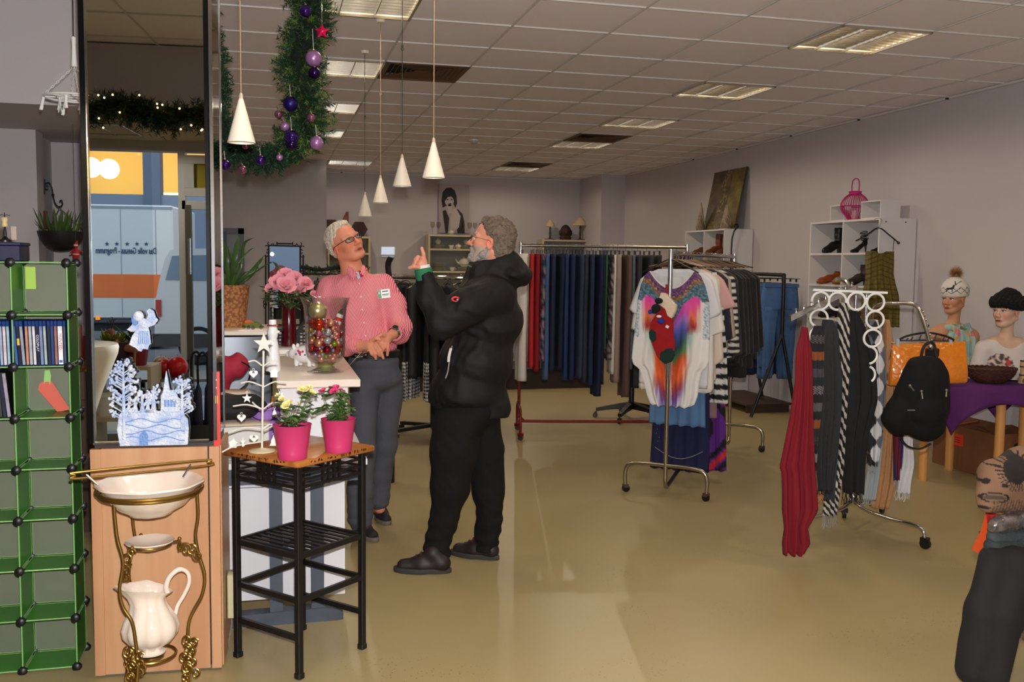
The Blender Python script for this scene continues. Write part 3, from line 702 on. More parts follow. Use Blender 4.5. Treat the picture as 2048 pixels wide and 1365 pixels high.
def pot_rose(px,py,r0,label,plabel,stems,seed,petal,nl=46):
    B0=atz(px,py,ZT);d0=dep_of(B0);t=thing('flower_pot',label,'flower pot',B0,0,'pink pots on the side table');H_=.128
    b=MB();b.lathe([(0,0),(r0*.72,0),(r0*.74,.004),(r0*.77,.026),(r0*.765,.028),(r0*.97,H_-.002),(r0,H_),(r0*.97,H_+.001),(r0*.93,H_-.006),(r0*.9,H_-.02),(0,H_-.02)],40);b.build('pot',M_pot,t,smooth=50)
    b=MB();b.lathe([(0,H_-.018),(r0*.91,H_-.018),(r0*.9,H_-.012),(r0*.5,H_-.006),(0,H_-.008)],20);b.build('soil',M_soil,t)
    t=thing('potted_rose',plabel,'plant',B0+V3((0,0,H_-.012)),0,'miniature roses');rr=random.Random(seed);W_=Matrix.Translation(-Vector(t.location))
    s_=MB(W_);lf=MB(W_)
    for (tx,ty,dz,fr) in stems:
        P=cr([B0+V3((rr.uniform(-.02,.02),rr.uniform(-.02,.02),H_-.012)),(B0+V3((0,0,H_)))*.45+at(tx,ty,d0+dz)*.55+V3((rr.uniform(-.012,.012),0,-.008)),at(tx,ty,d0+dz)],5)
        s_.tube(P,.0016,6)
        if fr:b=MB(W_);rose_mb(b,P[-1]+V3((0,0,fr*.2)),fr,(P[-1]-P[-3]).normalized()+V3((0,-.5,.3)),rr.randint(0,99));b.build('blossom',petal,t,smooth=60)
        for k in range(nl//len(stems)):
            p=P[rr.randint(2,len(P)-1)];a=rr.uniform(0,2*PI);l_=rr.uniform(.016,.027)
            q=p+V3((cos(a),sin(a),rr.uniform(-.2,.5)))*.012;s_.tube([p,q],.0007,4)
            for m in range(3):aa=a+(m-1)*.9;leaf_mb(lf,q,q+V3((cos(aa),sin(aa),rr.uniform(-.4,.4)))*l_,l_*.72,.2)
    s_.build('stems',M_stem,t);lf.build('leaves',M_leaf,t,smooth=60)
pot_rose(585,917,.072,'pink tapered flower pot at the front of the small table','miniature rose with pale yellow blossoms in the front pink pot',
    [(563,800,-.02,.011),(572,812,-.03,.014),(578,806,0,.012),(606,780,0,.015),(618,776,.02,.012),(625,786,-.01,.01),(598,808,.03,.007),(555,792,.02,.009),(628,820,0,0),(552,830,-.02,0),(590,835,-.04,0),(612,812,.02,0)],4,mat('cream_petal',(232,222,150),.6),70)
pot_rose(677,903,.068,'pink tapered flower pot at the back of the small table','miniature rose with deep pink blossoms in the rear pink pot',
    [(645,783,0,.012),(662,779,.02,.008),(672,777,0,.013),(668,784,-.03,.012),(682,780,.03,.007),(690,800,0,.0),(696,820,-.02,0),(660,810,-.04,0),(676,806,-.03,0),(645,815,0,0),(688,785,.03,.006),(655,828,-.03,0),(682,828,-.04,0)],9,mat('pink_petal',(206,60,110),.6),110)
b=MB();p0=atz(585,917,ZT)
# ================================================================ COUNTER AREA
def glass_mat(name,tint=(248,250,249),refl=1.0):
    if name in MATS:return MATS[name]
    m=bpy.data.materials.new(name);m.use_nodes=True;N=m.node_tree.nodes;L=m.node_tree.links;N.remove(N['Principled BSDF'])
    t_=N.new('ShaderNodeBsdfTransparent');t_.inputs['Color'].default_value=rgb(*tint);g=N.new('ShaderNodeBsdfGlossy');g.inputs['Roughness'].default_value=.03
    f0=N.new('ShaderNodeLayerWeight');f0.inputs['Blend'].default_value=.22;f=N.new('ShaderNodeMath');f.operation='MULTIPLY';f.inputs[1].default_value=.8*refl;L.new(f0.outputs['Facing'],f.inputs[0]);mx=N.new('ShaderNodeMixShader')
    L.new(f.outputs[0],mx.inputs[0]);L.new(t_.outputs[0],mx.inputs[1]);L.new(g.outputs[0],mx.inputs[2]);L.new(mx.outputs[0],N['Material Output'].inputs['Surface']);MATS[name]=m;return m
M_glass=glass_mat('clear_glass')
M_grey=mat('grey_steel_paint',(74,80,94),.45,.2)
M_ctop=mat('counter_top_laminate',(222,208,196),.35);M_cwhite=mat('counter_white',(215,215,222),.45)
ZC=1.06
# steel framed desk
t,w_=tw('desk','white fronted desk on a dark grey steel T frame behind the small black table','desk',(0,4.15,0))
b=w_();b.box((-.10,4.5,.70),(1.0,.74,.025));b.build('desk_top',M_cwhite,t)
b=w_();b.box((-.10,4.19,.645),(.98,.03,.07));b.build('frame_rail',M_grey,t)
for x in (.01,.185):
    b=w_();b.box((x,4.16,.36),(.055,.05,.68));b.build('leg',M_grey,t)
b=w_();b.loft([[(x,4.16-hw,.0),(x,4.16+hw,.0),(x,4.16+hw,h_),(x,4.16-hw,h_)] for x,hw,h_ in ((-.26,.035,.05),(.2,.035,.06),(.27,.033,.055),(.295,.025,.03))]);b.build('foot',M_grey,t)
b=w_();b.box((-.12,4.24,.345),(.86,.012,.53));b.build('modesty_panel',M_cwhite,t)
b=w_();b.box((-.2,4.228,.585),(.5,.004,.002));b.build('panel_seam',M_grey,t)
t,w_=tw('junction_box','small beige plastic box at the foot of the pillar side','box',(-.155,3.86,.12))
b=w_();b.box((-.165,3.87,.24),(.03,.07,.18),bev=.004);b.build('cover',mat('beige_plastic',(190,184,150),.5),t)
b=w_();b.tube(cr([(-.165,3.85,.152),(-.165,3.84,.12),(-.175,3.835,.06),(-.172,3.845,.003)],5),.003,6);b.build('cable',mat('grey_cable',(120,118,112),.5),t)
# counter
t,w_=tw('sales_counter','white sales counter with pale top carrying the glass vase','counter',(.2,4.8,.71))
b=w_();X0=.018;X1=at(722,752,4.10).x
b.box(((X0+X1)/2,4.71,ZC-.0175),(X1-X0,1.10,.035),bev=.003);b.build('top',M_ctop,t)
b=w_();b.box((X0+.16,4.71,.875),(.29,1.0,.32));b.build('cabinet',M_cwhite,t)
b=w_();b.box((X0+.16,4.20,.875),(.285,.016,.32));b.build('front_panel',M_cwhite,t)
t,w_=tw('rear_counter','pale counter continuing behind the sales counter, holding vase and roses','counter',(.2,5.6,0))
b=w_();b.box((.16,5.62,ZC-.0175),(.34,.68,.035));b.build('top',M_ctop,t);b=w_();b.box((.17,5.62,.51),(.26,.6,1.0));b.build('cabinet',M_cwhite,t)
t,w_=tw('riser','small white shelf board under the dark red vase','board',(.16,5.5,ZC))
b=w_();b.box((.135,5.52,ZC+.012),(.27,.34,.024),bev=.002);b.build('board',mat('white_board',(226,224,222),.4),t)
# left rear counter with curved silver front
t,w_=tw('curved_counter','counter with a curved silver grey front carrying the woven plant pot','counter',(-.5,5.6,0))
ZL=1.19
b=w_();b.box((-.42,5.6,ZL-.012),(.85,.55,.024),bev=.003);b.build('top',M_ctop,t)
b=w_();P=cr([(-.84,5.40,0),(-.5,5.36,0),(-.15,5.37,0),(-.03,5.42,0),(.0,5.52,0),(.0,5.85,0)],6)
b.loft([[V3((p.x,p.y,z)) for p in P] for z in (.03,ZL-.03)],close=False);b.build('curved_front',mat('silver_panel',(150,158,172),.35,.3),t)
b=w_();b.tube([V3((p.x,p.y-.004,ZL-.03)) for p in P],.006,6);b.build('dark_edge',M_blackpl,t)
b=w_();b.box((-.42,5.66,.02),(.8,.4,.04));b.build('plinth',M_black,t)
b=w_();b.box((-.42,5.85,.6),(.82,.016,1.14));b.build('back_panel',M_cwhite,t)
# small candlestick
p=at(462,735,5.2);t,w_=tw('candle_holder','small black candle holder sticking up behind the red bag','candle holder',(p.x,p.y,.99))
b=w_();b.tube([(p.x,p.y,.99),(p.x,p.y,1.11)],.004,8);b.lathe([(.0,1.11),(.022,1.11),(.022,1.114),(.01,1.116),(.01,1.14),(0,1.14)],16,(p.x,p.y,0));b.lathe([(0,.985),(.03,.985),(.03,.99),(0,.992)],16,(p.x,p.y,0));b.build('holder',M_black,t)
# things on the desk, left of the counter
def dk(x,y,dep):return at(x,y,dep)
t,w_=tw('storage_crate','pale grey white storage crate on the desk under the black bag','box',(-.2,4.45,.7125))
b=w_();b.box((-.235,4.42,.787),(.42,.44,.148),.05,bev=.004);b.build('body',mat('pale_card',(206,204,202),.6),t)
b=w_();b.box((-.235,4.42,.865),(.43,.45,.014),.05,bev=.004);b.build('lid',mat('beige_card2',(196,180,160),.6),t)
t,w_=tw('bag','black fabric bag with an orange patch lying on the crate','bag',(-.25,4.35,.873))
B=Blob((-.48,4.15,.86),(.02,4.6,1.03),.008);B.ell((-.23,4.36,.925),(.21,.16,.055),.02);B.cap((-.4,4.3,.92),(-.08,4.33,.93),.05,.045,.03)
B.build('body',mat('black_fabric',(24,24,27),.8,bump=.3,bscale=50),t,origin=t.location,disp=lambda P:np.stack([P[:,0],P[:,1],np.maximum(P[:,2],.8735)+.004*np.sin(P[:,0]*50)*(P[:,2]>.9)],1))
b=w_();b.box((-.258,4.192,.912),(.024,.01,.03),.05);b.build('patch',mat('orange_patch',(216,104,30),.6),t)
t,w_=tw('bag','crumpled dark red fabric bag beside the pillar on the desk','bag',(-.3,4.72,.99))
B=Blob((-.62,4.45,.86),(-.02,4.95,1.2),.008);B.chain([(-.46,4.72,.98),(-.3,4.72,1.02),(-.16,4.73,1.07)],[.085,.085,.055],.04);B.ell((-.36,4.72,.96),(.16,.09,.07),.03)
B.build('body',mat('dark_red_fabric',(156,30,52),.75,bump=.4,bscale=35),t,origin=t.location,disp=lambda P:P+np.stack([P[:,0]*0,P[:,1]*0,.006*np.sin(P[:,0]*75+P[:,2]*40)],1))
b=w_();b.tube(cr([(-.14,4.68,1.09),(-.1,4.66,1.06),(-.115,4.66,.99),(-.16,4.66,.95)],6),.004,6);b.build('strap',M_black,t)
t,w_=tw('flat_box','small beige cardboard box between the red bag and black bag','box',(-.17,4.6,.88))
b=w_();b.box((-.17,4.62,.935),(.14,.12,.05),.1,bev=.004);b.build('body',mat('beige_card3',(204,184,164),.7),t)
t,w_=tw('bucket','lilac plastic bucket standing behind the white ornament tree','bucket',(-.045,4.33,.73))
bx=dk(532,800,4.2);t.location=(bx.x,bx.y,.713);w2=lambda:MB()
b=MB();b.lathe([(0,0),(.05,0),(.072,.20),(.078,.203),(.078,.215),(.07,.215),(.048,.01),(0,.01)],32);b.build('body',mat('lilac_plastic',(150,110,190),.4),t)
b=MB();b.tube(cr([(-.075,0,.2),(-.05,-.06,.17),(0,-.08,.16),(.05,-.06,.17),(.075,0,.2)],6),.0025,6);b.build('handle',mat('plum_plastic',(84,30,80),.4),t)
for i,(dx,dy) in enumerate([(-.03,0),(-.01,.02),(.02,0),(.035,-.01)]):
    t2,_=tw('pencil','orange brown pencil sticking out of the lilac bucket, %s of four' % ('leftmost','second','third','rightmost')[i],'pencil',(t.location.x+dx*.6,t.location.y+dy,.73),'pencils in the lilac bucket')
    b=MB();b.tube([(0,0,0),(dx*.8,dy,.24)],.004,6);b.build('shaft',mat('pencil_orange',(190,92,40),.5),t2);b=MB();b.tube([(dx*.8,dy,.24),(dx*.83,dy,.252)],[.004,.0006],6);b.build('tip',mat('pencil_tip',(60,40,30),.6),t2)
# red board and timber strip leaning beside the pillar
p=at(434,830,3.58);t,w_=tw('red_board','upright red board with small gold emblem beside the pillar','board',(p.x,p.y,.872))
b=w_();b.box((p.x,p.y,1.01),(.024,.03,.28),0);b.build('board',mat('bright_red',(206,44,36),.45,var=.08,vscale=20),t)
b=w_();b.box((p.x,p.y-.016,1.045),(.010,.002,.03));b.build('emblem',mat('gold_print',(196,150,60),.4),t)
b=w_()
for z in (1.12,1.09):b.ball((p.x,p.y-.016,z),.003,6)
b.build('dots',mat('print_pale',(230,190,180),.5),t)
p=at(437,1000,3.6);t,w_=tw('timber_strip','thin wooden strip standing between pillar and side table','timber',(p.x,p.y,0))
b=w_();b.box((p.x,p.y,.435),(.02,.05,.87));b.build('strip',wood('raw_timber',(160,120,90),(130,96,70)),t)
# white figure
p=atz(546,742,ZC);t,w_=tw('snowman_figure','tall slim glossy white figure on the counter behind the table tree','figurine',(p.x,p.y,ZC))
b=MB();b.lathe([(0,0),(.034,0),(.036,.01),(.03,.08),(.024,.13),(.02,.15),(.024,.165),(.026,.18),(.022,.196),(.019,.205),(.024,.208),(.024,.213),(.018,.216),(.017,.238),(0,.24)],28);b.build('body',mat('gloss_white',(244,244,244),.2,coat=.3),t,smooth=60)
b=MB();b.lathe([(.0265,.208),(.027,.212),(.0185,.216),(.0,.216)],24);b.build('hat_band',mat('rust_red',(150,52,34),.4),t)
b=MB();b.ball((.026,-.012,.182),.007,8);b.build('nose',mat('gloss_white2',(238,238,236),.2),t)
# piggy bank
p=atz(610,733,ZC);t,w_=tw('piggy_bank','white china piggy bank with painted flowers beside the glass vase','piggy bank',(p.x,p.y,ZC),);t.rotation_euler=(0,0,radians(150))
M_pig=mat('pig_china',(235,233,232),.15,coat=.5)
B=Blob((-.1,-.07,0),(.1,.07,.13),.004);B.ell((0,0,.058),(.062,.045,.043),.01);B.ell((.055,0,.062),(.03,.032,.03),.012);B.cap((.07,0,.058),(.09,0,.056),.014,.014,.006)
for sx in (-.035,.035):
    for sy in (-.02,.02):B.cap((sx,sy,.03),(sx,sy,.008),.012,.011,.008)
for sy in (-.02,.02):B.ell((.05,sy,.096),(.008,.012,.014),.005)
B.build('body',M_pig,t)
b=MB();b.tube([(-.06,0,.07)]+[(-.066-.003*k,sin(k)*.008,.07+cos(k)*.008) for k in range(6)],.003,6);b.build('tail',M_pig,t)
M_pf=mat('painted_rose',(190,50,90),.3);M_pb=mat('painted_blue',(70,90,170),.3);M_py=mat('painted_yellow',(225,190,40),.3)
def on_pig(a,h_,r,m,nm):
    n_=V3((cos(a)*.062,sin(a)*.045,0));b=MB();b.ball((n_.x*sqrt(max(0,1-((h_-.058)/.043)**2)),n_.y*sqrt(max(0,1-((h_-.058)/.043)**2)),h_),r,7,(1,1,1));return b.build(nm,m,t)
for k,(a,h_,r) in enumerate(((1.5,.07,.008),(1.75,.075,.006),(1.3,.078,.006),(1.55,.06,.005))):on_pig(a,h_,r,M_pf,'painted_flower')
on_pig(1.95,.06,.005,M_pb,'painted_leaf');on_pig(1.15,.062,.005,M_pb,'painted_leaf');on_pig(.9,.05,.0045,M_py,'painted_dot');on_pig(2.2,.05,.0045,M_py,'painted_dot')

# ---------------------------------------------------------------- hurricane vase with baubles
VC=atz(651,745,ZC);t,w_=tw('glass_vase','large footed clear glass vase filled with small Christmas baubles','vase',(VC.x,VC.y,ZC))
outer=[(0,0),(.082,0),(.084,.004),(.07,.011),(.045,.02),(.04,.03),(.046,.04),(.066,.052),(.082,.072),(.09,.1),(.0925,.15),(.092,.2),(.093,.25),(.098,.30),(.107,.333),(.114,.345)]
inn=[(.112,.345),(.104,.333),(.095,.30),(.0895,.25),(.0885,.2),(.089,.15),(.0865,.1),(.078,.075),(.06,.056),(0,.05)]
b=MB();b.lathe(outer+inn,48);b.build('vase_body',M_glass,t,smooth=60)
b=MB();b.lathe([(0,.012),(.06,.012),(.038,.022),(.034,.034),(.05,.046),(0,.046)],32);b.build('foot_core',mat('greenish_glass',(180,176,120),.08,.6),t,smooth=60)
rr=random.Random(21);baubs=[]
cols={'rose pink':((222,140,140),.25),'shiny pink':((224,120,150),.1),'red':((170,16,24),.12),'dark red':((120,8,24),.2),'gold':((196,160,60),.15),'silver':((200,200,205),.1),'lime green':((150,160,30),.15),'salmon':((226,150,120),.3),'orange red':((214,60,30),.15),'lilac':((150,130,180),.2),'champagne':((205,190,140),.3)}
CM={k:mat('bauble_'+k.replace(' ','_'),v[0],v[1],.75) for k,v in cols.items()};M_bcap=mat('bauble_cap',(210,180,100),.25,1)
def rin(z):return interp(z,[p[1] for p in inn[::-1]],[p[0] for p in inn[::-1]])-.004
def bauble(kind,c,r,label,group,cat='bauble',cap=True,up=None):
    t2=thing('bauble',label,cat,c,0,group);b=MB();b.ball((0,0,0),r,12);b.build('ball',CM[kind],t2,smooth=180)
    if cap:
        u=(up or V3((rr.uniform(-1,1),rr.uniform(-1,1),rr.uniform(0,1)))).normalized();b=MB();b.tube([u*r*.94,u*(r*1.12)],r*.2,8);b.build('cap',M_bcap,t2)
    return t2
def try_add(c,r):
    for q,s_ in baubs:
        if (c-q).length<(r+s_)*.87:return False
    return True
FIXB=[('champagne',(-.035,-.02,.285),.042),('orange red',(-.03,-.05,.225),.027),('salmon',(.022,-.055,.23),.018),('silver',(.008,-.068,.19),.019),('silver',(.006,-.068,.152),.019),('shiny pink',(-.034,-.064,.185),.017),('salmon',(-.035,-.062,.14),.021),('salmon',(-.07,-.03,.15),.019),('gold',(-.074,-.02,.2),.016),('lime green',(.04,-.06,.137),.016),('dark red',(.004,-.066,.108),.019),('red',(.052,-.05,.105),.018),('lime green',(.0,-.07,.078),.012),('red',(.06,-.04,.175),.017),('orange red',(-.068,-.035,.115),.015),('salmon',(-.025,-.055,.066),.016),('silver',(.075,-.02,.085),.012),('salmon',(.045,-.05,.066),.018)]
lab_at=lambda z:'near the top' if z>.2 else 'in the upper middle' if z>.15 else 'in the middle' if z>.11 else 'in the lower part' if z>.08 else 'at the bottom'
for k,c,r in FIXB:
    c=Vector(c);rxy=hypot(c.x,c.y);mx=rin(c.z)-r
    if rxy>mx:c.x*=mx/rxy;c.y*=mx/rxy
    baubs.append((c,r));side='left' if c.x<-.02 else 'right' if c.x>.02 else 'centre'
    bauble(k,V3((VC.x,VC.y,ZC))+c,r,'%s bauble %s of the glass vase, %s%s' % (k,lab_at(c.z),side,', lower one' if c.z==.152 else ''),'baubles in the glass vase')
tries=0;n_=0;KD=[q[0] for q in FIXB]
while tries<14000 and n_<210:
    tries+=1;z=.058+.18*rr.random()**1.05;r=rr.choice((.008,.009,.010,.012,.014,.016));mx=rin(z)-r
    if mx<.01:continue
    a=rr.uniform(0,2*PI);ra=mx*sqrt(rr.uniform(.55,1));c=V3((cos(a)*ra,sin(a)*ra,z))
    if z-r<.052 or not try_add(c,r):continue
    if z>.19 and c.x>0.05:continue
    k=rr.choice(['rose pink','shiny pink','rose pink','red'] if z<.085 else ['red','dark red','red','silver','gold','rose pink','lilac','orange red'] if z<.14 else ['red','silver','shiny pink','gold','rose pink','salmon','orange red'])
    baubs.append((c,r));n_+=1;back=c.y>.02;side='back' if back else 'left' if c.x<-.03 else 'right' if c.x>.03 else 'front';nb=min(range(len(baubs)-1),key=lambda i_:(baubs[i_][0]-c).length);KD.append(k)
    bauble(k,V3((VC.x,VC.y,ZC))+c,r,'%s %s bauble, %s %s in the glass vase, beside a %s one' % ({.008:'tiny',.009:'little',.010:'small',.012:'smallish',.014:'medium',.016:'larger'}[r],k,lab_at(z).split()[-1],side,KD[nb]),'baubles in the glass vase',cap=False)
t,w_=tw('santa_hat_ornament','red and white striped felt ornament poking out of the baubles','ornament',(VC.x+.045,VC.y-.03,ZC+.21))
b=MB();b.m=Matrix.Rotation(.35,4,'Y')
for k in range(4):b.mi=k % 2;b.loft([[(cos(a)*(.018-.001*k),sin(a)*.01,.016*k+d_) for a in np.linspace(0,2*PI,13)[:-1]] for d_ in (0,.0155)])
b.build('striped_body',[mat('felt_red',(196,26,30),.8),mat('felt_white',(230,226,220),.8)],t)
b=MB();b.tube([(VC.x*0+.02,0,.062),(.03,0,.085)],[.012,.002],8);b.build('tip',mat('felt_green',(60,70,40),.8),t)
for i,(dx,dz) in enumerate(((.055,.165),(.062,.125))):
    t,w_=tw('candy_stick','red and white twisted candy stick in the glass vase, %s one' % ('upper','lower')[i],'ornament',(VC.x+dx,VC.y-.05+.0*i,ZC+dz),'candy sticks in the vase')
    b=MB()
    for k in range(5):b.mi=k % 2;b.tube([(-.006*k,0,.012*k),(-.006*(k+1),0,.012*(k+1))],.006,8)
    b.build('stick',[MATS['felt_red'],MATS['felt_white']],t)
# glass dish lid on the rim and wire twig
t,w_=tw('silver_twig','thin silver wire twig with pearls leaning behind the vase','twig',(VC.x+.12,VC.y+.12,ZC))
b=MB();tip=at(728,632+64,dep_of(VC)+.1)-Vector(t.location);tip=at(700,712,dep_of(VC)+.1);o=Vector(t.location)
b.tube(cr([V3((0,0,.002)),at(700,730,dep_of(VC)+.1)-o,at(722,706,dep_of(VC)+.1)-o],6),.0009,5)
for q in ((728,698),(716,700),(732,710),(724,714),(736,702)):b.tube([at(714,716,dep_of(VC)+.1)-o,at(*q,dep_of(VC)+.1)-o],.0006,4);b.ball(at(*q,dep_of(VC)+.1)-o,.0035,6)
b.build('twig',mat('silver_wire',(200,196,190),.25,.9),t)

# ---------------------------------------------------------------- dark red vase with roses, house lantern
p=at(578,676,5.45);RV=V3((p.x,p.y,ZC+.024));t,w_=tw('red_vase','tall slim dark wine red glazed vase on the rear counter','vase',RV)
b=MB();b.lathe([(0,0),(.044,0),(.046,.01),(.04,.12),(.038,.215),(.036,.222),(.034,.215),(.034,.2),(0,.2)],32);b.build('body',mat('wine_glaze',(74,6,16),.12,coat=.6),t,smooth=60)
t,w_=tw('rose_bouquet','bouquet of pale pink roses in the dark red vase','bouquet',RV+V3((0,0,.205)));W_=Matrix.Translation(-Vector(t.location))
M_rose=mat('pale_rose',(232,150,166),.65,var=.15,vscale=20);M_dkleaf=mat('bouquet_leaf',(60,80,40),.5,var=.4,vscale=25);s_=MB(W_);lf=MB(W_)
for i,(x,y,r,dz) in enumerate([(556,563,15,-.02),(572,550,15,.02),(571,570,18,-.06),(590,556,14,.0),(612,567,14,-.02),(600,580,10,.0),(541,578,11,0),(585,583,9,.03),(628,588,8,.02)]):
    c=at(x,y,5.40+dz);r_=r/1905*5.4*.84;b=MB(W_);rose_mb(b,c,r_,V3((.1*(i % 3-1),-.75,.6)),i,(6,6,5,4));b.build('rose_blossom',M_rose,t,smooth=60)
    s_.tube(cr([RV+V3((0,0,.205)),RV*.4+c*.6+V3((0,0,.09)),c-V3((0,0,r_*.6))],5),.0028,6)
for k in range(150):
    a=rr.uniform(0,2*PI);q=rr.uniform(.02,.13);c=RV+V3((cos(a)*q,sin(a)*q*.8,.22+rr.uniform(0,.09)+q*.25));leaf_mb(lf,c,c+V3((cos(a+rr.uniform(-.6,.6)),sin(a)*.8-.3,rr.uniform(-.5,.5)))*rr.uniform(.03,.055),.026,.2)
s_.build('stems',M_stem,t);lf.build('leaves',M_dkleaf,t,smooth=60)
p=at(610,672,5.72);t,w_=tw('house_lantern','black and white patterned house lantern behind the red vase','lantern',(p.x-.03,p.y,ZC));t.rotation_euler=(0,0,-.25)
def fret(w_,h_,x0,z0,y,b):
    for k in range(int(w_/.02)):
        for j in range(int(h_/.02)):b.box((x0+.01+.02*k,y,z0+.01+.02*j),(.013,.002,.005 if (k+j) % 2 else .012))
b=MB();b.prism([(-.14,0),(.10,0),(.10,.1),(.05,.17),(0,.1),(-.14,.1)],.10);body=b.build('house_body',mat('charcoal_card',(44,42,46),.6),t)
b=MB();fret(.13,.08,-.135,.01,-.0515,b);fret(.08,.08,.01,.01,-.0515,b);fret(.04,.04,.03,.1,-.0515,b);tag(b.build('fretwork',mat('fret_white',(200,198,194),.6),body),kind='stuff')
b=MB();b.bar((-.005,0,.095),(.05,0,.178),.006,.115,(0,1,0));b.bar((.05,0,.178),(.108,0,.095),.006,.115,(0,1,0));b.box((-.07,0,.103),(.15,.11,.006));b.build('roof',mat('roof_black',(20,20,22),.5),t)
b=MB();b.box((-.03,0,-.0),(.28,.12,.012));b.build('base',MATS['fret_white'],t)

# ---------------------------------------------------------------- woven pot with strap leaves
p=atz(462,655,ZL);PP=V3((p.x,p.y+.02,ZL));d0=dep_of(PP)
M_wov=mat('woven_hyacinth',(176,122,76),.7,col2=(134,84,48),tex='voronoi',vscale=60,bump=.9,bscale=70)
t,w_=tw('woven_pot','tapered woven brown plant pot on the curved counter','plant pot',PP)
b=MB();b.lathe([(0,0),(.078,0),(.08,.01),(.105,.235),(.108,.24),(.1,.24),(.097,.22),(0,.22)],40);b.build('pot',M_wov,t,smooth=50)
t,w_=tw('strap_leaf_plant','green plant with long arching strap leaves in the woven pot','plant',PP+V3((0,0,.22)));W_=Matrix.Translation(-Vector(t.location));b=MB(W_)
M_strap=mat('strap_leaf',(54,84,38),.35,var=.3,vscale=10)
for (pts,wd) in [([(462,572),(468,520),(477,474)],.03),([(458,572),(452,520),(445,478)],.028),([(466,572),(480,535),(488,488),(510,475)],.02),([(468,572),(500,545),(530,510)],.026),([(470,574),(505,548),(545,525),(560,545)],.016),([(455,574),(440,540),(426,500)],.026),([(462,570),(474,530),(500,500),(512,497)],.012),([(466,573),(490,545),(515,545)],.016),([(458,572),(446,548),(430,545)],.02),([(464,572),(466,535),(455,490)],.022),([(470,574),(495,560),(513,540),(514,530)],.014)]:
    C=cr([at(x,y,d0+rr.uniform(-.08,.08)*(i>0)) for i,(x,y) in enumerate(pts)],6);n_=len(C)-1;rows=[]
    for i,c in enumerate(C):
        q=i/n_;ww=wd*(.35+.65*sm(0,.35,q))*(1-sm(.75,1.02,q)*.95);s_=RT;rows.append([c-s_*ww/2+FH*.004,c-FH*.0-V3((0,0,ww*.18)),c+s_*ww/2+FH*.004])
    idx=[b.pts(r_) for r_ in rows]
    for a,c_ in zip(idx,idx[1:]):b.face(a,a+1,c_+1,c_);b.face(a+1,a+2,c_+2,c_+1)
b.build('leaves',M_strap,t,smooth=70)
b=MB(W_)
for k in range(26):a=rr.uniform(0,6.3);q=rr.uniform(0,.07);c=PP+V3((cos(a)*q,sin(a)*q,.222));leaf_mb(b,c,c+V3((cos(a)*.02,sin(a)*.02,rr.uniform(.03,.1))),.008)
b.build('shoots',M_strap,t,smooth=70)
p=at(503,640,5.45);t,w_=tw('felt_decoration','flat green and orange felt decoration beside the woven pot','decoration',(p.x,p.y,ZL))
b=MB();b.prism([(-.09,.0),(.07,.0),(.03,.03),(-.05,.022)],.06);b.build('green_felt',mat('olive_felt',(110,120,60),.9),t);b=MB();b.prism([(-.085,.018),(.02,.024),(-.01,.04),(-.07,.036)],.05);b.build('orange_felt',mat('orange_felt',(224,100,40),.9),t)
for k,(x,y) in enumerate([(488,650),(497,651),(506,652),(522,651)]):
    p=atz(x,y+8,ZL);t2=thing('tealight_glass','tiny clear glass ball on the curved counter, %s of four' % ('leftmost','second','third','rightmost')[k],'glass',(p.x,p.y,ZL+.011),0,'glass balls beside the woven pot');b=MB();b.ball((0,0,0),.011,9);b.build('ball',glass_mat('ball_glass',(225,225,225)),t2,smooth=180)
    b=MB();b.lathe([(.0,.010),(.004,.010),(.004,.014),(0,.014)],8);b.build('cap',M_bcap,t2)

# ---------------------------------------------------------------- wrought iron mirror, standing on the floor behind
d1=7.3;t,w_=tw('iron_mirror','standing mirror with a scrolled black wrought iron frame','mirror',at(570,700,d1).to_tuple());t.location.z=0
def q_(x,y):return atY(x,y,7.2)
o=Vector(t.location);T_=Matrix.Translation(-o)
b=MB(T_);n_=FH*.006;c4=[q_(538,492),q_(600,494),q_(600,700),q_(538,700)];b.loft([[c+n_*s_ for c in c4] for s_ in (-.3,.6)]);b.build('glass',MATS['mirror_glass'],t)
b=MB(T_)
def ln(p_,q2,r=.006):b.tube([q_(*p_)-FH*.008,q_(*q2)-FH*.008],r,8)
ln((538,491),(601,493));ln((538,491),(538,702));ln((601,493),(601,702));ln((538,702),(601,702));ln((532,510),(532,702));ln((607,510),(607,702));ln((553,487),(587,488));ln((532,702),(532,900),.008) ;ln((607,702),(607,900),.008)
b.build('frame',mat('wrought_iron',(30,32,38),.5,.4),t)
for (cx,cy,a0,f) in ((540,487,0,1),(552,487,PI,-1),(534,495,PI/2,-1),(589,487,0,1),(600,488,PI,-1),(606,496,PI/2,1),(533,510,-PI/2,1),(606,511,-PI/2,-1),(532,612,PI/2,1),(532,606,-PI/2,-1)):
    b=MB(T_);b.tube([q_(cx+cos(a0+f*k*.35)*5*(1-k*.03),cy+sin(a0+f*k*.35)*5*(1-k*.03))-FH*.008 for k in range(13)],.004,6);b.build('scroll',MATS['wrought_iron'],t)
b=MB(T_);z_=.01
for x in (532,607):c=q_(x,900);b.bar(V3((c.x,c.y,.012))-FH*.14,V3((c.x,c.y,.012))+FH*.14,.02);b.tube([V3((c.x,c.y,.012)),V3((c.x,c.y,.9))],.008,8)
b.build('stand',MATS['wrought_iron'],t)
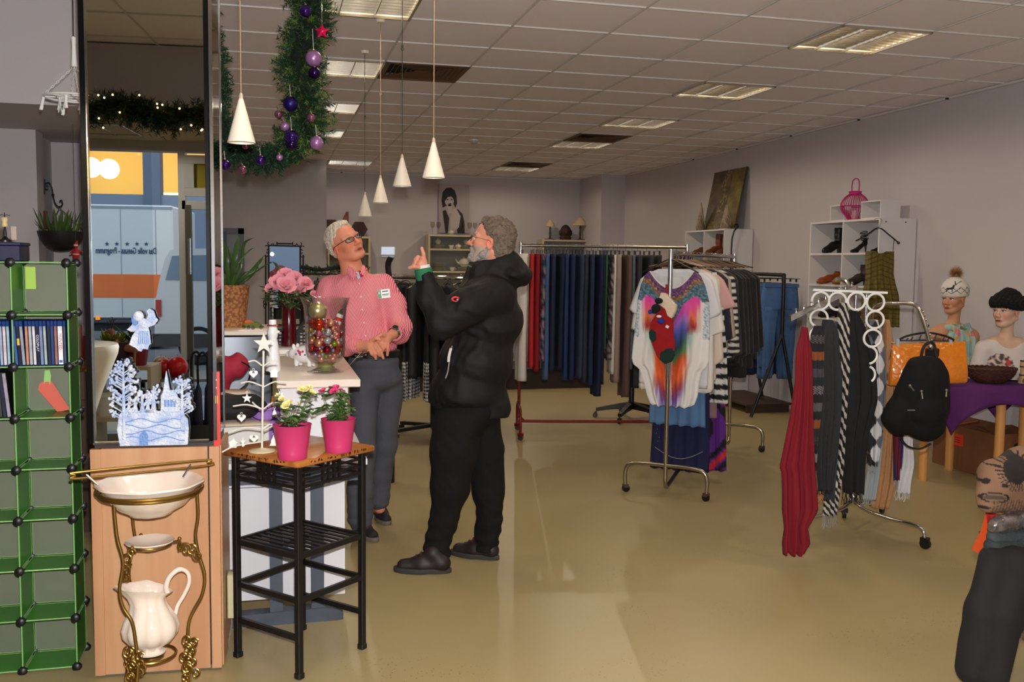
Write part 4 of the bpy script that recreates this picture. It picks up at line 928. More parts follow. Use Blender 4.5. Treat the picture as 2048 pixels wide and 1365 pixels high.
# ================================================================ PENDANTS AND GARLANDS
FLASH_UP=0.10
M_pend=mat('pendant_glass_white',(226,216,198),.35);M_cord=mat('pendant_cord',(150,128,96),.5);M_cordd=mat('pendant_cord_dark',(60,56,54),.5)
for i,(x,yt,yb,d,lab,mc) in enumerate([(483,185,286,3.30,'white cone pendant lamp nearest the mirrored pillar, hanging lowest in front',M_cord),(867,275,356,4.02,'white cone pendant lamp, rightmost and largest of the right four',M_cord),(804,308,373,4.85,'white cone pendant lamp, second from the right of the row',M_cordd),(761,350,406,5.80,'white cone pendant lamp between the second and the smallest one',M_cord),(730,384,433,6.65,'smallest and farthest white cone pendant lamp above the striped-shirt man',M_cordd)]):
    p=at(x,yb,d);r=.047;h_=(at(x,yt,d)-p).length
    t=thing('pendant_lamp',lab,'pendant lamp',p,0,'white cone pendant lamps')
    b=MB();b.lathe([(r,0),(r*.985,.004),(.0085,h_*.86),(.007,h_*.88),(.006,h_*.88),(r*.93,.004),(r*.93,0),(r,0)],36,cap=False);b.build('shade',M_pend,t,smooth=60)
    b=MB();b.lathe([(.0075,h_*.87),(.007,h_*.95),(.004,h_*.99),(0,h_)],12);b.build('cap',mat('pendant_cap',(205,190,160),.35,.4),t)
    b=MB();b.ball((0,0,.035),.016,10);b.tube([(0,0,.05),(0,0,h_*.8)],.006,8);b.build('bulb',mat('bulb_frosted',(240,236,225),.4),t)
    b=MB();b.tube([(0,0,h_),(0,0,CE-p.z)],.0022 if i<4 else .002,6);b.build('cord',mc,t)
    if i in (2,3,4):b=MB();zz=(at(x,(92,183,232)[i-2],d)-p).z;b.ball((0,0,zz),.006,8);b.tube([(cos(a)*.006,0,zz-.014+sin(a)*.008) for a in np.linspace(0,6.28,13)[:-1]],.0015,5,closed=True);b.build('cord_hook',mc,t)
    b=MB();b.lathe([(0,CE-p.z-.001),(.03,CE-p.z-.001),(.028,CE-p.z-.02),(0,CE-p.z-.022)],20);b.build('ceiling_rose',M_pend,t)
M_needle=mat('artificial_fir',(22,52,28),.6,var=.5,vscale=9);M_needle2=mat('artificial_fir_light',(84,106,40),.6,var=.3,vscale=9)
def fir(path,rad,ntip,seed,name,label,group=None,needles=16,nlen=.028,wd=.0022,light=0.0,cat='garland'):
    rr=random.Random(seed);P=cr(path,10);t=thing(name,label,cat,P[0],0,group);T_=Matrix.Translation(-P[0]);b=MB(T_);b2=MB(T_)
    w_=MB(T_);w_.tube(P,(rad(.5) if callable(rad) else rad)*.34,10);w_.build('wire',mat('garland_wire',(12,22,12),.9,bump=1,bscale=60),t);tips=[]
    for k in range(ntip):
        q=rr.uniform(0,len(P)-1.001);i=int(q);c=P[i].lerp(P[i+1],q-i);d=(P[min(i+2,len(P)-1)]-P[max(i-1,0)]).normalized();u,v,_=basis(d);a=rr.uniform(0,2*PI)
        R_=rad(q/(len(P)-1)) if callable(rad) else rad;o=(u*cos(a)+v*sin(a)+d*rr.uniform(-.6,.9)).normalized()*R_*rr.uniform(.55,1.08)+V3((0,0,-.01));e=c+o;tips.append(e);m=b2 if rr.random()<light else b
        s_=o.normalized();uu,vv,_=basis(s_)
        for n_ in range(needles):
            f=rr.uniform(.2,1.0);base=c+o*f;an=rr.uniform(0,2*PI);nd=(s_*.75+(uu*cos(an)+vv*sin(an))).normalized()*nlen*rr.uniform(.7,1.2);sd=nd.cross(V3((rr.uniform(-1,1),rr.uniform(-1,1),rr.uniform(-1,1)))).normalized()*wd
            j=m.pts([base-sd,base+sd,base+nd]);m.face(j,j+1,j+2)
    b.build('foliage',M_needle,t,smooth=0)
    if b2.f:b2.build('pale_foliage',M_needle2,t,smooth=0)
    return t,tips
GD=4.95
gpth=[at(x,y,GD) for x,y in ((612,-22),(622,40),(598,110),(612,180),(615,225),(605,262),(580,285))]
fir(gpth,lambda q:.14 if q<.9 else .11,950,1,'fir_garland','thick artificial fir garland hanging down from the ceiling with purple baubles',light=.22,needles=30,wd=.0028)
gp2=[at(x,y,GD+dz) for x,y,dz in ((590,285,.05),(560,310,.1),(520,318,.12),(478,305,.12),(446,262,.1),(432,205,.08),(434,150,.05),(420,100,0),(410,40,0),(400,-15,0))]
fir(gp2,.095,800,2,'fir_garland','thinner fir garland swag curving from the thick garland up behind the pillar',needles=28,wd=.0028)
M_pb_={'deep purple':mat('bauble_deep_purple',(52,16,104),.12,.6,coat=.5),'matt indigo':mat('bauble_indigo',(30,16,92),.35,.5),'pearl lilac':mat('bauble_pearl_lilac',(168,120,176),.3,.5),'shiny mauve':mat('bauble_mauve',(170,110,140),.08,.85),'dark violet':mat('bauble_dark_violet',(36,10,66),.2,.6)}
M_ribbon=mat('grey_ribbon',(150,146,152),.5)
for k,x,y,r,yt,where in [('deep purple',611,22,12,4,'at the very top of the thick garland'),('pearl lilac',627,117,16,58,'below the pink star'),('dark violet',629,146,11.5,132,'directly below the large lilac one'),('matt indigo',581,208,14.5,168,'hanging on the left side of the thick garland'),('shiny mauve',622,236,9,222,'at the right edge near the end of the thick garland'),('shiny mauve',557,229,8,218,'at the left edge of the thick garland'),('pearl lilac',570,253,9,240,'small, just above the purple ball at the bend'),('deep purple',583,275,14,234,'at the bend between both garlands'),('dark violet',583,289,11,275,'half hidden under the purple ball at the bend'),('pearl lilac',633,286,13.5,250,'hanging lowest on the right side'),('deep purple',521,321,10,296,'in the middle of the garland swag'),('pearl lilac',559,315,6.5,304,'smallest, on the right part of the swag'),('deep purple',450,330,11,302,'hanging below the left part of the swag'),('deep purple',436,289,9,276,'right beside the pillar edge'),('shiny mauve',485,340,9,326,'at the lowest point of the swag'),('shiny mauve',491,292,7,284,'small, behind the nearest cone lamp')]:
    d=GD-.13 if x>540 else GD-.06;c=at(x,y,d);rr_=r/1905*d;t=thing('bauble','%s bauble %s' % (k,where),'bauble',c,0,'baubles on the fir garland')
    b=MB();b.ball((0,0,0),rr_,16);b.build('ball',M_pb_[k],t,smooth=180)
    b=MB();b.lathe([(rr_*.22,rr_*.95),(rr_*.22,rr_*1.12),(0,rr_*1.14)],12);b.build('cap',M_bcap,t)
    top=at(x-2,yt,d+.02)-c;b=MB();b.bar((0,0,rr_*1.12),(top.x,top.y,max(top.z,rr_*1.3)),.004,.0012);b.build('ribbon',M_ribbon,t)
c=at(644,63,GD-.13);t=thing('star_ornament','glossy pink star hanging on a grey ribbon from the fir garland','ornament',c,-YAW)
b=MB();R_,r_=.045,.02;sp=star_pts(R_,r_)
i=b.pts([(x,0,z) for x,z in sp]+[(0,-.014,0),(0,.014,0)])
for k in range(10):b.face(i+k,i+(k+1) % 10,i+10);b.face(i+(k+1) % 10,i+k,i+11)
o=b.build('star',mat('pink_metallic',(226,24,92),.25,.5),t,smooth=0);md=o.modifiers.new('bevel','BEVEL');md.width=.003;md.segments=2
b=MB();b.bar((0,0,R_),(0,0,.19),.005,.001);b.build('ribbon',M_ribbon,t)
# white clip carousel hanging at the left
c=at(152,150,4.6);t=thing('clip_hanger','white round clip drying hanger hanging from a chain left of the pillar','drying hanger',c);T_=Matrix.Translation(-c);DH=4.6
b=MB(T_);zc=at(152,196,DH).z;R_=.135;cx,cy=at(150,196,DH).xy
b.tube([(cx+R_*cos(a),cy+R_*sin(a),zc) for a in np.linspace(0,2*PI,33)[:-1]],.005,8,closed=True)
b.tube([(cx+R_*.6*cos(a),cy+R_*.6*sin(a),zc) for a in np.linspace(0,2*PI,25)[:-1]],.004,8,closed=True)
for a in range(4):b.tube([(cx-R_*cos(a*PI/4),cy-R_*sin(a*PI/4),zc),(cx+R_*cos(a*PI/4),cy+R_*sin(a*PI/4),zc)],.0035,6)
b.build('ring_frame',M_wplast,t)
b=MB(T_);b.lathe([(.004,.0),(.014,.004),(.012,.03),(.009,.1),(.011,.14),(.004,.145)],12,(cx,cy,at(152,135,DH).z));b.build('stem',M_wplast,t)
for a in range(4):
    e0=V3((cx,cy,at(152,133,DH).z));e1=V3((cx+R_*cos(a*PI/2+.3),cy+R_*sin(a*PI/2+.3),zc));b=MB(T_)
    for k in range(12):
        p=e0.lerp(e1,(k+.5)/12);d=(e1-e0).normalized();u,v,_=basis(d);s_=u if k % 2 else v;b.tube([p+d*cos(q)*.009+s_*sin(q)*.004 for q in np.linspace(0,2*PI,9)[:-1]],.0012,4,closed=True)
    b.build('chain',M_wplast,t)
b=MB(T_);b.tube([V3((cx,cy,at(152,80,DH).z)),V3((cx+.006,cy,CE+.4))],.0025,5);b.build('hanging_wire',M_cordd,t)
for a in range(10):
    an=a*2*PI/10+.2;rr2=R_ if a % 2 else R_*.6;p=V3((cx+rr2*cos(an),cy+rr2*sin(an),zc-.008));pg=MB(T_ @ Matrix.Translation(p) @ Matrix.Rotation(an+a,4,'Z') @ Matrix.Rotation(.2*(a % 3-1),4,'X'))
    for s_ in (-1,1):pg.loft([[(s_*.002,-.005,0),(s_*.006,-.005,0),(s_*.006,.005,0),(s_*.002,.005,0)],[(s_*.001,-.005,-.03),(s_*.004,-.005,-.03),(s_*.004,.005,-.03),(s_*.001,.005,-.03)],[(s_*.006,-.006,-.06),(s_*.009,-.006,-.06),(s_*.009,.006,-.06),(s_*.006,.006,-.06)]])
    pg.build('peg',M_wplast,t)

# wall bracket with hanging planter at the left
PD_=6.36
def L_(x,y,d=PD_):return at(x,y,d)
c=L_(90,375);t=thing('wall_bracket','black wrought iron scroll bracket on the wall left of the pillar','bracket',c);T_=Matrix.Translation(-c)
b=MB(T_);b.bar(L_(89,358),L_(89,388),.016,.008);b.tube(cr([L_(90,368),L_(98,366),(L_(104,378)),L_(107,395),L_(111,408),L_(118,414),L_(125,409),L_(123,401),L_(119,403)],5),.0045,7);b.tube(cr([L_(90,378),L_(95,380),L_(96,373),L_(92,372)],5),.004,6);b.ball(L_(106,390),.01,8);b.build('scroll',MATS['wrought_iron'],t)
c=L_(122,480);t=thing('hanging_planter','dark round planter bowl hanging on cords from the iron bracket','planter',c);T_=Matrix.Translation(-c);r=.145
b=MB();z1=L_(122,463).z-c.z;b.lathe([(0,-.075),(.05,-.07),(.1,-.04),(.13,.0),(r,z1),(r-.01,z1),(.12,.0),(0,-.03)],32);b.build('bowl',mat('dark_planter',(20,18,20),.5),t)
b=MB(T_)
for a in (0.2,2.3,4.4):b.tube([L_(119,416),V3((c.x+r*cos(a),c.y+r*sin(a),c.z+z1))],.003,5)
b.build('cords',mat('cord_brown',(60,44,34),.7),t)
t=thing('potted_succulent','green pointed leaf plant growing in the hanging planter','plant',c+V3((0,0,z1)));b=MB(Matrix.Translation(-Vector(t.location)));rr=random.Random(8)
for k in range(60):
    a=rr.uniform(0,6.28);q=rr.uniform(0,.12);p=c+V3((cos(a)*q,sin(a)*q,z1-.02));leaf_mb(b,p,p+V3((cos(a)*rr.uniform(.02,.09),sin(a)*rr.uniform(.02,.09),rr.uniform(.06,.17))),.018)
b.build('leaves',mat('succulent_leaf',(60,84,36),.5,var=.3,vscale=12),t,smooth=70)
p=L_(91,440,6.37);t=thing('wall_thermometer','narrow dark red strip hanging on the wall beside the bracket','wall ornament',p,-YAW)
b=MB();b.box((0,0,0),(.026,.012,.12),bev=.003);b.build('strip',mat('dark_red_wood',(92,36,40),.6),t)
p=L_(152,505,6.15);t=thing('santa_figure','small red santa figure hanging between shelf and pillar','figurine',p)
B=Blob((-.05,-.05,-.09),(.05,.05,.08),.004);B.ell((0,0,-.01),(.022,.018,.035),.008);B.ell((0,0,.04),(.014,.014,.016),.004);B.cap((0,0,.05),(.008,0,.075),.013,.003,.004);B.cap((-.01,0,-.03),(-.012,0,-.07),.009,.008,.004);B.cap((.01,0,-.03),(.014,0,-.07),.009,.008,.004);B.cap((-.015,0,.01),(-.035,0,-.01),.008,.006,.004);B.cap((.015,0,.01),(.035,0,.0),.008,.006,.004)
def sc_(P):
    c_=np.tile(np.array(rgb(150,20,20)[:3]),(len(P),1));w_=np.array(rgb(210,200,190)[:3]);c_[(abs(P[:,2]-.045)<.004)]=w_;c_[(P[:,2]<-.065)]=.02;c_[(abs(P[:,2]+.012)<.003)]=w_;return c_
B.build('body',mat('painted_attr',(200,200,200),.6,attr=True),t,col=sc_)
b=MB();b.tube([(0,0,.07),(0,0,ZS-p.z)],.0012,5);b.build('thread',M_cordd,t)

# dark wooden sideboard glimpsed between the green shelf and the pillar
sx0,sx1=at(120,900,5.3),at(215,900,5.3);t=thing('sideboard','dark brown wooden sideboard glimpsed between the green shelf and the pillar','cabinet',(sx0.x,sx0.y,0));M_sb=mat('dark_walnut',(70,42,30),.5,col2=(48,28,20),vscale=8,stretch=(1,1,.2));W_=(sx1-sx0).length
b=MB();b.box((W_/2,.25,.45),(W_,.42,.9));b.build('body',M_sb,t);b=MB();b.box((W_/2,.25,.915),(W_+.03,.45,.03));b.build('top',M_sb,t)
for z in (.25,.62):b=MB();b.box((W_/2,.03,z),(W_-.05,.015,.3));d_=b.build('drawer',M_sb,t);b=MB();b.ball((W_/2-.05,.015,z),.014,8);b.build('knob',M_bcap,d_)
for i,(px,h_) in enumerate(((160,.26),(172,.20))):
    p=at(px,700,5.45);t2=thing('candle','dark %s candle in a brass foot on the dark sideboard' % ('brown','red')[i],'candle',(p.x,p.y,.93),0,'candles on the sideboard');b=MB();b.lathe([(0,0),(.03,0),(.03,.008),(.01,.02),(.012,.06),(0,.06)],16);b.build('holder',M_brass,t2);b=MB();b.lathe([(0,.06),(.016,.06),(.015,h_),(0,h_)],14);b.build('candle',mat('candle_dark_%d' % i,((84,40,26),(96,20,22))[i],.5),t2)
# ================================================================ PEOPLE
fl2=None
ROTV=Matrix(((RT.x,FH.x,0),(RT.y,FH.y,0),(0,0,1)))      # columns: image right, into depth, up (roll ignored)
ROTV=Matrix.Rotation(-YAW,3,'Z')
def wr(P,amp,fr,seed=0):
    r=np.random.RandomState(seed);out=P.copy()
    for k in range(4):
        d=r.normal(size=3);d/=np.linalg.norm(d);v=r.normal(size=3);v/=np.linalg.norm(v);ph=r.uniform(0,6.28)
        s_=np.sin((P@d)*fr*(1+.55*k)+ph+1.5*np.sin((P@v)*fr*.5));out+=v[None]*(s_*amp/(1+.5*k))[:,None]
    return out
def head_prims(B,c,M,k=1.0,jaw=1.0,neck=None,neck_r=.055,nose=1.0):
    R=lambda f,l,u:c+M@V3((f*k,l*k,u*k));e=lambda p,r,kk=.012,cut=False:B.ell(R(*p),[x*k for x in r],kk,M,cut)
    e((-.012,0,.035),(.098,.076,.086));e((.028,0,-.028),(.060,.058,.085),.03)
    for s_ in (-1,1):
        B.cap(R(-.025,s_*.052,-.05),R(.055,s_*.024,-.098*jaw),.02*k,.018*k,.03);e((.058,s_*.038,-.026),(.027,.022,.028),.02)
        B.cap(R(.083,s_*.012,.020),R(.070,s_*.05,.016),.011*k,.010*k,.012)
        e((-.004,s_*.077,-.012),(.019,.008,.031),.005);e((.0,s_*.085,-.01),(.010,.006,.019),.004,True)
    e((.070,0,-.100*jaw),(.021,.024,.018),.02)
    for s_ in (-1,1):e((.096,s_*.031,.0),(.013,.017,.010),.008,True)
    B.cap(R(.086,0,.008),R(.112*nose,0,-.032),.008*k,.0125*k,.009)
    for s_ in (-1,1):e((.099,s_*.013,-.036),(.011,.008,.008),.006)
    e((.084,0,-.065),(.012,.026,.016),.012)
    B.cap(R(.092,-.017,-.0635),R(.092,.017,-.0635),.0055*k,.0055*k,.004);B.cap(R(.090,-.014,-.0735),R(.090,.014,-.0735),.0065*k,.0065*k,.004)
    B.cap(R(.099,-.02,-.0685),R(.099,.02,-.0685),.003*k,.003*k,.003,True)
    if neck is not None:B.cap(R(-.03,0,-.05),neck,neck_r,neck_r*1.08,.02)
def head_col(P,c,M,k,skin,hair=None,lips=(150,70,62),brow=(90,70,55),beard=None,brow_w=.0045):
    q=(P-np.array(c))@np.array(M)/k;f,l,u=q[:,0],q[:,1],q[:,2];C=np.tile(np.array(rgb(*skin)[:3]),(len(P),1));mix=lambda m,col:C*(1-m[:,None])+np.array(rgb(*col)[:3])[None]*m[:,None]
    near=(np.abs(u)<.16) & (np.abs(l)<.12) & (np.abs(f)<.14);g=lambda x:np.clip(x,0,1)*near
    red=tuple(min(255,int(a*b_)) for a,b_ in zip(skin,(1.02,.84,.80)))
    C=mix(g(1-((f-.105)**2+l**2+(u+.03)**2)/.0005),red);C=mix(g(.8-((np.abs(l)-.045)**2+(u+.03)**2)/.0006)*(f>.03),red);C=mix(g(1-((np.abs(l)-.08)**2+(u+.01)**2+(f)**2)/.0012)*.8,red)
    if beard:
        n_=.5+.5*np.sin(l*900)*np.sin(u*800+f*500);m=((u<-.035-.6*np.clip(.07-f,0,.1)*0) & (f>-.01) & (u<-.02-.25*np.maximum(0,f-.05)) & ~((np.abs(l)<.017) & (u>-.045)))*1.0
        m=m*near;C=mix(m*(.75+.25*n_),beard)
    C=mix(g(1.6-((l/.026)**2+((u+.0685)/.009)**2)*1.4)*(f>.07),lips)
    arch=.023+.10*np.maximum(0,.02-np.abs(np.abs(l)-.032));C=mix(((np.abs(u-arch)<brow_w) & (np.abs(l)>.014) & (np.abs(l)<.054) & (f>.04))*near*.85,brow)
    return C
def eyes(c,M,k,parent,iris=(70,90,110),look=(1,0,.1)):
    for s_ in (-1,1):
        p=c+M@(V3((.0805,s_*.031,0))*k);b=MB(Matrix.Translation(-Vector(parent.location)));b.ball(p,.0125*k,12);o=b.build('eye',mat('eye_white',(214,206,200),.15),parent,smooth=180)
        d=(M@Vector(look)).normalized();b=MB(Matrix.Translation(-Vector(parent.location)));u,v,_=basis(d)
        for r_,off,mi in ((.0058,.0116,0),(.0026,.0122,1)):b.mi=mi;b.loft([[p+d*(off*k)+(u*cos(a)+v*sin(a))*r_*k for a in np.linspace(0,2*PI,13)[:-1]],[p+d*((off+.0006)*k)+(u*cos(a)+v*sin(a))*r_*.9*k for a in np.linspace(0,2*PI,13)[:-1]]])
        b.build('iris',[mat('iris',iris,.2),mat('pupil',(10,10,12),.1)],o)
        # upper lid
        b=MB(Matrix.Translation(-Vector(parent.location)));b.tube(cr([c+M@(Vector(q)*k) for q in ((.077,s_*.047,.0),(.089,s_*.039,.0072),(.0925,s_*.030,.0085),(.088,s_*.017,.002))],5),.0019*k,6);b.build('eyelid',mat('eyelid_skin',(190,130,108),.5),parent)
def glasses(c,M,k,parent,m,w_=.024,h_=.014,wire=.0013,label='glasses'):
    T_=Matrix.Translation(-Vector(parent.location));b=MB(T_);R=lambda f,l,u:c+M@V3((f*k,l*k,u*k))
    for s_ in (-1,1):
        b.tube([R(.108-.012*abs(cos(a)*w_+.031)*8*.1-.010*abs((.033+cos(a)*w_)/.05)**2,s_*(.033+cos(a)*w_),-.003+math.copysign(abs(sin(a))**.7,sin(a))*h_) for a in np.linspace(0,2*PI,25)[:-1]],wire,6,closed=True)
        b.tube([R(.093,s_*.058,.006),R(.06,s_*.077,.006),R(.0,s_*.083,.004),R(-.018,s_*.082,-.012)],wire*1.1,6)
    b.tube(cr([R(.108,-.010,0),R(.112,0,.004),R(.108,.010,0)],4),wire,6);g=b.build(label,m,parent)
    for s_ in (-1,1):
        b=MB(T_);b.loft([[R(.106+o-.010*abs((.033+cos(a)*w_)/.05)**2,s_*(.033+cos(a)*w_*.97),-.003+math.copysign(abs(sin(a))**.7,sin(a))*h_*.97) for a in np.linspace(0,2*PI,17)[:-1]] for o in (0,.001)]);b.build('lens',glass_mat('lens_glass',(238,240,240),.6),g)
def hair_blob(fn,name,m,parent,lo,hi,h_=.004,amp=.003,fr=220,seed=0):
    B=Blob(lo,hi,h_);fn(B)
    def dsp(P):Q=wr(P,amp,fr,seed);return wr(Q,amp*.7,fr*2.1,seed+1)
    return B.build(name,m,parent,disp=dsp,origin=parent.location)
M_skin=mat('skin_attr',(220,170,150),.5,attr=True,spec=.4)
def shoe(heel,toe,parent,mu,ms,w_=.048,hgt=.085,name='shoe',lace=None):
    heel=Vector(heel);toe=Vector(toe);d=(toe-heel);L=d.length;d.normalize();s_=V3((-d.y,d.x,0));T_=-Vector(parent.location)
    P=lambda f,l,z:heel+d*(f*L)+s_*l+V3((0,0,z));B=Blob((heel+toe)/2-V3((L*.75,L*.75,.03)),(heel+toe)/2+V3((L*.75,L*.75,.2)),.005)
    B.cap(P(.12,0,.045),P(.5,0,.04),w_*.72,w_*.8,.02);B.cap(P(.5,0,.036),P(.84,0,.03),w_*.82,w_*.68,.02);B.cap(P(.17,0,.06),P(.3,0,.10),w_*.75,w_*.8,.02);B.cap(P(.35,0,.09),P(.6,0,.055),w_*.6,w_*.5,.02)
    for q in (.2,.5,.8):B.ell(P(q,0,-.035),(.16,.16,.045),.004,None,True)
    up=B.build(name,mu,parent,origin=parent.location)
    b=MB(Matrix.Translation(T_));out=[]
    for k in range(28):
        a=2*PI*k/28;f=.5+.53*cos(a);l=sin(a)*w_*(1.02 if cos(a)>0 else .82);l*=1-.18*max(0,-cos(a));out.append((f,l))
    b.loft([[P(f,l,z) for f,l in [(.5+(f-.5)*s2,l*s2) for f,l in out]] for z,s2 in ((.0,.97),(.006,1.0),(.02,1.0),(.026,.98))]);b.build('sole',ms,up)
    if lace:
        for k in range(4):b=MB(Matrix.Translation(T_));f=.42+.09*k;zz=.118-.016*k;b.tube(cr([P(f,-.022,zz-.012),P(f+.02,0,zz+.002),P(f,.022,zz-.012)],4),.0028,6);b.build('lace',lace,up)
    return up
def finger(B,pts,r0=.0088,r1=.0070,k=.005):B.chain(pts,list(np.linspace(r0,r1,len(pts))),k)

# ---------------------------------------------------------------- man in the black jacket
D2=4.88
def A(x,y,dd=0.0):return at(x,y,D2+dd)
fA=atz(845,1143,0);fB=atz(955,1118,0);o2=((fA+fB)/2)
H2=A(983,484,0);Fd=(-RT*.97+FH*.10+V3((0,0,.22))).normalized();Ld=V3((0,0,1)).cross(Fd).normalized();Ud=Fd.cross(Ld).normalized();M2h=Matrix((Fd,Ld,Ud)).transposed()
K2=.99
B=Blob(o2+V3((-.62,-.5,-.02)),o2+V3((.55,.55,1.88)),.0048)
head_prims(B,H2,M2h,K2,1.0,A(992,560,0),.06)
B.ell(A(968,630),(.13,.17,.19),.04,ROTV);B.ell(A(955,740),(.13,.16,.17),.05,ROTV);B.ell(A(945,815),(.12,.15,.1),.05,ROTV)
B.chain([A(915,850,-.08),A(905,985,-.1),A(878,1085,-.1)],[.075,.055,.04],.03);B.chain([A(962,850,.08),A(975,985,.1),A(972,1080,.1)],[.075,.055,.04],.03)
B.cap(V3((*A(878,1085,-.1).xy,.1)),atz(880,1142,0)+V3((0,0,.05)),.033,.03,.01);B.cap(V3((*A(972,1080,.1).xy,.1)),atz(978,1118,0)+V3((0,0,.05)),.033,.03,.01)
EL=A(884,645,-.26);WR=A(848,548,-.27);B.chain([A(985,590,-.17),EL,WR],[.055,.042,.03],.03)
B.chain([A(985,590,.17),A(950,700,.24),A(905,760,.1)],[.055,.042,.03],.03)
# left hand, index finger raised
hc=A(842,526,-.27);B.ell(hc,(.03,.018,.034),.015,ROTV);B.cap(WR,hc,.027,.028,.01)
finger(B,[A(848,518,-.275),A(847,508,-.285),A(843.5,497,-.285)],.0105,.0085)
finger(B,[A(842,520,-.29),A(836,514,-.31),A(834,521,-.32)],.0095,.008);finger(B,[A(838,524,-.29),A(831,519,-.31),A(830,527,-.32)],.0092,.0078);finger(B,[A(836,529,-.28),A(828,526,-.30),A(826,533,-.31)],.0085,.0072)
finger(B,[A(838,535,-.30),A(828,533,-.315),A(819,536,-.31)],.0105,.0085)
# right hand hangs in front, hidden by the jacket side
hr=A(893,772,.08);B.ell(hr,(.035,.02,.03),.01,ROTV)
for k in range(4):finger(B,[hr+V3((0,0,-.005)),A(885-2*k,782+3*k,.08+.012*k),A(882-2*k,792+3*k,.08+.012*k)],.009,.0075)
finger(B,[hr,A(880,772,.05)],.01,.008)
man2=B.build('person',M_skin,None,origin=o2,col=lambda P:head_col(P,H2,M2h,K2,(214,146,122),beard=(168,158,150),brow=(120,105,95)))
man2.location=o2;tag(man2,'man in a black hooded jacket standing in profile, pointing upward with raised hand','person')
R2=lambda f,l,u:H2+M2h@V3((f*K2,l*K2,u*K2))
def h2(B):
    B.ell(R2(-.022,0,.050),(.098,.086,.084),.01,M2h);B.ell(R2(-.055,0,-.01),(.068,.082,.085),.02,M2h);B.cap(R2(-.07,-.03,-.055),R2(-.07,.03,-.055),.042,.042,.02)
    B.ell(R2(.02,0,.095),(.05,.06,.026),.02,M2h)
    B.ell(R2(.085,0,-.0),(.075,.12,.083),.015,M2h,True)
    for s_ in (-1,1):B.ell(R2(.012,s_*.09,-.015),(.03,.03,.043),.008,M2h,True)
hair_blob(h2,'hair',mat('grey_brown_hair',(112,98,84),.75,var=.45,vscale=70,bump=.8,bscale=140),man2,H2-V3((.2,.2,.2)),H2+V3((.2,.2,.2)),.004,.0042,150,4)
def bd(B):
    for s_ in (-1,1):B.chain([R2(.0,s_*.066,-.03),R2(.02,s_*.056,-.07),R2(.06,s_*.03,-.108),R2(.078,0,-.112)],[.010,.014,.016,.018],.02);B.cap(R2(.088,s_*.025,-.07),R2(.094,s_*.006,-.052),.007,.008,.01)
    B.ell(R2(.082,0,-.095),(.018,.026,.02),.02,M2h)
hair_blob(bd,'beard',mat('grey_beard',(160,150,144),.85,var=.35,vscale=90,bump=.7,bscale=160),man2,H2-V3((.18,.18,.2)),H2+V3((.18,.18,.1)),.0038,.002,260,8)
eyes(H2,M2h,K2,man2,look=(1,0,.05));glasses(H2,M2h,K2,man2,mat('wire_rim',(80,50,44),.3,.7),.021,.015,.0011)
M_jk=mat('black_softshell',(19,18,20),.7,bump=.6,bscale=11,spec=.32)
B=Blob(o2+V3((-.62,-.55,.6)),o2+V3((.62,.55,1.68)),.0065)
for (x,y,r,dd) in ((974,585,(.15,.20,.10),0),(972,640,(.185,.225,.17),0),(953,720,(.188,.22,.17),0),(936,778,(.185,.215,.13),0)):B.ell(A(x,y,dd),r,.05,ROTV)
B.cap(A(905,800,0),A(975,815,0),.12,.12,.05);B.cap(A(955,560,0),A(985,545,0),.075,.09,.04)
B.chain([A(987,592,-.15),A(935,612,-.24),EL,A(862,600,-.265),A(849,553,-.27)],[.098,.085,.078,.064,.048],.035)
B.chain([A(985,590,.15),A(950,700,.25),A(905,760,.12)],[.095,.075,.055],.03)
B.chain([A(975,540,0),A(1010,538,0),A(1043,556,0)],[.088,.088,.050],.035);B.ell(A(1030,548,0),(.07,.13,.045),.03,ROTV);B.cap(A(958,545,-.05),A(962,545,.05),.05,.05,.03)
B.ell(R2(-.005,0,-.05),(.085,.075,.10),.012,M2h,True);B.cap(A(975,520,0),A(968,505,0),.065,.075,.01,True)
for (x0,y0,x1,y1) in ((845,812,925,838),(925,838,1030,848)):# hem
    pass
zh=A(930,832).z
def jd(P):
    P=wr(P,.0062,17,3);P=wr(P,.0042,36,5);P=wr(P,.0018,85,6);u_=(P-np.array(A(930,800)))@np.array(RT);cut=zh+.0-.13*u_-.03*np.clip(-u_-.05,0,1)*0;cut=np.where(u_<0,zh+.012-.30*u_,zh+.012-.06*u_);P[:,2]=np.maximum(P[:,2],cut+0*(u_));return P
jk=B.build('jacket',M_jk,man2,disp=jd,origin=o2)
J_=Matrix.Translation(-o2)
b=MB(J_);b.tube(cr([A(904,692,-.235),A(900,712,-.24),A(896,742,-.24),A(891,757,-.24)],5),.0035,6);b.build('pocket_zip',mat('zip_grey',(150,150,155),.4,.3),jk)
b=MB(J_);b.tube(cr([A(902,697,-.245),A(898,712,-.25),A(897,724,-.25)],5),.007,6);b.build('reflective_tab',mat('reflective_white',(220,220,222),.3),jk)
lc=A(912,598,-.325);b=MB(J_ @ Matrix.Translation(lc) @ Matrix.Rotation(-YAW-.1,4,'Z'))
for (pts,m_) in (([(-.020,0),(-.016,.008),(-.004,.013),(.010,.010),(.019,.002),(.012,.001),(.004,.005),(-.006,.004),(-.012,-.002),(-.006,-.008),(.006,-.010),(.014,-.006),(.006,-.014),(-.008,-.013),(-.018,-.007)],0),([(.004,-.003),(.012,-.001),(.014,-.005),(.008,-.007)],1)):b.mi=m_;b.prism(pts[::-1],.03)
b.build('red_emblem',[mat('emblem_red',(206,26,34),.5),MATS['reflective_white']],jk)
b=MB(J_);b.tube(cr([A(936,531,-.06),A(948,536,-.085),A(957,534,-.095)],4),.004,6);b.build('collar_piping',mat('piping_grey',(96,98,104),.5),jk)
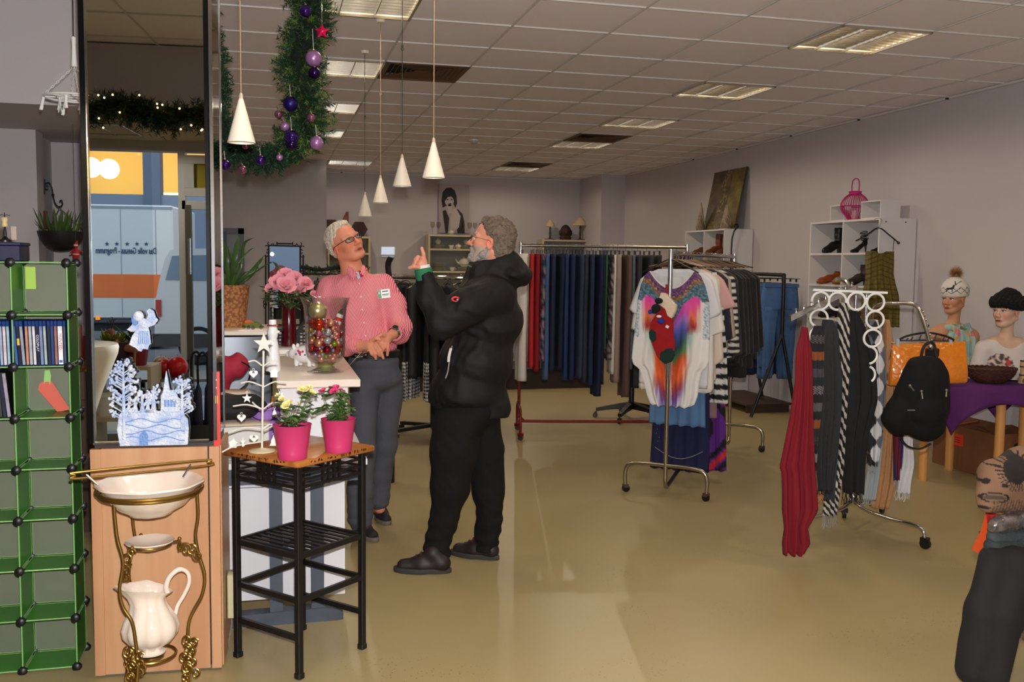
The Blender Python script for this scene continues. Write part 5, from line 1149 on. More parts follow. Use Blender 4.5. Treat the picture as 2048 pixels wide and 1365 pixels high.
# cuffs
ax=(A(843,520,-.27)-WR).normalized();b=MB(J_);u,v,_=basis(ax)
b.loft([[WR+ax*q+(u*cos(a)*r+v*sin(a)*r) for a in np.linspace(0,2*PI,25)[:-1]] for q,r in ((-.03,.04),(-.01,.043),(.022,.043),(.026,.040))]);b.build('green_cuff',mat('green_knit',(34,112,74),.8,bump=.3,bscale=120),man2)
b=MB(J_);b.loft([[WR+ax*q+(u*cos(a)*r+v*sin(a)*r) for a in np.linspace(0,2*PI,25)[:-1]] for q,r in ((-.0,.033),(.028,.037),(.040,.036),(.042,.033))]);b.build('white_cuff',mat('white_cotton',(226,220,216),.7),man2)
M_tr2=mat('black_trousers',(22,21,22),.9,bump=.4,bscale=14,spec=.2)
B=Blob(o2+V3((-.55,-.5,.03)),o2+V3((.55,.55,1.02)),.0065)
B.ell(A(938,815),(.165,.175,.13),.04,ROTV)
B.chain([A(918,850,-.08),A(910,905,-.09),A(901,975,-.1),A(889,1040,-.1),A(875,1085,-.1)],[.125,.118,.094,.068,.068],.03)
B.chain([A(957,850,.08),A(968,905,.09),A(975,985,.1),A(978,1040,.1),A(974,1078,.1)],[.12,.10,.080,.068,.068],.03)
B.cap(A(874,1098,-.1),A(876,1105,-.1),.07,.068,.012);B.cap(A(973,1088,.1),A(974,1094,.1),.066,.064,.012);B.cap(A(957,1062,.1),A(990,1058,.1),.03,.03,.015)
def td(P):
    P=wr(P,.0055,20,11);P=wr(P,.0025,60,12);q=np.clip((.35-P[:,2])/.3,0,1);P=P+np.stack([.006*q*np.sin(P[:,2]*95),.004*q*np.cos(P[:,2]*80),0*q],1);P[:,2]=np.maximum(P[:,2],.045);return P
B.build('trousers',M_tr2,man2,disp=td,origin=o2)
M_shoe=mat('dark_hiking_leather',(34,24,26),.55,var=.3,vscale=12);M_sole=mat('shoe_sole',(52,50,48),.7)
shoe(atz(900,1146,0),atz(790,1143,0),man2,M_shoe,M_sole,.052,lace=mat('lace_maroon',(84,26,34),.7));shoe(atz(996,1121,0),atz(903,1108,0),man2,M_shoe,M_sole,.050,lace=MATS['lace_maroon'])

# ---------------------------------------------------------------- man in the pink striped shirt
D1=5.42
def A1(x,y,dd=0.0):return at(x,y,D1+dd)
gL=atz(722,1072,0);gR=atz(762,1040,0);o1=(gL+gR)/2
H1=A1(691,487,-.02)
U1=(-RT*.46+V3((0,0,1))*.84-FH*.02).normalized();F0=(RT*.60-FH*.74+V3((0,0,.30)));F1=(F0-U1*F0.dot(U1)).normalized();L1=U1.cross(F1).normalized();M1h=Matrix((F1,L1,U1)).transposed();K1=1.02
B=Blob(o1+V3((-.42,-.55,-.02)),o1+V3((.5,.45,1.86)),.0048)
head_prims(B,H1,M1h,K1,.93,A1(711,562,.02),.060)
B.ell(A1(715,605),(.15,.09,.18),.05,ROTV);B.ell(A1(735,690),(.13,.09,.12),.05,ROTV);B.ell(A1(748,740),(.13,.09,.10),.04,ROTV)
B.chain([A1(732,770,-.02),A1(726,900,-.07),A1(720,1035,-.08)],[.05,.045,.038],.03);B.chain([A1(775,770,.04),A1(769,890,.08),A1(760,1000,.14)],[.05,.045,.038],.03)
B.cap(V3((*A1(720,1035,-.08).xy,.11)),gL+V3((-.02,.06,.05)),.03,.028,.01);B.cap(V3((*A1(760,1000,.14).xy,.11)),gR+V3((-.02,.06,.05)),.03,.028,.01)
wl=A1(719,693,-.27);wr_=A1(788,667,-.24)
B.chain([A1(658,580,0),A1(650,682,-.02),wl],[.048,.04,.027],.03);B.chain([A1(772,572,0),A1(803,652,-.04),wr_],[.048,.04,.027],.03)
pr=A1(740,692,-.30);B.cap(wl,pr,.027,.030,.012);B.ell(A1(745,694,-.31),(.036,.02,.03),.012,ROTV)
for (b0,m0,t0) in (((752,687),(761,700),(766.5,717)),((749,692),(756,704),(759,712)),((744,696),(750,708),(751.5,718)),((739,699),(743,708),(747,712))):finger(B,[A1(*b0,-.325),A1(*m0,-.335),A1(*t0,-.325)],.0102,.0082)
finger(B,[A1(742,682,-.32),A1(752,677,-.335),A1(761,680,-.335)],.0105,.0085)
pl=A1(774,677,-.285);B.cap(wr_,pl,.025,.028,.012);B.ell(A1(770,680,-.29),(.032,.02,.028),.012,ROTV)
for (b0,m0,t0) in (((776,686),(776,699),(774.5,711)),((770,688),(767,697),(764,704)),((765,686),(760,692),(756,699)),((762,681),(755,686),(751,692))):finger(B,[A1(*b0,-.30),A1(*m0,-.31),A1(*t0,-.305)],.0100,.0080)
finger(B,[A1(770,672,-.31),A1(763,669,-.325),A1(756,674,-.33)],.0105,.0085)
man1=B.build('person',M_skin,None,origin=o1,col=lambda P:head_col(P,H1,M1h,K1,(216,142,112),brow=(170,140,115),lips=(140,50,48)));man1.location=o1
tag(man1,'grey haired man in a pink striped shirt looking up, hands clasped at his belt','person')
R1=lambda f,l,u:H1+M1h@V3((f*K1,l*K1,u*K1))
def h1(B):
    B.ell(R1(-.022,0,.048),(.096,.083,.083),.01,M1h);B.ell(R1(-.05,0,-.0),(.062,.080,.07),.02,M1h);B.ell(R1(.02,0,.098),(.055,.055,.024),.02,M1h)
    B.ell(R1(.095,0,.004),(.085,.12,.082),.012,M1h,True)
    for s_ in (-1,1):B.ell(R1(.012,s_*.09,-.022),(.026,.03,.04),.008,M1h,True)
hair_blob(h1,'hair',mat('silver_hair',(214,204,188),.7,var=.2,vscale=60,bump=.7,bscale=140),man1,H1-V3((.2,.2,.2)),H1+V3((.2,.2,.2)),.004,.003,190,14)
eyes(H1,M1h,K1,man1,iris=(90,70,60),look=(1,.1,.35));glasses(H1,M1h,K1,man1,mat('dark_rim',(34,26,26),.3,.3),.025,.013,.0019)
def stripe_mat(name,a,b_,period,ang=0.0,duty=.5):
    m=bpy.data.materials.new(name);m.use_nodes=True;N=m.node_tree.nodes;L=m.node_tree.links;p=N['Principled BSDF'];p.inputs['Roughness'].default_value=.75
    tc=N.new('ShaderNodeTexCoord');mp=N.new('ShaderNodeMapping');mp.inputs['Rotation'].default_value=(0,ang,YAW);L.new(tc.outputs['Object'],mp.inputs['Vector']);sx=N.new('ShaderNodeSeparateXYZ')
    nz=N.new('ShaderNodeTexNoise');nz.inputs['Scale'].default_value=3.5;nz.inputs['Detail'].default_value=1;L.new(tc.outputs['Object'],nz.inputs['Vector']);L.new(mp.outputs['Vector'],sx.inputs[0])
    ma=N.new('ShaderNodeMath');ma.operation='MULTIPLY_ADD';ma.inputs[1].default_value=.10;L.new(nz.outputs['Fac'],ma.inputs[0]);L.new(sx.outputs['X'],ma.inputs[2])
    pp=N.new('ShaderNodeMath');pp.operation='PINGPONG';pp.inputs[1].default_value=period;L.new(ma.outputs[0],pp.inputs[0]);lt=N.new('ShaderNodeMath');lt.operation='LESS_THAN';lt.inputs[1].default_value=period*duty;L.new(pp.outputs[0],lt.inputs[0])
    mx=N.new('ShaderNodeMix');mx.data_type='RGBA';mx.inputs['A'].default_value=rgb(*a);mx.inputs['B'].default_value=rgb(*b_);L.new(lt.outputs[0],mx.inputs['Factor']);L.new(mx.outputs['Result'],p.inputs['Base Color'])
    b2=N.new('ShaderNodeBump');b2.inputs['Strength'].default_value=.25;b2.inputs['Distance'].default_value=.02;n2=N.new('ShaderNodeTexNoise');n2.inputs['Scale'].default_value=9;L.new(tc.outputs['Object'],n2.inputs['Vector']);L.new(n2.outputs['Fac'],b2.inputs['Height']);L.new(b2.outputs['Normal'],p.inputs['Normal']);MATS[name]=m;return m
M_sh=stripe_mat('pink_stripe',(216,62,92),(238,190,196),.0036,.25,.42)
B=Blob(o1+V3((-.45,-.5,.85)),o1+V3((.5,.4,1.62)),.0058)
B.ell(A1(712,575,0),(.17,.11,.09),.05,ROTV);B.ell(A1(716,620),(.178,.135,.15),.05,ROTV);B.ell(A1(732,672),(.165,.145,.12),.05,ROTV);B.ell(A1(742,692),(.150,.125,.07),.03,ROTV)
B.cap(A1(712,558,.02),A1(711,549,.02),.072,.066,.025)
B.chain([A1(662,578,0),A1(646,625,0),A1(650,685,-.03),A1(690,692,-.19),A1(711,692,-.25)],[.074,.068,.062,.05,.042],.03)
B.chain([A1(766,572,0),A1(788,615,-.01),A1(802,655,-.05),A1(798,668,-.14),A1(793,668,-.20)],[.074,.066,.060,.052,.044],.03)
B.cap(A1(708,537,.02),A1(704,512,.02),.057,.06,.008,True);B.ell(A1(722,540,-.10),(.022,.05,.035),.01,ROTV,True)
zw=A1(740,703).z
def sd(P):
    P=wr(P,.0045,24,21);P=wr(P,.0022,55,22);c=np.array(A1(740,700));d_=P-c;far=np.abs(d_@np.array(RT));dd_=d_@np.array(FH);P[:,2]=np.where((dd_>-.19),np.maximum(P[:,2],zw),P[:,2]);return P
shirt=B.build('shirt',M_sh,man1,disp=sd,origin=o1)
T1=Matrix.Translation(-o1)
# collar flaps, cuff bands, button placket
for pts in (([A1(697,533,-.05),A1(693,540,-.09),A1(708,560,-.125),A1(716,549,-.115),A1(704,536,-.08)]),([A1(727,530,-.07),A1(731,534,-.08),A1(730,553,-.125),A1(721,547,-.12),A1(724,535,-.09)])):
    b=MB(T1);n_=-FH*.006;b.loft([[p-n_*.3 for p in pts],[p+n_ for p in pts]]);b.build('collar',M_sh,shirt)
b=MB(T1);b.loft([[c_+ROTV@V3((cos(a)*r_,sin(a)*r_*.95,.012*sin(a))) for a in np.linspace(0,2*PI,29)[:-1]] for c_,r_ in ((A1(712,557,.02),.080),(A1(711,548,.02),.074),(A1(711,538,.025),.068),(A1(711,538,.025),.062),(A1(711,552,.02),.062))],cap=False);b.build('collar_band',M_sh,shirt)
b=MB(T1);b.loft([[p+FH*o_ for p in (A1(711,545,-.105),A1(717,543,-.105),A1(721,556,-.125),A1(716,559,-.125))] for o_ in (-.004,.004)]);b.build('inner_placket',mat('pale_blue_cotton',(176,200,226),.7),shirt)
b=MB(T1);b.ell=None;b.ball(A1(719,550,-.07),.022,8,(1,.5,1.1));b.build('undershirt',mat('red_tshirt',(190,30,40),.8),man1)
M_cuff=MATS['pink_stripe']
for c0,c1,r in ((A1(704,692,-.235),A1(719,693,-.262),.041),(A1(796,667,-.18),A1(790,667,-.225),.043)):
    ax=(c1-c0).normalized();u,v,_=basis(ax);L_0=(c1-c0).length;b=MB(T1);b.loft([[c0+ax*q*L_0+(u*cos(a)+v*sin(a))*rr_ for a in np.linspace(0,2*PI,25)[:-1]] for q,rr_ in ((0,r*.98),(.1,r),(1,r*.98),(1.05,r*.92))]);b.build('cuff',M_cuff,shirt)
for k in range(5):b=MB(T1);c=A1(719+3*k,568+26*k,-.139-.004*k if k<4 else-.15);b.ball(c,.0055,7,(1,.5,1));b.build('button',mat('button_pearl',(226,200,205),.3),shirt)
# name badge
bc=A1(767.5,588,-.135);bd_=MB(T1 @ Matrix.Translation(bc) @ Matrix.Rotation(-YAW+.12,4,'Z') @ Matrix.Rotation(-.14,4,'Y'));bd_.box((0,0,0),(.068,.004,.048));badge=bd_.build('name_badge',mat('badge_white',(222,222,222),.3),man1)
MBd=T1 @ Matrix.Translation(bc) @ Matrix.Rotation(-YAW+.12,4,'Z') @ Matrix.Rotation(-.14,4,'Y')
b=MB(MBd);b.box((-.024,-.0025,0),(.020,.002,.046));b.build('green_field',mat('badge_green',(84,140,74),.4),badge);b=MB(MBd);b.box((-.024,-.0035,.008),(.012,.002,.014));b.build('badge_logo',mat('badge_logo_grey',(160,190,150),.4),badge)
for z,l_,h_ in ((.013,.034,.006),(-.004,.038,.0045),(-.012,.03,.002)):b=MB(MBd);b.box((.009,-.0028,z),(l_,.0015,h_));b.build('text_line',mat('badge_print',(70,74,78),.5),badge)
# watch
c0=A1(789,666,-.235);ax=(A1(774,677,-.285)-A1(793,662,-.21)).normalized();u,v,_=basis(ax);b=MB(T1);b.loft([[c0+ax*q+(u*cos(a)+v*sin(a))*.0335 for a in np.linspace(0,2*PI,25)[:-1]] for q in (-.008,.008)]+[[c0+ax*q+(u*cos(a)+v*sin(a))*.030 for a in np.linspace(0,2*PI,25)[:-1]] for q in (.008,-.008)]);watch=b.build('watch',mat('watch_steel',(130,132,128),.25,.9),man1)
n_=(-FH*.75+V3((0,0,.6))).normalized();n_=(n_-ax*n_.dot(ax)).normalized();fcn=c0+n_*.035;u,v,_=basis(n_);b=MB(T1);b.loft([[fcn+n_*q+(u*cos(a)+v*sin(a))*r_ for a in np.linspace(0,2*PI,21)[:-1]] for q,r_ in ((-.004,.017),(.004,.018),(.006,.016))]);b.build('watch_case',MATS['watch_steel'],watch);b=MB(T1);b.loft([[fcn+n_*q+(u*cos(a)+v*sin(a))*.0145 for a in np.linspace(0,2*PI,21)[:-1]] for q in (.006,.0068)]);b.build('dial',mat('dial_dark',(30,34,34),.2),watch)
# trousers, belt
M_tr1=mat('grey_trousers',(74,76,84),.8,bump=.3,bscale=60,var=.12,vscale=5)
B=Blob(o1+V3((-.4,-.4,.03)),o1+V3((.45,.45,1.1)),.006)
B.ell(A1(748,722),(.142,.115,.07),.03,ROTV);B.ell(A1(752,755),(.148,.12,.09),.04,ROTV)
B.chain([A1(729,775,-.04),A1(726,900,-.07),A1(721,980,-.08),A1(719,1040,-.08)],[.086,.069,.072,.072],.025);B.chain([A1(778,775,.04),A1(771,890,.08),A1(762,950,.12),A1(759,1000,.14)],[.083,.066,.060,.058],.025)
def td1(P):
    P=wr(P,.0038,22,31);P[:,2]=np.minimum(np.maximum(P[:,2],.05),A1(748,706).z+.002);q=np.clip((.3-P[:,2])/.25,0,1);P[:,0]+=.004*q*np.sin(P[:,2]*110);return P
tro=B.build('trousers',M_tr1,man1,disp=td1,origin=o1)
b=MB(T1);rg=lambda r_,z:[V3((o_.x,o_.y,z)) for o_ in [A1(748,706)+ROTV@V3((cos(a)*.146*r_,sin(a)*.122*r_,0)) for a in np.linspace(0,2*PI,33)[:-1]]]
b.loft([rg(1.0,zw-.03),rg(1.03,zw-.028),rg(1.03,zw+.006),rg(1.0,zw+.008)]);b.build('belt',mat('black_belt',(18,16,18),.4),man1)
for c,r_ in ((A1(711,712,-.13),.0055),(A1(716,737,-.12),.0)):
    if r_:b=MB(T1);b.ball(c,r_,7);b.build('rivet',mat('rivet_grey',(120,118,110),.4,.5),tro)
M_sh1=mat('dark_suede',(30,28,34),.8);M_so1=mat('grey_sole',(104,96,90),.7)
shoe(gL+V3((-.03,.10,0)),atz(753,1086,0),man1,M_sh1,M_so1,.046,lace=MATS['lace_maroon']);shoe(gR+V3((-.02,.08,0)),atz(776,1052,0),man1,M_sh1,M_so1,.046,lace=MATS['lace_maroon'])
# ================================================================ CLOTHES RACKS
def hanger(loc,rz,label,group,w_=.19,drop=.05,m=None,kind='shoulder',hook=.03,name='clothes_hanger'):
    if len(label.split())>16:label=' '.join(label.split()[:9]).rstrip(',')
    t=thing(name,label,'hanger',loc,rz,group);b=MB()
    b.tube(cr([(-.012,0,hook*.2),(-.010,0,hook*.62),(0,0,hook*.8),(.012,0,hook*.45),(.004,0,-.01),(0,0,-.035)],4),.0018,6);b.build('hook',M_chrome,t);b=MB()
    if kind=='shoulder':b.tube(cr([(-w_,0,-.035-drop),(-w_*.5,0,-.045-drop*.35),(0,0,-.035),(w_*.5,0,-.045-drop*.35),(w_,0,-.035-drop)],5),.0075,8,flat=.6)
    else:
        b.tube([(-w_,0,-.04),(w_,0,-.04)],.003,6)
        for s_ in (-1,1):b.box((s_*w_*.8,0,-.055),(.016,.014,.036))
    b.build('body',m or M_blackpl,t);return t
PAL={}
def cm(name,col,**k):return mat('cloth_'+name,col,k.pop('rough',.85),bump=k.pop('bump',.35),bscale=k.pop('bscale',35),**k)
def garment(name,label,cat,m,prof,loc,rz,group=None,cf=None,**k):
    o=cloth_mb(prof,cf=cf,**k).build('%s' % name,m,None,smooth=180,vcol=bool(cf));o.location=loc;o.rotation_euler=(0,0,rz);return tag(o,label,cat,group)
M_red=mat('red_rack_paint',(112,20,18),.4,.2)
def caster(t,c,m_=None,r=.022,rz=0):
    b=MB(Matrix.Translation(-Vector(t.location)));c=Vector(c);d=V3((cos(rz),sin(rz),0));s_=V3((-d.y,d.x,0));b.tube([c+V3((0,0,r*2.6)),c+V3((0,0,r*2.1))],.009,8);b.box(c+V3((0,0,r*1.7))+d*.003,(r*1.3,r*1.35,r*.9),rz);f=b.build('caster',m_ or M_steel,t)
    for q in (-1,1):b=MB(Matrix.Translation(-Vector(t.location)));b.loft([[c+d*(cos(a)*r+.006)+V3((0,0,r+sin(a)*r))+s_*(q*.006+o_) for a in np.linspace(0,2*PI,19)[:-1]] for o_ in (-.004,.004)]);b.build('wheel',M_blackpl if m_ is not M_red else glass_mat('clear_wheel',(190,190,195)),f)

# ---------------------------------------------------------------- red framed trouser rack
R0=V3((2.19,8.37,0));R1_=V3((3.68,8.07,0));RD=(R1_-R0).normalized();RP=V3((-RD.y,RD.x,0));ZR=1.735
t=thing('clothes_rack','clothes rail with a dark red tube frame holding the row of trousers','clothes rack',R0);T_=Matrix.Translation(-R0)
b=MB(T_);b.tube([R0+V3((0,0,ZR)),R1_+V3((0,0,ZR))],.014,12);b.build('rail',M_steel,t)
b=MB(T_);b.tube([R1_-RD*.3+V3((0,0,.13)),R1_-RD*.08+V3((0,0,.13))],.013,8);b.tube(cr([R0+V3((0,0,ZR-.02)),R0+V3((0,0,.3)),R0+V3((0,0,.2)),R0+RD*.04+V3((0,0,.14)),R0+RD*.12+V3((0,0,.13)),R1_-RD*.12+V3((0,0,.13)),R1_-RD*.04+V3((0,0,.14)),R1_+V3((0,0,.2)),R1_+V3((0,0,.3)),R1_+V3((0,0,ZR-.02))],5),.014,10);b.build('frame_tube',M_red,t)
for E0 in (R0,R1_):
    b=MB(T_);b.tube([E0+V3((0,0,ZR-.14)),E0+V3((0,0,ZR+.03))],.016,10);b.build('post_sleeve',M_chrome,t)
    b=MB(T_);b.tube(cr([E0-RP*.27+V3((0,0,.06)),E0-RP*.27+V3((0,0,.2)),E0-RP*.2+V3((0,0,.27)),E0+V3((0,0,.28)),E0+RP*.2+V3((0,0,.27)),E0+RP*.27+V3((0,0,.2)),E0+RP*.27+V3((0,0,.06))],5),.013,10);b.build('foot',M_red,t)
    for q in (-1,1):caster(t,E0+RP*(.27*q),M_red,.03,.6)
rz0=atan2(RP.y,RP.x)+PI      # garment x axis towards the viewer side
TP=[(0,-.18,.18),(.04,-.185,.185),(.2,-.2,.2),(.5,-.17,.17),(1.0,-.15,.15),(1.1,-.15,.15)]
def tprof(L,w_=1.0,flare=1.0):return [(z*L/1.1,a*w_*(flare if z>.6 else 1),c*w_*(flare if z>.6 else 1)) for z,a,c in TP]
row=[('white',(214,208,204),1042,765,.075,'white trousers at the left end of the trouser row'),('bright red',(176,36,40),1062,737,.035,'light red trousers beside the white pair'),('dark red',(132,10,24),1073,745,.04,'dark red trousers between light red and floral pairs'),
       ('floral',None,1081,724,.03,'teal and pink floral trousers beside the dark red pair'),('light denim',(66,92,132),1091,762,.04,'light blue jeans next to the floral trousers'),('navy denim',(26,34,62),1104,744,.04,'dark navy jeans, first of the wide dark block'),('navy denim 2',(22,28,54),1117,742,.04,'dark navy jeans, second of the wide dark block'),
       ('royal denim',(34,52,92),1130,763,.035,'mid blue jeans right of the navy block'),('cobalt denim',(22,36,76),1143,762,.04,'cobalt blue jeans in the middle of the row'),('slate denim',(44,54,78),1156,758,.04,'slate blue jeans right of the cobalt pair'),('grey navy denim',(36,44,60),1168,768,.04,'grey navy jeans right of the slate blue pair'),
       ('blue black denim',(30,42,70),1181,772,.04,'dark faded jeans right of the grey navy pair'),('long dark denim',(20,30,62),1194,795,.04,'longest dark blue jeans of the row'),('ink denim',(16,20,44),1204,770,.03,'ink blue trousers beside the thin green pair'),('green',(40,92,66),1209,700,.015,'thin green trousers beside the speckled pair'),
       ('speckled',None,1216,722,.035,'black and white speckled trousers beside taupe pair'),('off white',(206,200,192),1224,750,.03,'off-white trousers peeking out left of the taupe pair'),('taupe',(142,124,116),1233,768,.05,'taupe grey trousers in the right half of the row'),('brown',(96,74,66),1250,797,.04,'brown long trousers right of the taupe pair'),('grey denim',(84,92,104),1262,740,.03,'grey denim trousers beside the brown pair'),
       ('charcoal',(46,46,54),1274,778,.05,'charcoal trousers just left of the printed top'),('charcoal 2',(40,40,46),1292,776,.05,'dark charcoal trousers behind the shoulder of the printed top'),('black',(24,24,28),1312,776,.05,'black trousers behind the black hanger'),('black 2',(28,26,30),1352,770,.05,'black trousers behind the chrome post'),('plum',(44,30,44),1380,770,.05,'plum black trousers at the right end of the row')]
def floral_cf(seed,cols):
    def f(x,z,fr):
        v=noise.noise(V3((x*28+seed,z*28,seed)));w2=noise.noise(V3((x*55,z*55,seed+4)));i=int((v*.5+.5)*len(cols)*1.6+w2*1.2) % len(cols);return rgb(*cols[i])[:3]
    return f
M_attr=mat('printed_cloth',(200,200,200),.85,attr=True,bump=.3,bscale=35)
for i,(nm,col,px,by,th,lab) in enumerate(row):
    # find the rail point whose projection (moved 0.17 m towards the viewer) falls on px
    best=min((abs(((R0+RD*(s_/400*1.5)-RP*.17-CAM).dot(RT)/((R0+RD*(s_/400*1.5)-RP*.17-CAM).dot(FW)))*FPX+1024-px),s_) for s_ in range(401))[1];p=R0+RD*(best/400*1.5)
    fr=p-RP*.17;zb=at(px,by,dep_of(fr)).z;L=1.60-zb+.06;zt=ZR-.075
    m=M_attr if col is None else cm('trouser_'+nm.replace(' ','_'),col,var=.12 if 'denim' in nm else 0,vscale=14)
    cf=None if col else floral_cf(3,[(20,70,84),(60,120,130),(130,80,100),(30,34,50),(150,120,130)]) if nm=='floral' else floral_cf(9,[(30,28,32),(90,82,84),(150,140,138),(60,52,56)])
    garment('trousers',lab,'trousers',m,tprof(zt-zb,1.0,.95),(p.x,p.y,zt),rz0+(.10 if i % 3==0 else-.05),'trousers on the red rack',cf=cf,thick=th+.012,rip=.006,k=2.2,seed=i,nu=14,nv=30)
    hanger((p.x,p.y,ZR),rz0,'clip hanger carrying the '+lab.split(' trousers')[0].split(' jeans')[0]+(' trousers' if 'trousers' in lab else ' jeans')+', '+['first','second','third'][i % 3]*0+'on the red rack','clip hangers on the red rack',.16,0,None,'clip')

# ---------------------------------------------------------------- chrome rack with tops, seen from its end
Q0=V3((2.585,5.925,0));Q1=V3((3.80,7.385,0));QD=(Q1-Q0).normalized();QP=V3((QD.y,-QD.x,0));ZQ=1.645;rzq=atan2(QP.y,QP.x)
t=thing('clothes_rack','chrome clothes rail seen end-on with tops and blouses on hangers','clothes rack',Q0);T_=Matrix.Translation(-Q0)
M_rackst=mat('worn_chrome',(168,158,142),.24,1.0)
b=MB(T_);b.tube([Q0+V3((0,0,ZQ)),Q1+V3((0,0,ZQ))],.012,10);b.build('rail',M_chrome,t)
for E0,s_ in ((Q0,1),(Q1,-1)):
    b=MB(T_);b.tube([E0+V3((0,0,.8)),E0+V3((0,0,ZQ+.03))],.017,12);b.build('upper_post',M_chrome,t)
    b=MB(T_);b.tube(cr([E0+V3((0,0,.85)),E0+V3((0,0,.2)),E0+V3((0,0,.10)),E0+QD*s_*.03+V3((0,0,.06)),E0+QD*s_*.12+V3((0,0,.075)),E0+QD*s_*.5+V3((0,0,.16))],5),.0145,12);b.build('lower_post',M_rackst,t)
    b=MB(T_);b.tube(cr([E0-QP*.285+V3((0,0,.055)),E0-QP*.285+V3((0,0,.15)),E0-QP*.25+V3((0,0,.20)),E0-QP*.15+V3((0,0,.215)),E0+V3((0,0,.215)),E0+QP*.15+V3((0,0,.215)),E0+QP*.25+V3((0,0,.20)),E0+QP*.285+V3((0,0,.15)),E0+QP*.285+V3((0,0,.055))],5),.0145,12);b.build('foot',M_rackst,t)
    for q in (-1,1):caster(t,E0+QP*(.285*q),mat('dull_caster',(92,78,66),.5,.6),.026,1.0+q)
def S(x,a,b_):return sm(a,b_,x)
def tee_cf(x,z,fr):
    if not fr:return rgb(214,212,212)[:3]
    W_=(224,222,222);ax=abs(x);n1=noise.noise(V3((x*60,z*5,0)));n2=noise.noise(V3((x*90,z*90,3)));d=-z
    # neck yoke
    top=interp(ax,[0,.03,.08,.13,.18,.21],[.36,.33,.225,.18,.165,.20])+.01*n2
    if d<top:
        e_=d-(.09*(1-(x/.15)**2) if ax<.15 else 0)+.25*max(0,ax-.06)
        c=(132,84,136) if e_+n2*.02<.085 else (176,128,84) if e_+n2*.03<.115 else (96,136,158)
        k=.75+.7*n2;return rgb(*[min(255,max(0,int(q*k))) for q in c])[:3]
    if ax>.222 and d<.45:return rgb(*lerpc([(-1,(206,206,212)),(0,(200,204,212)),(.5,(110,150,172)),(1,(110,150,172))],n2*2))[:3]
    dd=d+n1*.045-(top-.17)*.55;stops=[(.17,(214,60,168)),(.24,(196,70,170)),(.28,(150,110,200)),(.36,(70,84,170)),(.44,(30,60,80)),(.50,(60,110,60)),(.56,(214,76,30)),(.66,(226,100,50)),(.74,(150,60,80)),(.80,(110,80,160)),(.88,(190,180,216)),(1.0,(224,222,222))]
    outer=[(.17,(220,60,170)),(.25,(224,90,130)),(.30,(226,120,70)),(.37,(160,40,40)),(.42,(190,214,200)),(.50,(200,226,214)),(.6,W_),(1,W_)]
    ci=lerpc(stops,dd);co=lerpc(outer,dd);k=S(ax+n1*.02,.085,.15);c=[a*(1-k)+q*k for a,q in zip(ci,co)]
    wlim=interp(d,[.17,.4,.55,.75,.9],[.21,.19,.13,.10,.085]);f=S(ax+n1*.03,wlim-.03,wlim+.02);c=[a*(1-f)+q*f for a,q in zip(c,W_)]
    if ax<.018 and d>.5:c=[a*.4+q*.6 for a,q in zip(c,W_)]
    return rgb(*[min(255,max(0,q)) for q in c])[:3]
def onrail(s_,dz=0):p=Q0+QD*s_;return (p.x,p.y,ZQ+dz)
TEE=[(0,-.165,.165),(.03,-.195,.195),(.1,-.225,.225),(.2,-.245,.25),(.42,-.262,.262),(.6,-.275,.265),(.64,-.262,.25),(.67,-.22,.22),(.74,-.19,.20),(.84,-.165,.19),(.9,-.14,.17),(.915,-.12,.14)]
g=garment('printed_top','white batwing top with rainbow butterfly wing print and sequin neck','top',mat('printed_jersey',(200,200,200),.7,attr=True,bump=.15,bscale=30),TEE,onrail(.06,-.115),rzq,None,cf=tee_cf,thick=.05,rip=.013,k=4.5,seed=2,nu=64,nv=120,neck=(.15,.115))
b=MB()
for k in range(2):pass
b.tube([V3((x,-.035-.0*abs(x),-.115*(1-(x/.15)**2)-.0)) for x in np.linspace(-.15,.15,25)],.004,6);b.build('neck_trim',mat('white_trim',(226,224,224),.7),g)
h_=hanger(onrail(-.0,.0),rzq,'wide black plastic hanger in the printed butterfly top',None,.19,.085);h_.scale=(1,2.2,1.0)
shirt_prof=lambda L,w_,sl=.28,so=.06:[(0,-w_*.5,w_*.5),(.03,-w_*.8,w_*.8),(.07,-w_,w_),(sl,-w_-so,w_+so),(sl+.02,-w_*.95,w_*.95),(L-.02,-w_*.98,w_*.98),(L,-w_*.96,w_*.96)]
tops=[(.13,'hooded white cotton top right behind the printed top',(214,214,220),.80,.25,.3,.08,None),(.20,'white lace blouse with a ruffled edge',(222,218,214),.84,.27,.42,.06,None),(.29,'cream long sleeved blouse beside the lace one',(214,200,182),.76,.27,.62,.04,None),(.37,'cream blouse, slightly longer, behind the first cream one',(206,194,180),.70,.22,.6,.03,None),
        (.46,'pale pink short sleeved sweater',(206,160,156),.62,.25,.26,.1,None),(.54,'white blouse with pink flower print',None,.84,.22,.5,.04,([(216,206,200),(216,206,200),(206,196,190),(190,120,130),(110,100,96),(216,206,200)])),(.63,'navy blouse with wide sleeves',(26,28,48),.66,.23,.5,.05,None),
        (.72,'dark brown printed tunic',None,.74,.22,.5,.05,[(44,34,34),(60,46,44),(90,74,70),(36,28,30)]),(.82,'beige thin cardigan',(176,160,140),.62,.22,.5,.05,None),(.92,'black and white horizontally striped shirt','stripe',.66,.23,.62,.05,None),(1.02,'charcoal long sleeved jacket',(44,42,46),.68,.23,.64,.05,None),
        (1.14,'black jacket in the rear of the chrome rack',(20,20,22),.72,.24,.66,.05,None),(1.27,'black blazer second from the rear end',(24,23,26),.76,.24,.66,.05,None),(1.42,'black coat, third from the rear end',(18,18,20),.86,.24,.66,.05,None),(1.58,'black glossy coat near the rear end',(22,22,25),.80,.25,.66,.05,None),(1.74,'black coat at the rear end of the chrome rack',(16,16,18),.74,.25,.64,.05,None)]
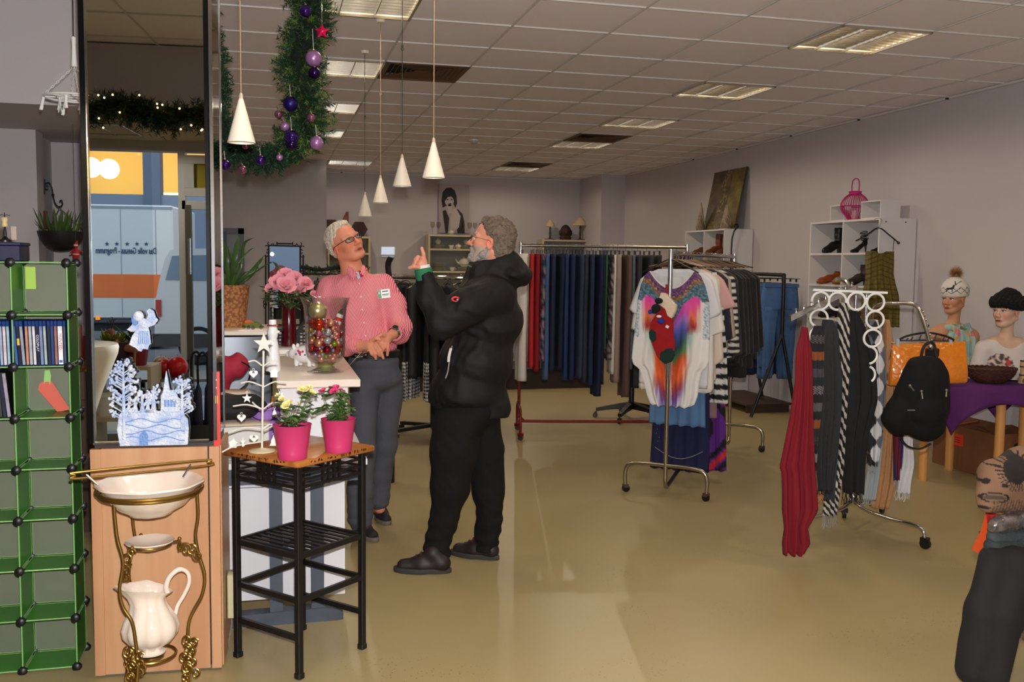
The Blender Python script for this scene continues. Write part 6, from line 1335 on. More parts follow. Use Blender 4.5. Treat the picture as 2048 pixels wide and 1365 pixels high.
def stripe_cf(a,b_,per,vert=False):return lambda x,z,fr:rgb(*(a if ((x if vert else z)/per) % 1<.5 else b_))[:3]
for i,(s_,lab,col,L,w_,sl,so,fl_) in enumerate(tops):
    if i==8:lab='thin beige cardigan on the chrome rack'
    cf=stripe_cf((30,30,34),(206,204,200),.05) if col=='stripe' else floral_cf(i,fl_) if fl_ else None
    m=M_attr if cf else cm('top_%d' % i,col,sheen=.1)
    garment('blouse' if i<10 else 'jacket',lab,'top' if i<10 else 'jacket',m,shirt_prof(L,w_,sl,so),onrail(s_,-.10),rzq+.05*sin(i*2.3),'tops on the chrome rack',cf=cf,thick=.055 if i>9 else .035,rip=.012,k=3.5,seed=20+i,nu=24,nv=70 if cf else 34)
    hanger(onrail(s_),rzq,'hanger carrying the '+lab.split(' behind')[0].split(' right behind')[0].split(', slightly')[0],'hangers on the chrome rack',.19,.05,M_black if i % 2 else mat('wood_hanger',(120,80,50),.5))
for i in range(14):
    s_=.17+.115*i;hanger(onrail(s_),rzq+.2*sin(i*5),'bare hanger hook on the chrome rail above the '+min(tops,key=lambda q:abs(q[0]-s_))[1].split(',')[0].split(' behind')[0].split(' with')[0].split(' on')[0].split(' in')[0],'spare hangers on the chrome rack',.17,.045,M_black if i % 3 else MATS['wood_hanger'])
sk=[(.24,.56,.52,.19,'light blue denim skirt below the printed top',(84,120,166),1.0,'skirt'),(.33,.60,.96,.20,'long navy dress with a beaded hem line',(20,24,64),1.0,'dress'),(.44,.62,.58,.2,'black and white block striped skirt','st',1.0,'skirt'),(.55,.6,.98,.17,'purple, black and red patterned long skirt','pu',1.05,'skirt'),(.5,.6,.55,.2,'grey pink speckled knit hanging low',(136,108,116),1.0,'knit'),(.68,.55,.9,.17,'dark plum long skirt',(34,26,36),1.0,'skirt'),(.98,.3,.95,.16,'pale grey long shirt hem under the striped shirt',(170,172,180),1.0,'shirt')]
for i,(s_,top,L,w_,lab,col,fl_,cat) in enumerate(sk):
    cf=stripe_cf((18,18,20),(206,206,206),.075) if col=='st' else (lambda x,z,fr:rgb(*((20,16,22) if abs((x*14+2*sin(z*7)) % 2-1)<.35 else (196,40,44) if abs((x*14+2*sin(z*7)) % 4-2)<.35 else (92,34,130)))[:3]) if col=='pu' else None
    L2=L if i not in (1,3) else L-.34
    zt={0:-.62,1:-.60,2:-.62,3:-.62,4:-.62,5:-.6,6:-.35}[i];LL={0:.57,1:.93,2:.42,3:.93,4:.54,5:.55,6:.72}[i]
    zt2=-.12;LL=LL+(zt2*-1-.12)+abs(zt)-.12
    g=garment(cat,lab,cat,M_attr if cf else cm('low_%d' % i,col,var=.1 if i==0 else 0),[(0,-w_*.55,w_*.55),(.2,-w_*.8,w_*.8),(LL*.6,-w_,w_),(LL,-w_*1.08*fl_,w_*1.08*fl_)],(onrail(s_+.02)[0]+QP.x*(.09 if i in (2,3) else 0),onrail(s_+.02)[1]+QP.y*(.09 if i in (2,3) else 0),ZQ+zt2),rzq,None,cf=cf,thick=.03,rip=.014,k=5,seed=50+i,nu=40 if cf else 24,nv=90 if cf else 40)
    if i==1:
        b=MB()
        for k in range(60):x=-.17+.34*k/59;b.ball((x,-.034,-LL+.16-.07*cos((x)/.17*1.5)),.0035,4)
        for k in range(14):b.ball((-.155+.012*sin(k*2),-.034,-LL+.2+.03*k),.003,4)
        tag(b.build('bead_line',mat('silver_bead',(200,200,205),.2,.8),g),kind='stuff')
# stocking on the front post
p=Q0-QD*.03;SK=V3((p.x,p.y,1.36));t=thing('christmas_stocking','red felt Christmas stocking with cream cuff hanging on the chrome post','stocking',SK,rzq)
M_fr=mat('felt_deep_red',(150,14,22),.9,bump=.4,bscale=80);M_fd=mat('felt_dark_green',(14,44,38),.9,bump=.3,bscale=80)
def fpris(nm,pts,th,m,y=0,bev=.006):
    b=MB();b.prism(pts,th,Matrix.Translation((0,y,0)));o=b.build(nm,m,t,smooth=60);md=o.modifiers.new('b','BEVEL');md.width=bev;md.segments=3;return o
P_=lambda pts:[((x-1332)/298,-(y-628)/298) for x,y in pts]
fpris('boot',P_([(1320,640),(1345,665),(1346,700),(1350,722),(1346,748),(1330,760),(1316,748),(1302,718),(1297,700),(1300,680),(1312,660)]),.035,M_fr,-.03)
fpris('cuff',P_([(1321,619),(1331,621),(1352,643),(1351,653),(1344,670),(1335,665),(1330,652),(1313,640)]),.045,mat('cream_fleece',(222,202,182),.9,bump=.5,bscale=90),-.032)
fpris('toe_patch',P_([(1347,728),(1350,742),(1344,756),(1332,761),(1320,752),(1322,738),(1335,729)]),.040,M_fd,-.031)
fpris('heel_patch',P_([(1303,691),(1312,698),(1314,712),(1307,720),(1299,712),(1297,699)]),.040,M_fd,-.031)
fpris('hanging_loop',P_([(1327,603),(1331,603),(1332,622),(1327,622)]),.006,M_fr,-.02,.001)
B=Blob((-.12,-.12,-.2),(.03,.0,.06),.004);B.ell((-.065,-.065,-.075),(.032,.02,.028),.008);B.ell((-.045,-.07,-.025),(.028,.02,.02),.01);B.ell((-.075,-.065,-.1),(.02,.014,.012),.005)
o=B.build('dark_rosette',mat('black_green_felt',(12,24,22),.95),t);o.location=(.0,0,.0)
b=MB();b.ball((-.04,-.075,-.128),.018,9,(1,.5,.55));b.build('white_scrap',MATS['felt_white'],t);b=MB();b.ball((-.03,-.06,-.16),.026,9,(1,.5,.7));b.build('blue_scrap',mat('blue_felt',(40,50,150),.9),t);b=MB();b.ball((-.105,-.06,-.1),.016,9,(1,.5,1));b.build('blue_scrap',MATS['blue_felt'],t)
b=MB();b.box((.012,-.052,-.195),(.022,.004,.018),rot=Matrix.Rotation(.5,3,'Y'));b.build('price_label',mat('label_white',(226,226,226),.6),t)

# ---------------------------------------------------------------- star-footed stand behind the trousers
c=atz(1262,838,0);t=thing('display_stand','black star base with castors standing under the taupe trousers','stand',c);T_=Matrix.Translation(-c)
b=MB(T_);b.tube([c+V3((0,0,.12)),c+V3((0,0,1.3))],.028,14);b.build('column',M_blackpl,t)
for k in range(5):
    a=2*PI*k/5+.25;d=V3((cos(a),sin(a),0));b=MB(T_);b.loft([[c+d*q+V3((-d.y,d.x,0))*sx*w_+V3((0,0,z+sz*h_)) for sx,sz in ((-1,-1),(1,-1),(1,1),(-1,1))] for q,w_,z,h_ in ((.02,.03,.14,.035),(.2,.024,.115,.022),(.36,.02,.085,.016))]);b.build('star_leg',M_blackpl,t);caster(t,c+d*.36,M_blackpl,.026,a)

# ---------------------------------------------------------------- black A-frame rack with jeans
J0=at(1563,700,9.75);J0.z=0;JF=at(1502,700,10.7);JD=(V3((JF.x,JF.y,0))-J0).normalized();JQ=V3((JD.y,-JD.x,0));ZJ=1.485;rzj=atan2(JQ.y,JQ.x)
t=thing('clothes_rack','black tube rack with blue jeans near the right wall','clothes rack',J0);T_=Matrix.Translation(-J0);J1=J0+JD*1.0
b=MB(T_);b.tube(cr([J0+V3((0,0,.85)),J0+V3((0,0,ZJ-.06)),J0+JD*.02+V3((0,0,ZJ-.01)),J0+JD*.08+V3((0,0,ZJ)),J1-JD*.08+V3((0,0,ZJ)),J1-JD*.02+V3((0,0,ZJ-.01)),J1+V3((0,0,ZJ-.06)),J1+V3((0,0,.85))],5),.02,10);b.build('rail',M_black,t)
for E0 in (J0,J1):
    for s_ in (-1,1):b=MB(T_);b.tube([E0+V3((0,0,.88)),E0+JQ*s_*(.30 if s_<0 else .18)+V3((0,0,.02))],.018,8);b.build('leg',M_black,t)
b=MB(T_);b.tube([J0+V3((0,0,.5))-JQ*.12,J1+V3((0,0,.5))-JQ*.12],.012,8);b.build('cross_bar',M_black,t)
def jeans_mb(L=.98,seed=0):
    b=cloth_mb([(0,-.185,.185),(.05,-.19,.19),(.16,-.205,.205),(.27,-.205,.205)],thick=.07,rip=.004,k=2,seed=seed,nu=20,nv=10)
    for s_ in (-1,1):cloth_mb([(.24,min(s_*.005,s_*.205),max(s_*.005,s_*.205)),(.5,min(s_*.03,s_*.18),max(s_*.03,s_*.18)),(L,min(s_*.055,s_*.165),max(s_*.055,s_*.165))],thick=.06,rip=.006,k=2,seed=seed+s_,nu=12,nv=18,mb=b)
    return b
M_dl=mat('faded_jeans',(66,98,146),.9,var=.35,vscale=3.2,bump=.4,bscale=70);M_dd=mat('dark_jeans',(26,34,58),.9,var=.15,vscale=5,bump=.4,bscale=70)
for i,s_ in enumerate((.10,.32,.50,.7,.88)):
    p=J0+JD*s_+JQ*(.02*(i % 2));lab=['faded blue jeans with front pockets hanging foremost on the black rack','blue jeans second on the black rack','dark jeans in the middle of the black rack','dark jeans second from the back of the black rack','dark jeans at the back of the black rack'][i]
    o=jeans_mb(.98+.03*(i % 2),70+i).build('jeans',M_dl if i<2 else M_dd,None,smooth=180);o.location=(p.x,p.y,ZJ-.09);o.rotation_euler=(0,0,rzj+.06);tag(o,lab,'jeans','jeans on the black rack')
    if i==0:
        for s2 in (-1,1):
            b=MB();b.tube(cr([(s2*.175,-.041,-.045),(s2*.165,-.044,-.085),(s2*.12,-.046,-.10),(s2*.095,-.044,-.055)],4),.0022,5);b.build('pocket_seam',mat('seam_gold',(120,110,90),.8),o)
        b=MB();b.box((0,-.043,-.02),(.37,.006,.035),bev=.002);b.build('waistband',M_dl,o);b=MB();b.ball((.0,-.048,-.02),.007,7);b.build('button',M_rackst,o)
    hanger((p.x,p.y,ZJ),rzj,'black clip hanger of the '+lab.split(' ')[0]+' jeans, '+['foremost','second','middle','fourth','rearmost'][i]+' on the black rack','clip hangers on the black rack',.21,0,None,'clip')

# ---------------------------------------------------------------- round rack of black coats between the two men
cc=at(866,700,8.5);cc.z=0;t=thing('clothes_rack','round chrome rack crowded with black coats between the two men','clothes rack',cc);T_=Matrix.Translation(-cc);RR_=.40;ZK=1.44
b=MB(T_);b.tube([cc+V3((cos(a)*RR_,sin(a)*RR_,ZK)) for a in np.linspace(0,2*PI,41)[:-1]],.014,8,closed=True);b.build('ring_rail',M_chrome,t)
b=MB(T_);b.tube([cc+V3((0,0,.1)),cc+V3((0,0,ZK))],.022,10);b.build('column',M_black,t)
for k in range(4):
    a=k*PI/2+.5;d=V3((cos(a),sin(a),0));b=MB(T_);b.tube([cc+V3((0,0,ZK)),cc+d*RR_+V3((0,0,ZK))],.008,6);b.build('spoke',M_chrome,t)
for k in range(5):
    a=2*PI*k/5+.9;d=V3((cos(a),sin(a),0));b=MB(T_);b.bar(cc+V3((0,0,.11)),cc+d*.42+V3((0,0,.08)),.045,.03);b.build('star_leg',M_blackpl,t);caster(t,cc+d*.42,M_blackpl,.028,a)
for k in range(18):
    a=2*PI*k/18;d=V3((cos(a),sin(a),0));p=cc+d*(RR_+.02);rz=a
    side='left' if cos(a)<-.4 else 'right' if cos(a)>.4 else 'middle';dep_='front' if sin(a)<0 else 'rear'
    if k in (11,12,13):garment('dress','black dress with gingham hem, %s one at the bottom of the round rack' % {11:'left',12:'middle',13:'right'}[k],'dress',M_attr,[(0,-.1,.1),(.5,-.17,.17),(.98,-.20,.20)],(p.x-.04,p.y+.02,ZK-.05),rz,'gingham dresses',cf=lambda x,z,fr:rgb(22,22,24)[:3] if z>-.66 else rgb(*(((16,16,20) if (x/.03) % 1<.5 else (120,120,124)) if (z/.03) % 1<.5 else ((120,120,124) if (x/.03) % 1<.5 else (214,212,210))))[:3],thick=.04,rip=.012,k=4,seed=k,nu=56,nv=130)
    garment('coat','black coat on the %s %s side of the round rack%s' % (dep_,side,['',', longer one',', shiny one',', wide one',', slim one'][k % 5]),'coat',cm('coat_black_%d' % (k % 3),[(22,22,24),(16,16,18),(30,29,33)][k % 3],rough=.7),[(0,-.10,.10),(.05,-.2,.16),(.12,-.24,.18),(.6,-.22,.18),(.78+.05*(k % 2),-.22,.2)],(p.x,p.y,ZK-.06),rz+.12,'black coats on the round rack',thick=.09,rip=.014,k=3,seed=90+k,nu=16,nv=26)
    hanger((p.x-d.x*.02,p.y-d.y*.02,ZK),rz,'hanger on the %s %s side of the round rack%s' % (dep_,side,['',', longer coat',', shiny coat',', wide coat',', slim coat'][k % 5]),'hangers on the round rack',.2,.05,M_black if k % 2 else M_steel)
# till display on its stand
c=at(776,503,6.7);t=thing('till_display','small slanted white screen on a black curved stand behind the striped-shirt man','screen',(c.x,c.y,0));T_=Matrix.Translation((-c.x,-c.y,0)) 
b=MB(T_ @ Matrix.Translation(c) @ Matrix.Rotation(-YAW,4,'Z') @ Matrix.Rotation(-.35,4,'X'));b.box((0,0,0),(.10,.02,.066),bev=.004);b.box((0,.02,-.02),(.09,.03,.04));b.build('housing',mat('screen_housing',(200,206,214),.3),t)
b=MB(T_ @ Matrix.Translation(c) @ Matrix.Rotation(-YAW,4,'Z') @ Matrix.Rotation(-.35,4,'X'));b.box((0,-.0108,0),(.088,.002,.054));b.build('screen',mat('screen_white',(200,214,235),.25,emit=(190,208,235),estr=.35),t)
b=MB(T_);b.tube(cr([at(782,515,6.72),at(776,530,6.72),at(779,560,6.72),at(784,620,6.72),V3((at(784,620,6.72).x,at(784,620,6.72).y,.0))],6),.042,12,flat=.5);b.build('stand',M_blackpl,t)

# rail with a small garland and dark clothes behind the bouquet
G0=at(565,560,8.2);G1=at(735,545,8.6);G0.z=G1.z=0;ZG=at(640,548,8.4).z;GDn=(G1-G0).normalized();t=thing('clothes_rack','chrome rail with dark clothes and a fir garland behind the rose bouquet','clothes rack',G0);T_=Matrix.Translation(-G0);zz=V3((0,0,ZG))
b=MB(T_);b.tube([G0+zz,G1+zz],.013,8);b.build('rail',M_chrome,t)
for E0 in (G0,G1):b=MB(T_);b.tube([E0+zz,E0+V3((0,0,.02))],.013,8);b.bar(E0+V3((-.25,.25,.02)),E0+V3((.25,-.25,.02)),.03);b.build('stand',M_steel,t)
fir([G0+zz+V3((0,-.02,.05))+GDn*q+V3((0,0,.015*sin(q*14))) for q in np.linspace(-.02,(G1-G0).length,8)],.05,130,5,'fir_garland','small fir garland lying along the rail behind the rose bouquet',needles=16,nlen=.024)
for i in range(9):
    p=G0+GDn*(.06+.085*i);garment('coat','dark garment on the garland rail, %s' % ['at its left end','second from left','third from left','left of the middle','in the middle','right of the middle','third from right','second from right','at its right end'][i],'coat',cm('rail_%d' % i,[(24,22,26),(60,30,34),(34,34,40),(80,66,56),(20,20,24),(52,40,44),(26,26,30),(44,44,52),(22,20,24)][i]),[(0,-.08,.08),(.05,-.2,.2),(.5,-.2,.2),(.75,-.2,.2)],(p.x,p.y,ZG-.06),atan2(GDn.y,GDn.x)+1.2,'clothes on the garland rail',thick=.06,rip=.01,seed=140+i,nu=14,nv=20)
    hanger((p.x,p.y,ZG),atan2(GDn.y,GDn.x)+1.2,'hanger on the garland rail, %s' % ['leftmost','second from left','third from left','left of the middle','middle','right of the middle','third from right','second from right','rightmost'][i],'hangers on the garland rail')

# ---------------------------------------------------------------- chrome waterfall rack with scarves and bags
SCn=V3((3.36,4.93,0));t=thing('scarf_rack','chrome four armed castor rack with scarves, belts and bags','clothes rack',SCn);T_=Matrix.Translation(-SCn)
dS=dep_of(SCn)
p_top=at(1712,572,dS);e1=at(1580,637,dS-.72);a1=(e1-p_top)
b=MB(T_);pw=V3((0,0,1))
b.tube([SCn+V3((-.02,.02,.2)),V3((SCn.x-.02,SCn.y+.02,p_top.z))],.011,10);b.build('post',M_chrome,t);b=MB(T_);b.tube([SCn+V3((.03,-.01,.2)),SCn+V3((.03,-.01,1.42))],.013,10);b.build('post',M_chrome,t)
b=MB(T_);b.bar(V3((SCn.x-.02,SCn.y+.02,p_top.z-.01)),e1,.012,.03);b.build('sloped_arm',M_chrome,t)
for k in range(9):
    q=.08+.105*k;p=V3((SCn.x-.02,SCn.y+.02,p_top.z)).lerp(e1,q);b=MB(T_);b.tube([p+V3((0,0,.01)),p+V3((0,0,.026))],.003,6);b.ball(p+V3((0,0,.03)),.007,7);b.build('arm_pin',M_chrome,t)
c2=[at(1742,690,dS-.08),at(1742,650,dS-.08),at(1746,622,dS-.10),at(1762,609,dS-.14),at(1795,607,dS-.22),at(1826,609,dS-.30),at(1840,622,dS-.34),at(1850,652,dS-.37),at(1861,690,dS-.40)]
b=MB(T_);b.tube(cr(c2,6),.0115,10);b.build('curved_arm',M_chrome,t);b=MB(T_);b.ball(c2[-1]+V3((0,0,-.012)),.018,12);b.build('end_ball',M_chrome,t)
for k in range(10):q=cr(c2[5:],5)[2*k % 15+k//8];
for k in range(8):
    p=cr(c2[6:],8)[2*k];b=MB(T_);b.ball(p+RT*.012+V3((0,0,.008)),.007,7);b.build('arm_pin',M_chrome,t)
b=MB(T_);b.tube(cr([at(1672,560,dS+.3),at(1690,562,dS+.3),at(1700,575,dS+.15),at(1708,580,dS)],5),.014,8);b.build('rear_arm',M_chrome,t)
for c_,mid in (((atz(1583,1084,0)),atz(1660,1030,0)),((atz(1688,1037,0)),None),((atz(1848,1098,0)),None),(SCn+V3((.42,.30,0)),None)):
    d=(c_-SCn);L=d.length;d.normalize();b=MB(T_);b.tube(cr([SCn+V3((0,0,.34)),SCn+V3((0,0,.22)),SCn+d*.06+V3((0,0,.15)),SCn+d*L*.5+V3((0,0,.125)),SCn+d*(L-.06)+V3((0,0,.12)),SCn+d*(L-.01)+V3((0,0,.10)),c_+V3((0,0,.06))],6),.0115,10);b.build('foot',M_chrome,t);caster(t,c_,M_blackpl,.03,atan2(d.y,d.x))
# white ring belt hanger
wr0=at(1697,600,dS-.02);RH=thing('ring_scarf_hanger','white plastic hanger made of many round rings on the scarf rack','scarf hanger',wr0,-YAW)
T2_=RH.matrix_basis;inv=(Matrix.Translation(wr0) @ Matrix.Rotation(-YAW,4,'Z')).inverted()
def ring_at(x,y,a0=0,a1=2*PI,dd=-.40):
    c=at(x,y,dS+dd);b=MB(inv);P=[c+RT*cos(a)*.047+V3((0,0,1))*sin(a)*.047 for a in np.linspace(a0,a1,33)]
    if a1-a0>6.2:b.tube(P[:-1],.0065,8,closed=True)
    else:b.tube(P,.0065,8)
    b.build('ring',M_wplast,RH)
b=MB(inv);b.bar(at(1626,580,dS-.40),at(1775,586,dS-.40),.01,.012);b.build('top_bar',M_wplast,RH)
for x,y in ((1641,602),(1675,603),(1713,603),(1751,605),(1638,637),(1750,640),(1745,677)):ring_at(x,y)
ring_at(1737,711,-1.4,1.6);ring_at(1733,750,-.9,1.2);ring_at(1637,672,1.6,4.0)
# scarves: name, label, material/cf, px left/right top, y top, px left/right mid, px bottom left/right, y bottom, depth offset
def scarf(name,label,m,outline,dep,th=.04,rip=.012,k=3,seed=0,cf=None,fringe=None,cat='scarf',nu=18,nv=60):
    y0=outline[0][0];top=at((outline[0][1]+outline[0][2])/2,y0,dep);o=Vector(top);prof=[]
    for (y,xl,xr) in outline:
        a=at(xl,y,dep);c=at(xr,y,dep);prof.append((o.z-a.z,(a-o).dot(RT.normalized()),(c-o).dot(RT.normalized())))
    g=garment(name,label,cat,m,prof,o,-YAW,'scarves on the chrome rack',cf=cf,thick=th,rip=rip,k=k,seed=seed,nu=nu,nv=nv)
    if fringe:
        b=MB();L=prof[-1][0];r_=random.Random(seed);n_=int((prof[-1][2]-prof[-1][1])/.006)+4
        for i in range(n_):
            x=prof[-1][1]+(prof[-1][2]-prof[-1][1])*i/n_;ln_=fringe*r_.uniform(.7,1.1);b.tube(cr([(x,r_.uniform(-.01,.01),-L+.01),(x+r_.uniform(-.008,.008),r_.uniform(-.012,.012),-L-ln_*.5),(x+r_.uniform(-.012,.012),r_.uniform(-.015,.015),-L-ln_)],3),.0018,4)
        tag(b.build('fringe',m if not cf else cm('fringe_'+str(seed),(150,150,150) if seed !=205 else (30,30,32)),g),kind='stuff')
    return g
def folk(x,z,fr):
    d=-z;band=int(d/.045);cols=[(26,26,32),(84,82,86),(26,26,32),(130,72,36),(34,36,42),(66,64,70),(30,32,38),(124,122,124)];c=cols[band % 8]
    if band % 3==1 and ((x/.02) % 1<.5) ^ ((d/.012) % 1<.5):c=(28,28,34)
    return rgb(*c)[:3]
def zebra(x,z,fr):
    v=sin(z*95+6*sin(x*30)+x*60) if-z<1.0 else sin((z+x*1.4)*150);return rgb(*((20,20,22) if v>-.15 else (190,184,176)))[:3]
def check(x,z,fr):
    u_=(x+z*.55)/.07;v=(x-z*.55)/.07;k=(int(math.floor(u_))+int(math.floor(v))) % 3;return rgb(*[(206,206,208),(98,102,110),(40,42,46)][k])[:3]
scarf('scarf','long crimson red scarf at the front left end of the chrome rack',cm('crimson',(118,10,28),bump=.2),[(655,1604,1616),(700,1592,1624),(760,1590,1626),(840,1580,1628),(935,1562,1634),(940,1566,1634),(975,1568,1638),(1020,1568,1640),(1055,1572,1620),(1085,1568,1625),(1108,1570,1612)],dS-.72,.05,.02,3,200)
scarf('scarf','black, grey and orange folk patterned scarf behind the red one',M_attr,[(652,1630,1646),(670,1622,1650),(760,1617,1648),(860,1617,1640),(985,1618,1636)],dS-.62,.05,.01,3,201,folk,nu=24,nv=200)
scarf('scarf','dark grey knitted scarf, left half of the rack',cm('dark_grey_knit',(38,39,43),bump=.5,bscale=90),[(640,1648,1664),(665,1642,1678),(760,1634,1686),(870,1632,1682),(980,1640,1668)],dS-.50,.07,.014,3,202,fringe=.03)
scarf('scarf','slim slate grey scarf behind the dark grey knitted one',cm('slate_knit',(50,54,61)),[(645,1664,1674),(760,1672,1684),(900,1668,1680),(1000,1650,1672)],dS-.44,.05,.01,3,203)
scarf('scarf','tan scarf corner showing under the grey scarves',cm('tan',(170,120,76)),[(960,1640,1652),(1000,1636,1650)],dS-.35,.03,.004,2,210,fringe=.03)
scarf('scarf','black and white zebra striped scarf with fringe',M_attr,[(606,1682,1690),(640,1676,1698),(740,1678,1702),(860,1672,1692),(940,1662,1690),(1030,1650,1678)],dS-.42,.05,.012,3,204,zebra,fringe=.075,nu=30,nv=220)
scarf('scarf','wide black scarf with fringe in the centre of the rack',cm('scarf_black',(18,18,20),bump=.25),[(620,1700,1712),(650,1690,1730),(720,1690,1752),(800,1692,1756),(880,1690,1738),(985,1690,1730)],dS-.30,.08,.016,3,205,fringe=.07)
scarf('scarf','white, grey and black diamond checked scarf with fringe',M_attr,[(640,1738,1756),(700,1738,1770),(790,1735,1772),(880,1735,1768),(930,1738,1756)],dS-.20,.05,.012,3,206,check,fringe=.05,nu=40,nv=160)
scarf('scarf','pale grey thin scarf hanging below the checked one',cm('pale_grey',(150,156,160)),[(700,1748,1762),(880,1745,1768),(1000,1728,1752)],dS-.12,.04,.012,3,207,fringe=.03)
scarf('scarf','tan brown plush scarf, right half of the rack',cm('tan_plush',(168,124,84),bump=.6,bscale=60),[(640,1768,1776),(720,1768,1790),(860,1762,1792),(960,1748,1790),(1015,1745,1780)],dS-.10,.07,.014,3,208)
scarf('scarf','dark red and blue blurred pattern scarf below the backpack',M_attr,[(700,1792,1802),(860,1790,1812),(960,1790,1806)],dS-.14,.04,.01,3,209,lambda x,z,fr:rgb(*lerpc([(0,(90,20,50)),(.5,(40,40,90)),(1,(100,20,40))],(sin(x*60+z*9)*.5+.5)))[:3],fringe=.045)
scarf('scarf','white and pale grey scarf end, rightmost below the backpack',cm('white_scarf',(196,194,198)),[(860,1808,1826),(930,1804,1826),(985,1795,1822)],dS-.16,.04,.01,3,211,fringe=.05)
scarf('scarf','dark brown scarf at the far side above the ring hanger',cm('dark_brown',(52,42,36)),[(660,1640,1700),(760,1646,1740),(880,1660,1760)],dS+.05,.08,.012,3,212)
# ================================================================ ORANGE BAG AND BACKPACK ON THE CHROME ARM
EB=c2[-1];dB=dep_of(EB)
def frame(c,rz=-YAW):return Matrix.Translation(c) @ Matrix.Rotation(rz,4,'Z')
M_croc=mat('orange_croc_leather',(206,116,26),.22,coat=.6,var=.08,vscale=30)
nt=M_croc.node_tree;vv=nt.nodes.new('ShaderNodeTexVoronoi');vv.inputs['Scale'].default_value=34;vv.feature='DISTANCE_TO_EDGE';tcx=nt.nodes.new('ShaderNodeTexCoord');bb=nt.nodes.new('ShaderNodeBump');bb.inputs['Strength'].default_value=.7;bb.inputs['Distance'].default_value=.006
nt.links.new(tcx.outputs['Object'],vv.inputs['Vector']);nt.links.new(vv.outputs['Distance'],bb.inputs['Height']);nt.links.new(bb.outputs['Normal'],nt.nodes['Principled BSDF'].inputs['Normal'])
c=at(1853,768,dB+.05);t=thing('handbag','orange crocodile pattern leather clutch bag clipped to a black hanger','bag',c,-YAW-.05)
b=MB();w_=.208;R=[]
for z,hw,ht in ((0,w_*.985,.03),(.01,w_,.04),(.05,w_*1.0,.042),(.15,w_*.975,.028),(.215,w_*.945,.012),(.228,w_*.94,.008)):R.append([(x*hw,y*ht,z+.012*x) for x,y in ((-1,-.8),(-.96,-1),(-.5,-1),(0,-1),(.5,-1),(.96,-1),(1,-.8),(1,.8),(.96,1),(0,1),(-.96,1),(-1,.8))])
b.loft(R);bag=b.build('body',M_croc,t,smooth=50)
b=MB();b.box((.01,-.034,.178),(.075,.012,.045),bev=.004);b.build('dark_clasp',mat('dark_clasp',(22,18,18),.3),bag);b=MB();b.box((.028,-.042,.178),(.008,.006,.04));b.build('gold_bar',mat('gold_metal',(200,160,70),.25,.9),bag);b=MB();b.ball((-.045,-.036,.180),.010,8,(1,.3,1));b.build('red_stud',mat('red_stud',(150,30,40),.4),bag)
hc_=at(1853,671,dB+.05);t=thing('clothes_hanger','black openwork plastic hanger with chrome clips above the orange bag','hanger',hc_,-YAW-.05)
b=MB();P1=cr([(-.15,0,-.028),(-.1,0,-.004),(0,0,.014),(.1,0,-.002),(.15,0,-.024)],6);P2=cr([(-.15,0,-.032),(-.08,0,-.03),(0,0,-.028),(.08,0,-.03),(.15,0,-.028)],6);b.tube(P1,.006,7);b.tube(P2,.0045,6)
for x in (-.11,-.085,-.04,.04,.085,.11):b.tube([(x,0,-.03),(x+.012,0,interp(x,[-.15,0,.15],[-.028,.014,-.026]))],.004,6)
b.build('body',M_blackpl,t);b=MB();b.tube([(-.19,0,-.045),(.17,0,-.035)],.003,6);b.build('clip_wire',M_chrome,t)
for x in (-.155,.13):b=MB();b.box((x,-.0,-.045),(.018,.022,.045),bev=.003);b.build('clip',mat('clear_clip',(200,202,206),.15,.5),t)
b=MB();b.tube(cr([(0,0,.014),(0,0,.04),(.01,0,.055),(-.006,0,.062),(-.018,0,.05)],5),.003,6);b.build('hook',M_black,t)
c=at(1838,885,dB-.12);t=thing('backpack','black nylon backpack hanging by its loop from the chrome ball end','backpack',c)
Lo,Hi=c+V3((-.36,-.2,-.06)),c+V3((.34,.2,.62));B=Blob(Lo,Hi,.006);pb=lambda x,y,dd=0:at(x,y,dB-.12+dd)
B.ell(pb(1845,800),(.145,.09,.19),.03,ROTV);B.ell(pb(1850,760),(.125,.08,.12),.03,ROTV);B.ell(pb(1848,850),(.11,.09,.09),.03,ROTV);B.ell(pb(1800,835),(.085,.07,.10),.03,ROTV);B.cap(pb(1828,728),pb(1870,728),.03,.03,.04);B.ell(pb(1855,825,-.06),(.10,.05,.085),.012,ROTV);B.cap(pb(1815,765),pb(1782,835),.035,.05,.02)
bp=B.build('body',mat('black_nylon',(18,18,20),.85,bump=.5,bscale=18,spec=.25),t,disp=lambda P:wr(P,.003,30,61),origin=c)
T_=Matrix.Translation(-c);b=MB(T_);b.tube(cr([pb(1842,722),pb(1845,700),pb(1856,686),pb(1868,690),pb(1874,722)],6),.008,8);b.build('loop',M_blackpl,t)
for x,y,x2,y2 in ((1820,772,1828,782),(1843,783,1845,798),(1893,781,1892,794)):b=MB(T_);b.tube([pb(x,y,-.1),pb(x2,y2,-.105)],.004,6);b.ball(pb(x,y,-.1),.008,6);b.build('zip_pull',mat('dull_zip',(120,116,104),.4,.6),bp)
b=MB(T_);b.tube([pb(1815,821,-.09),pb(1830,821,-.09)],.003,5);b.build('reflective_strip',mat('dull_zip2',(120,120,120),.4),bp)
b=MB(T_);b.tube(cr([pb(1800,875),pb(1815,893),pb(1840,898),pb(1862,888)],5),.006,6);b.build('strap',M_blackpl,t)
# more items hanging beyond
c=at(1782,690,dS+.3);g=garment('scarf','dark blue and plum cloth clipped behind the orange bag','scarf',M_attr,[(0,-.03,.05),(.3,-.04,.05)],c,-YAW,None,cf=lambda x,z,fr:rgb(*lerpc([(0,(30,30,70)),(.5,(40,34,80)),(1,(100,30,60))],min(1,-z/.25)))[:3],thick=.03,rip=.006,seed=300,nu=12,nv=20)

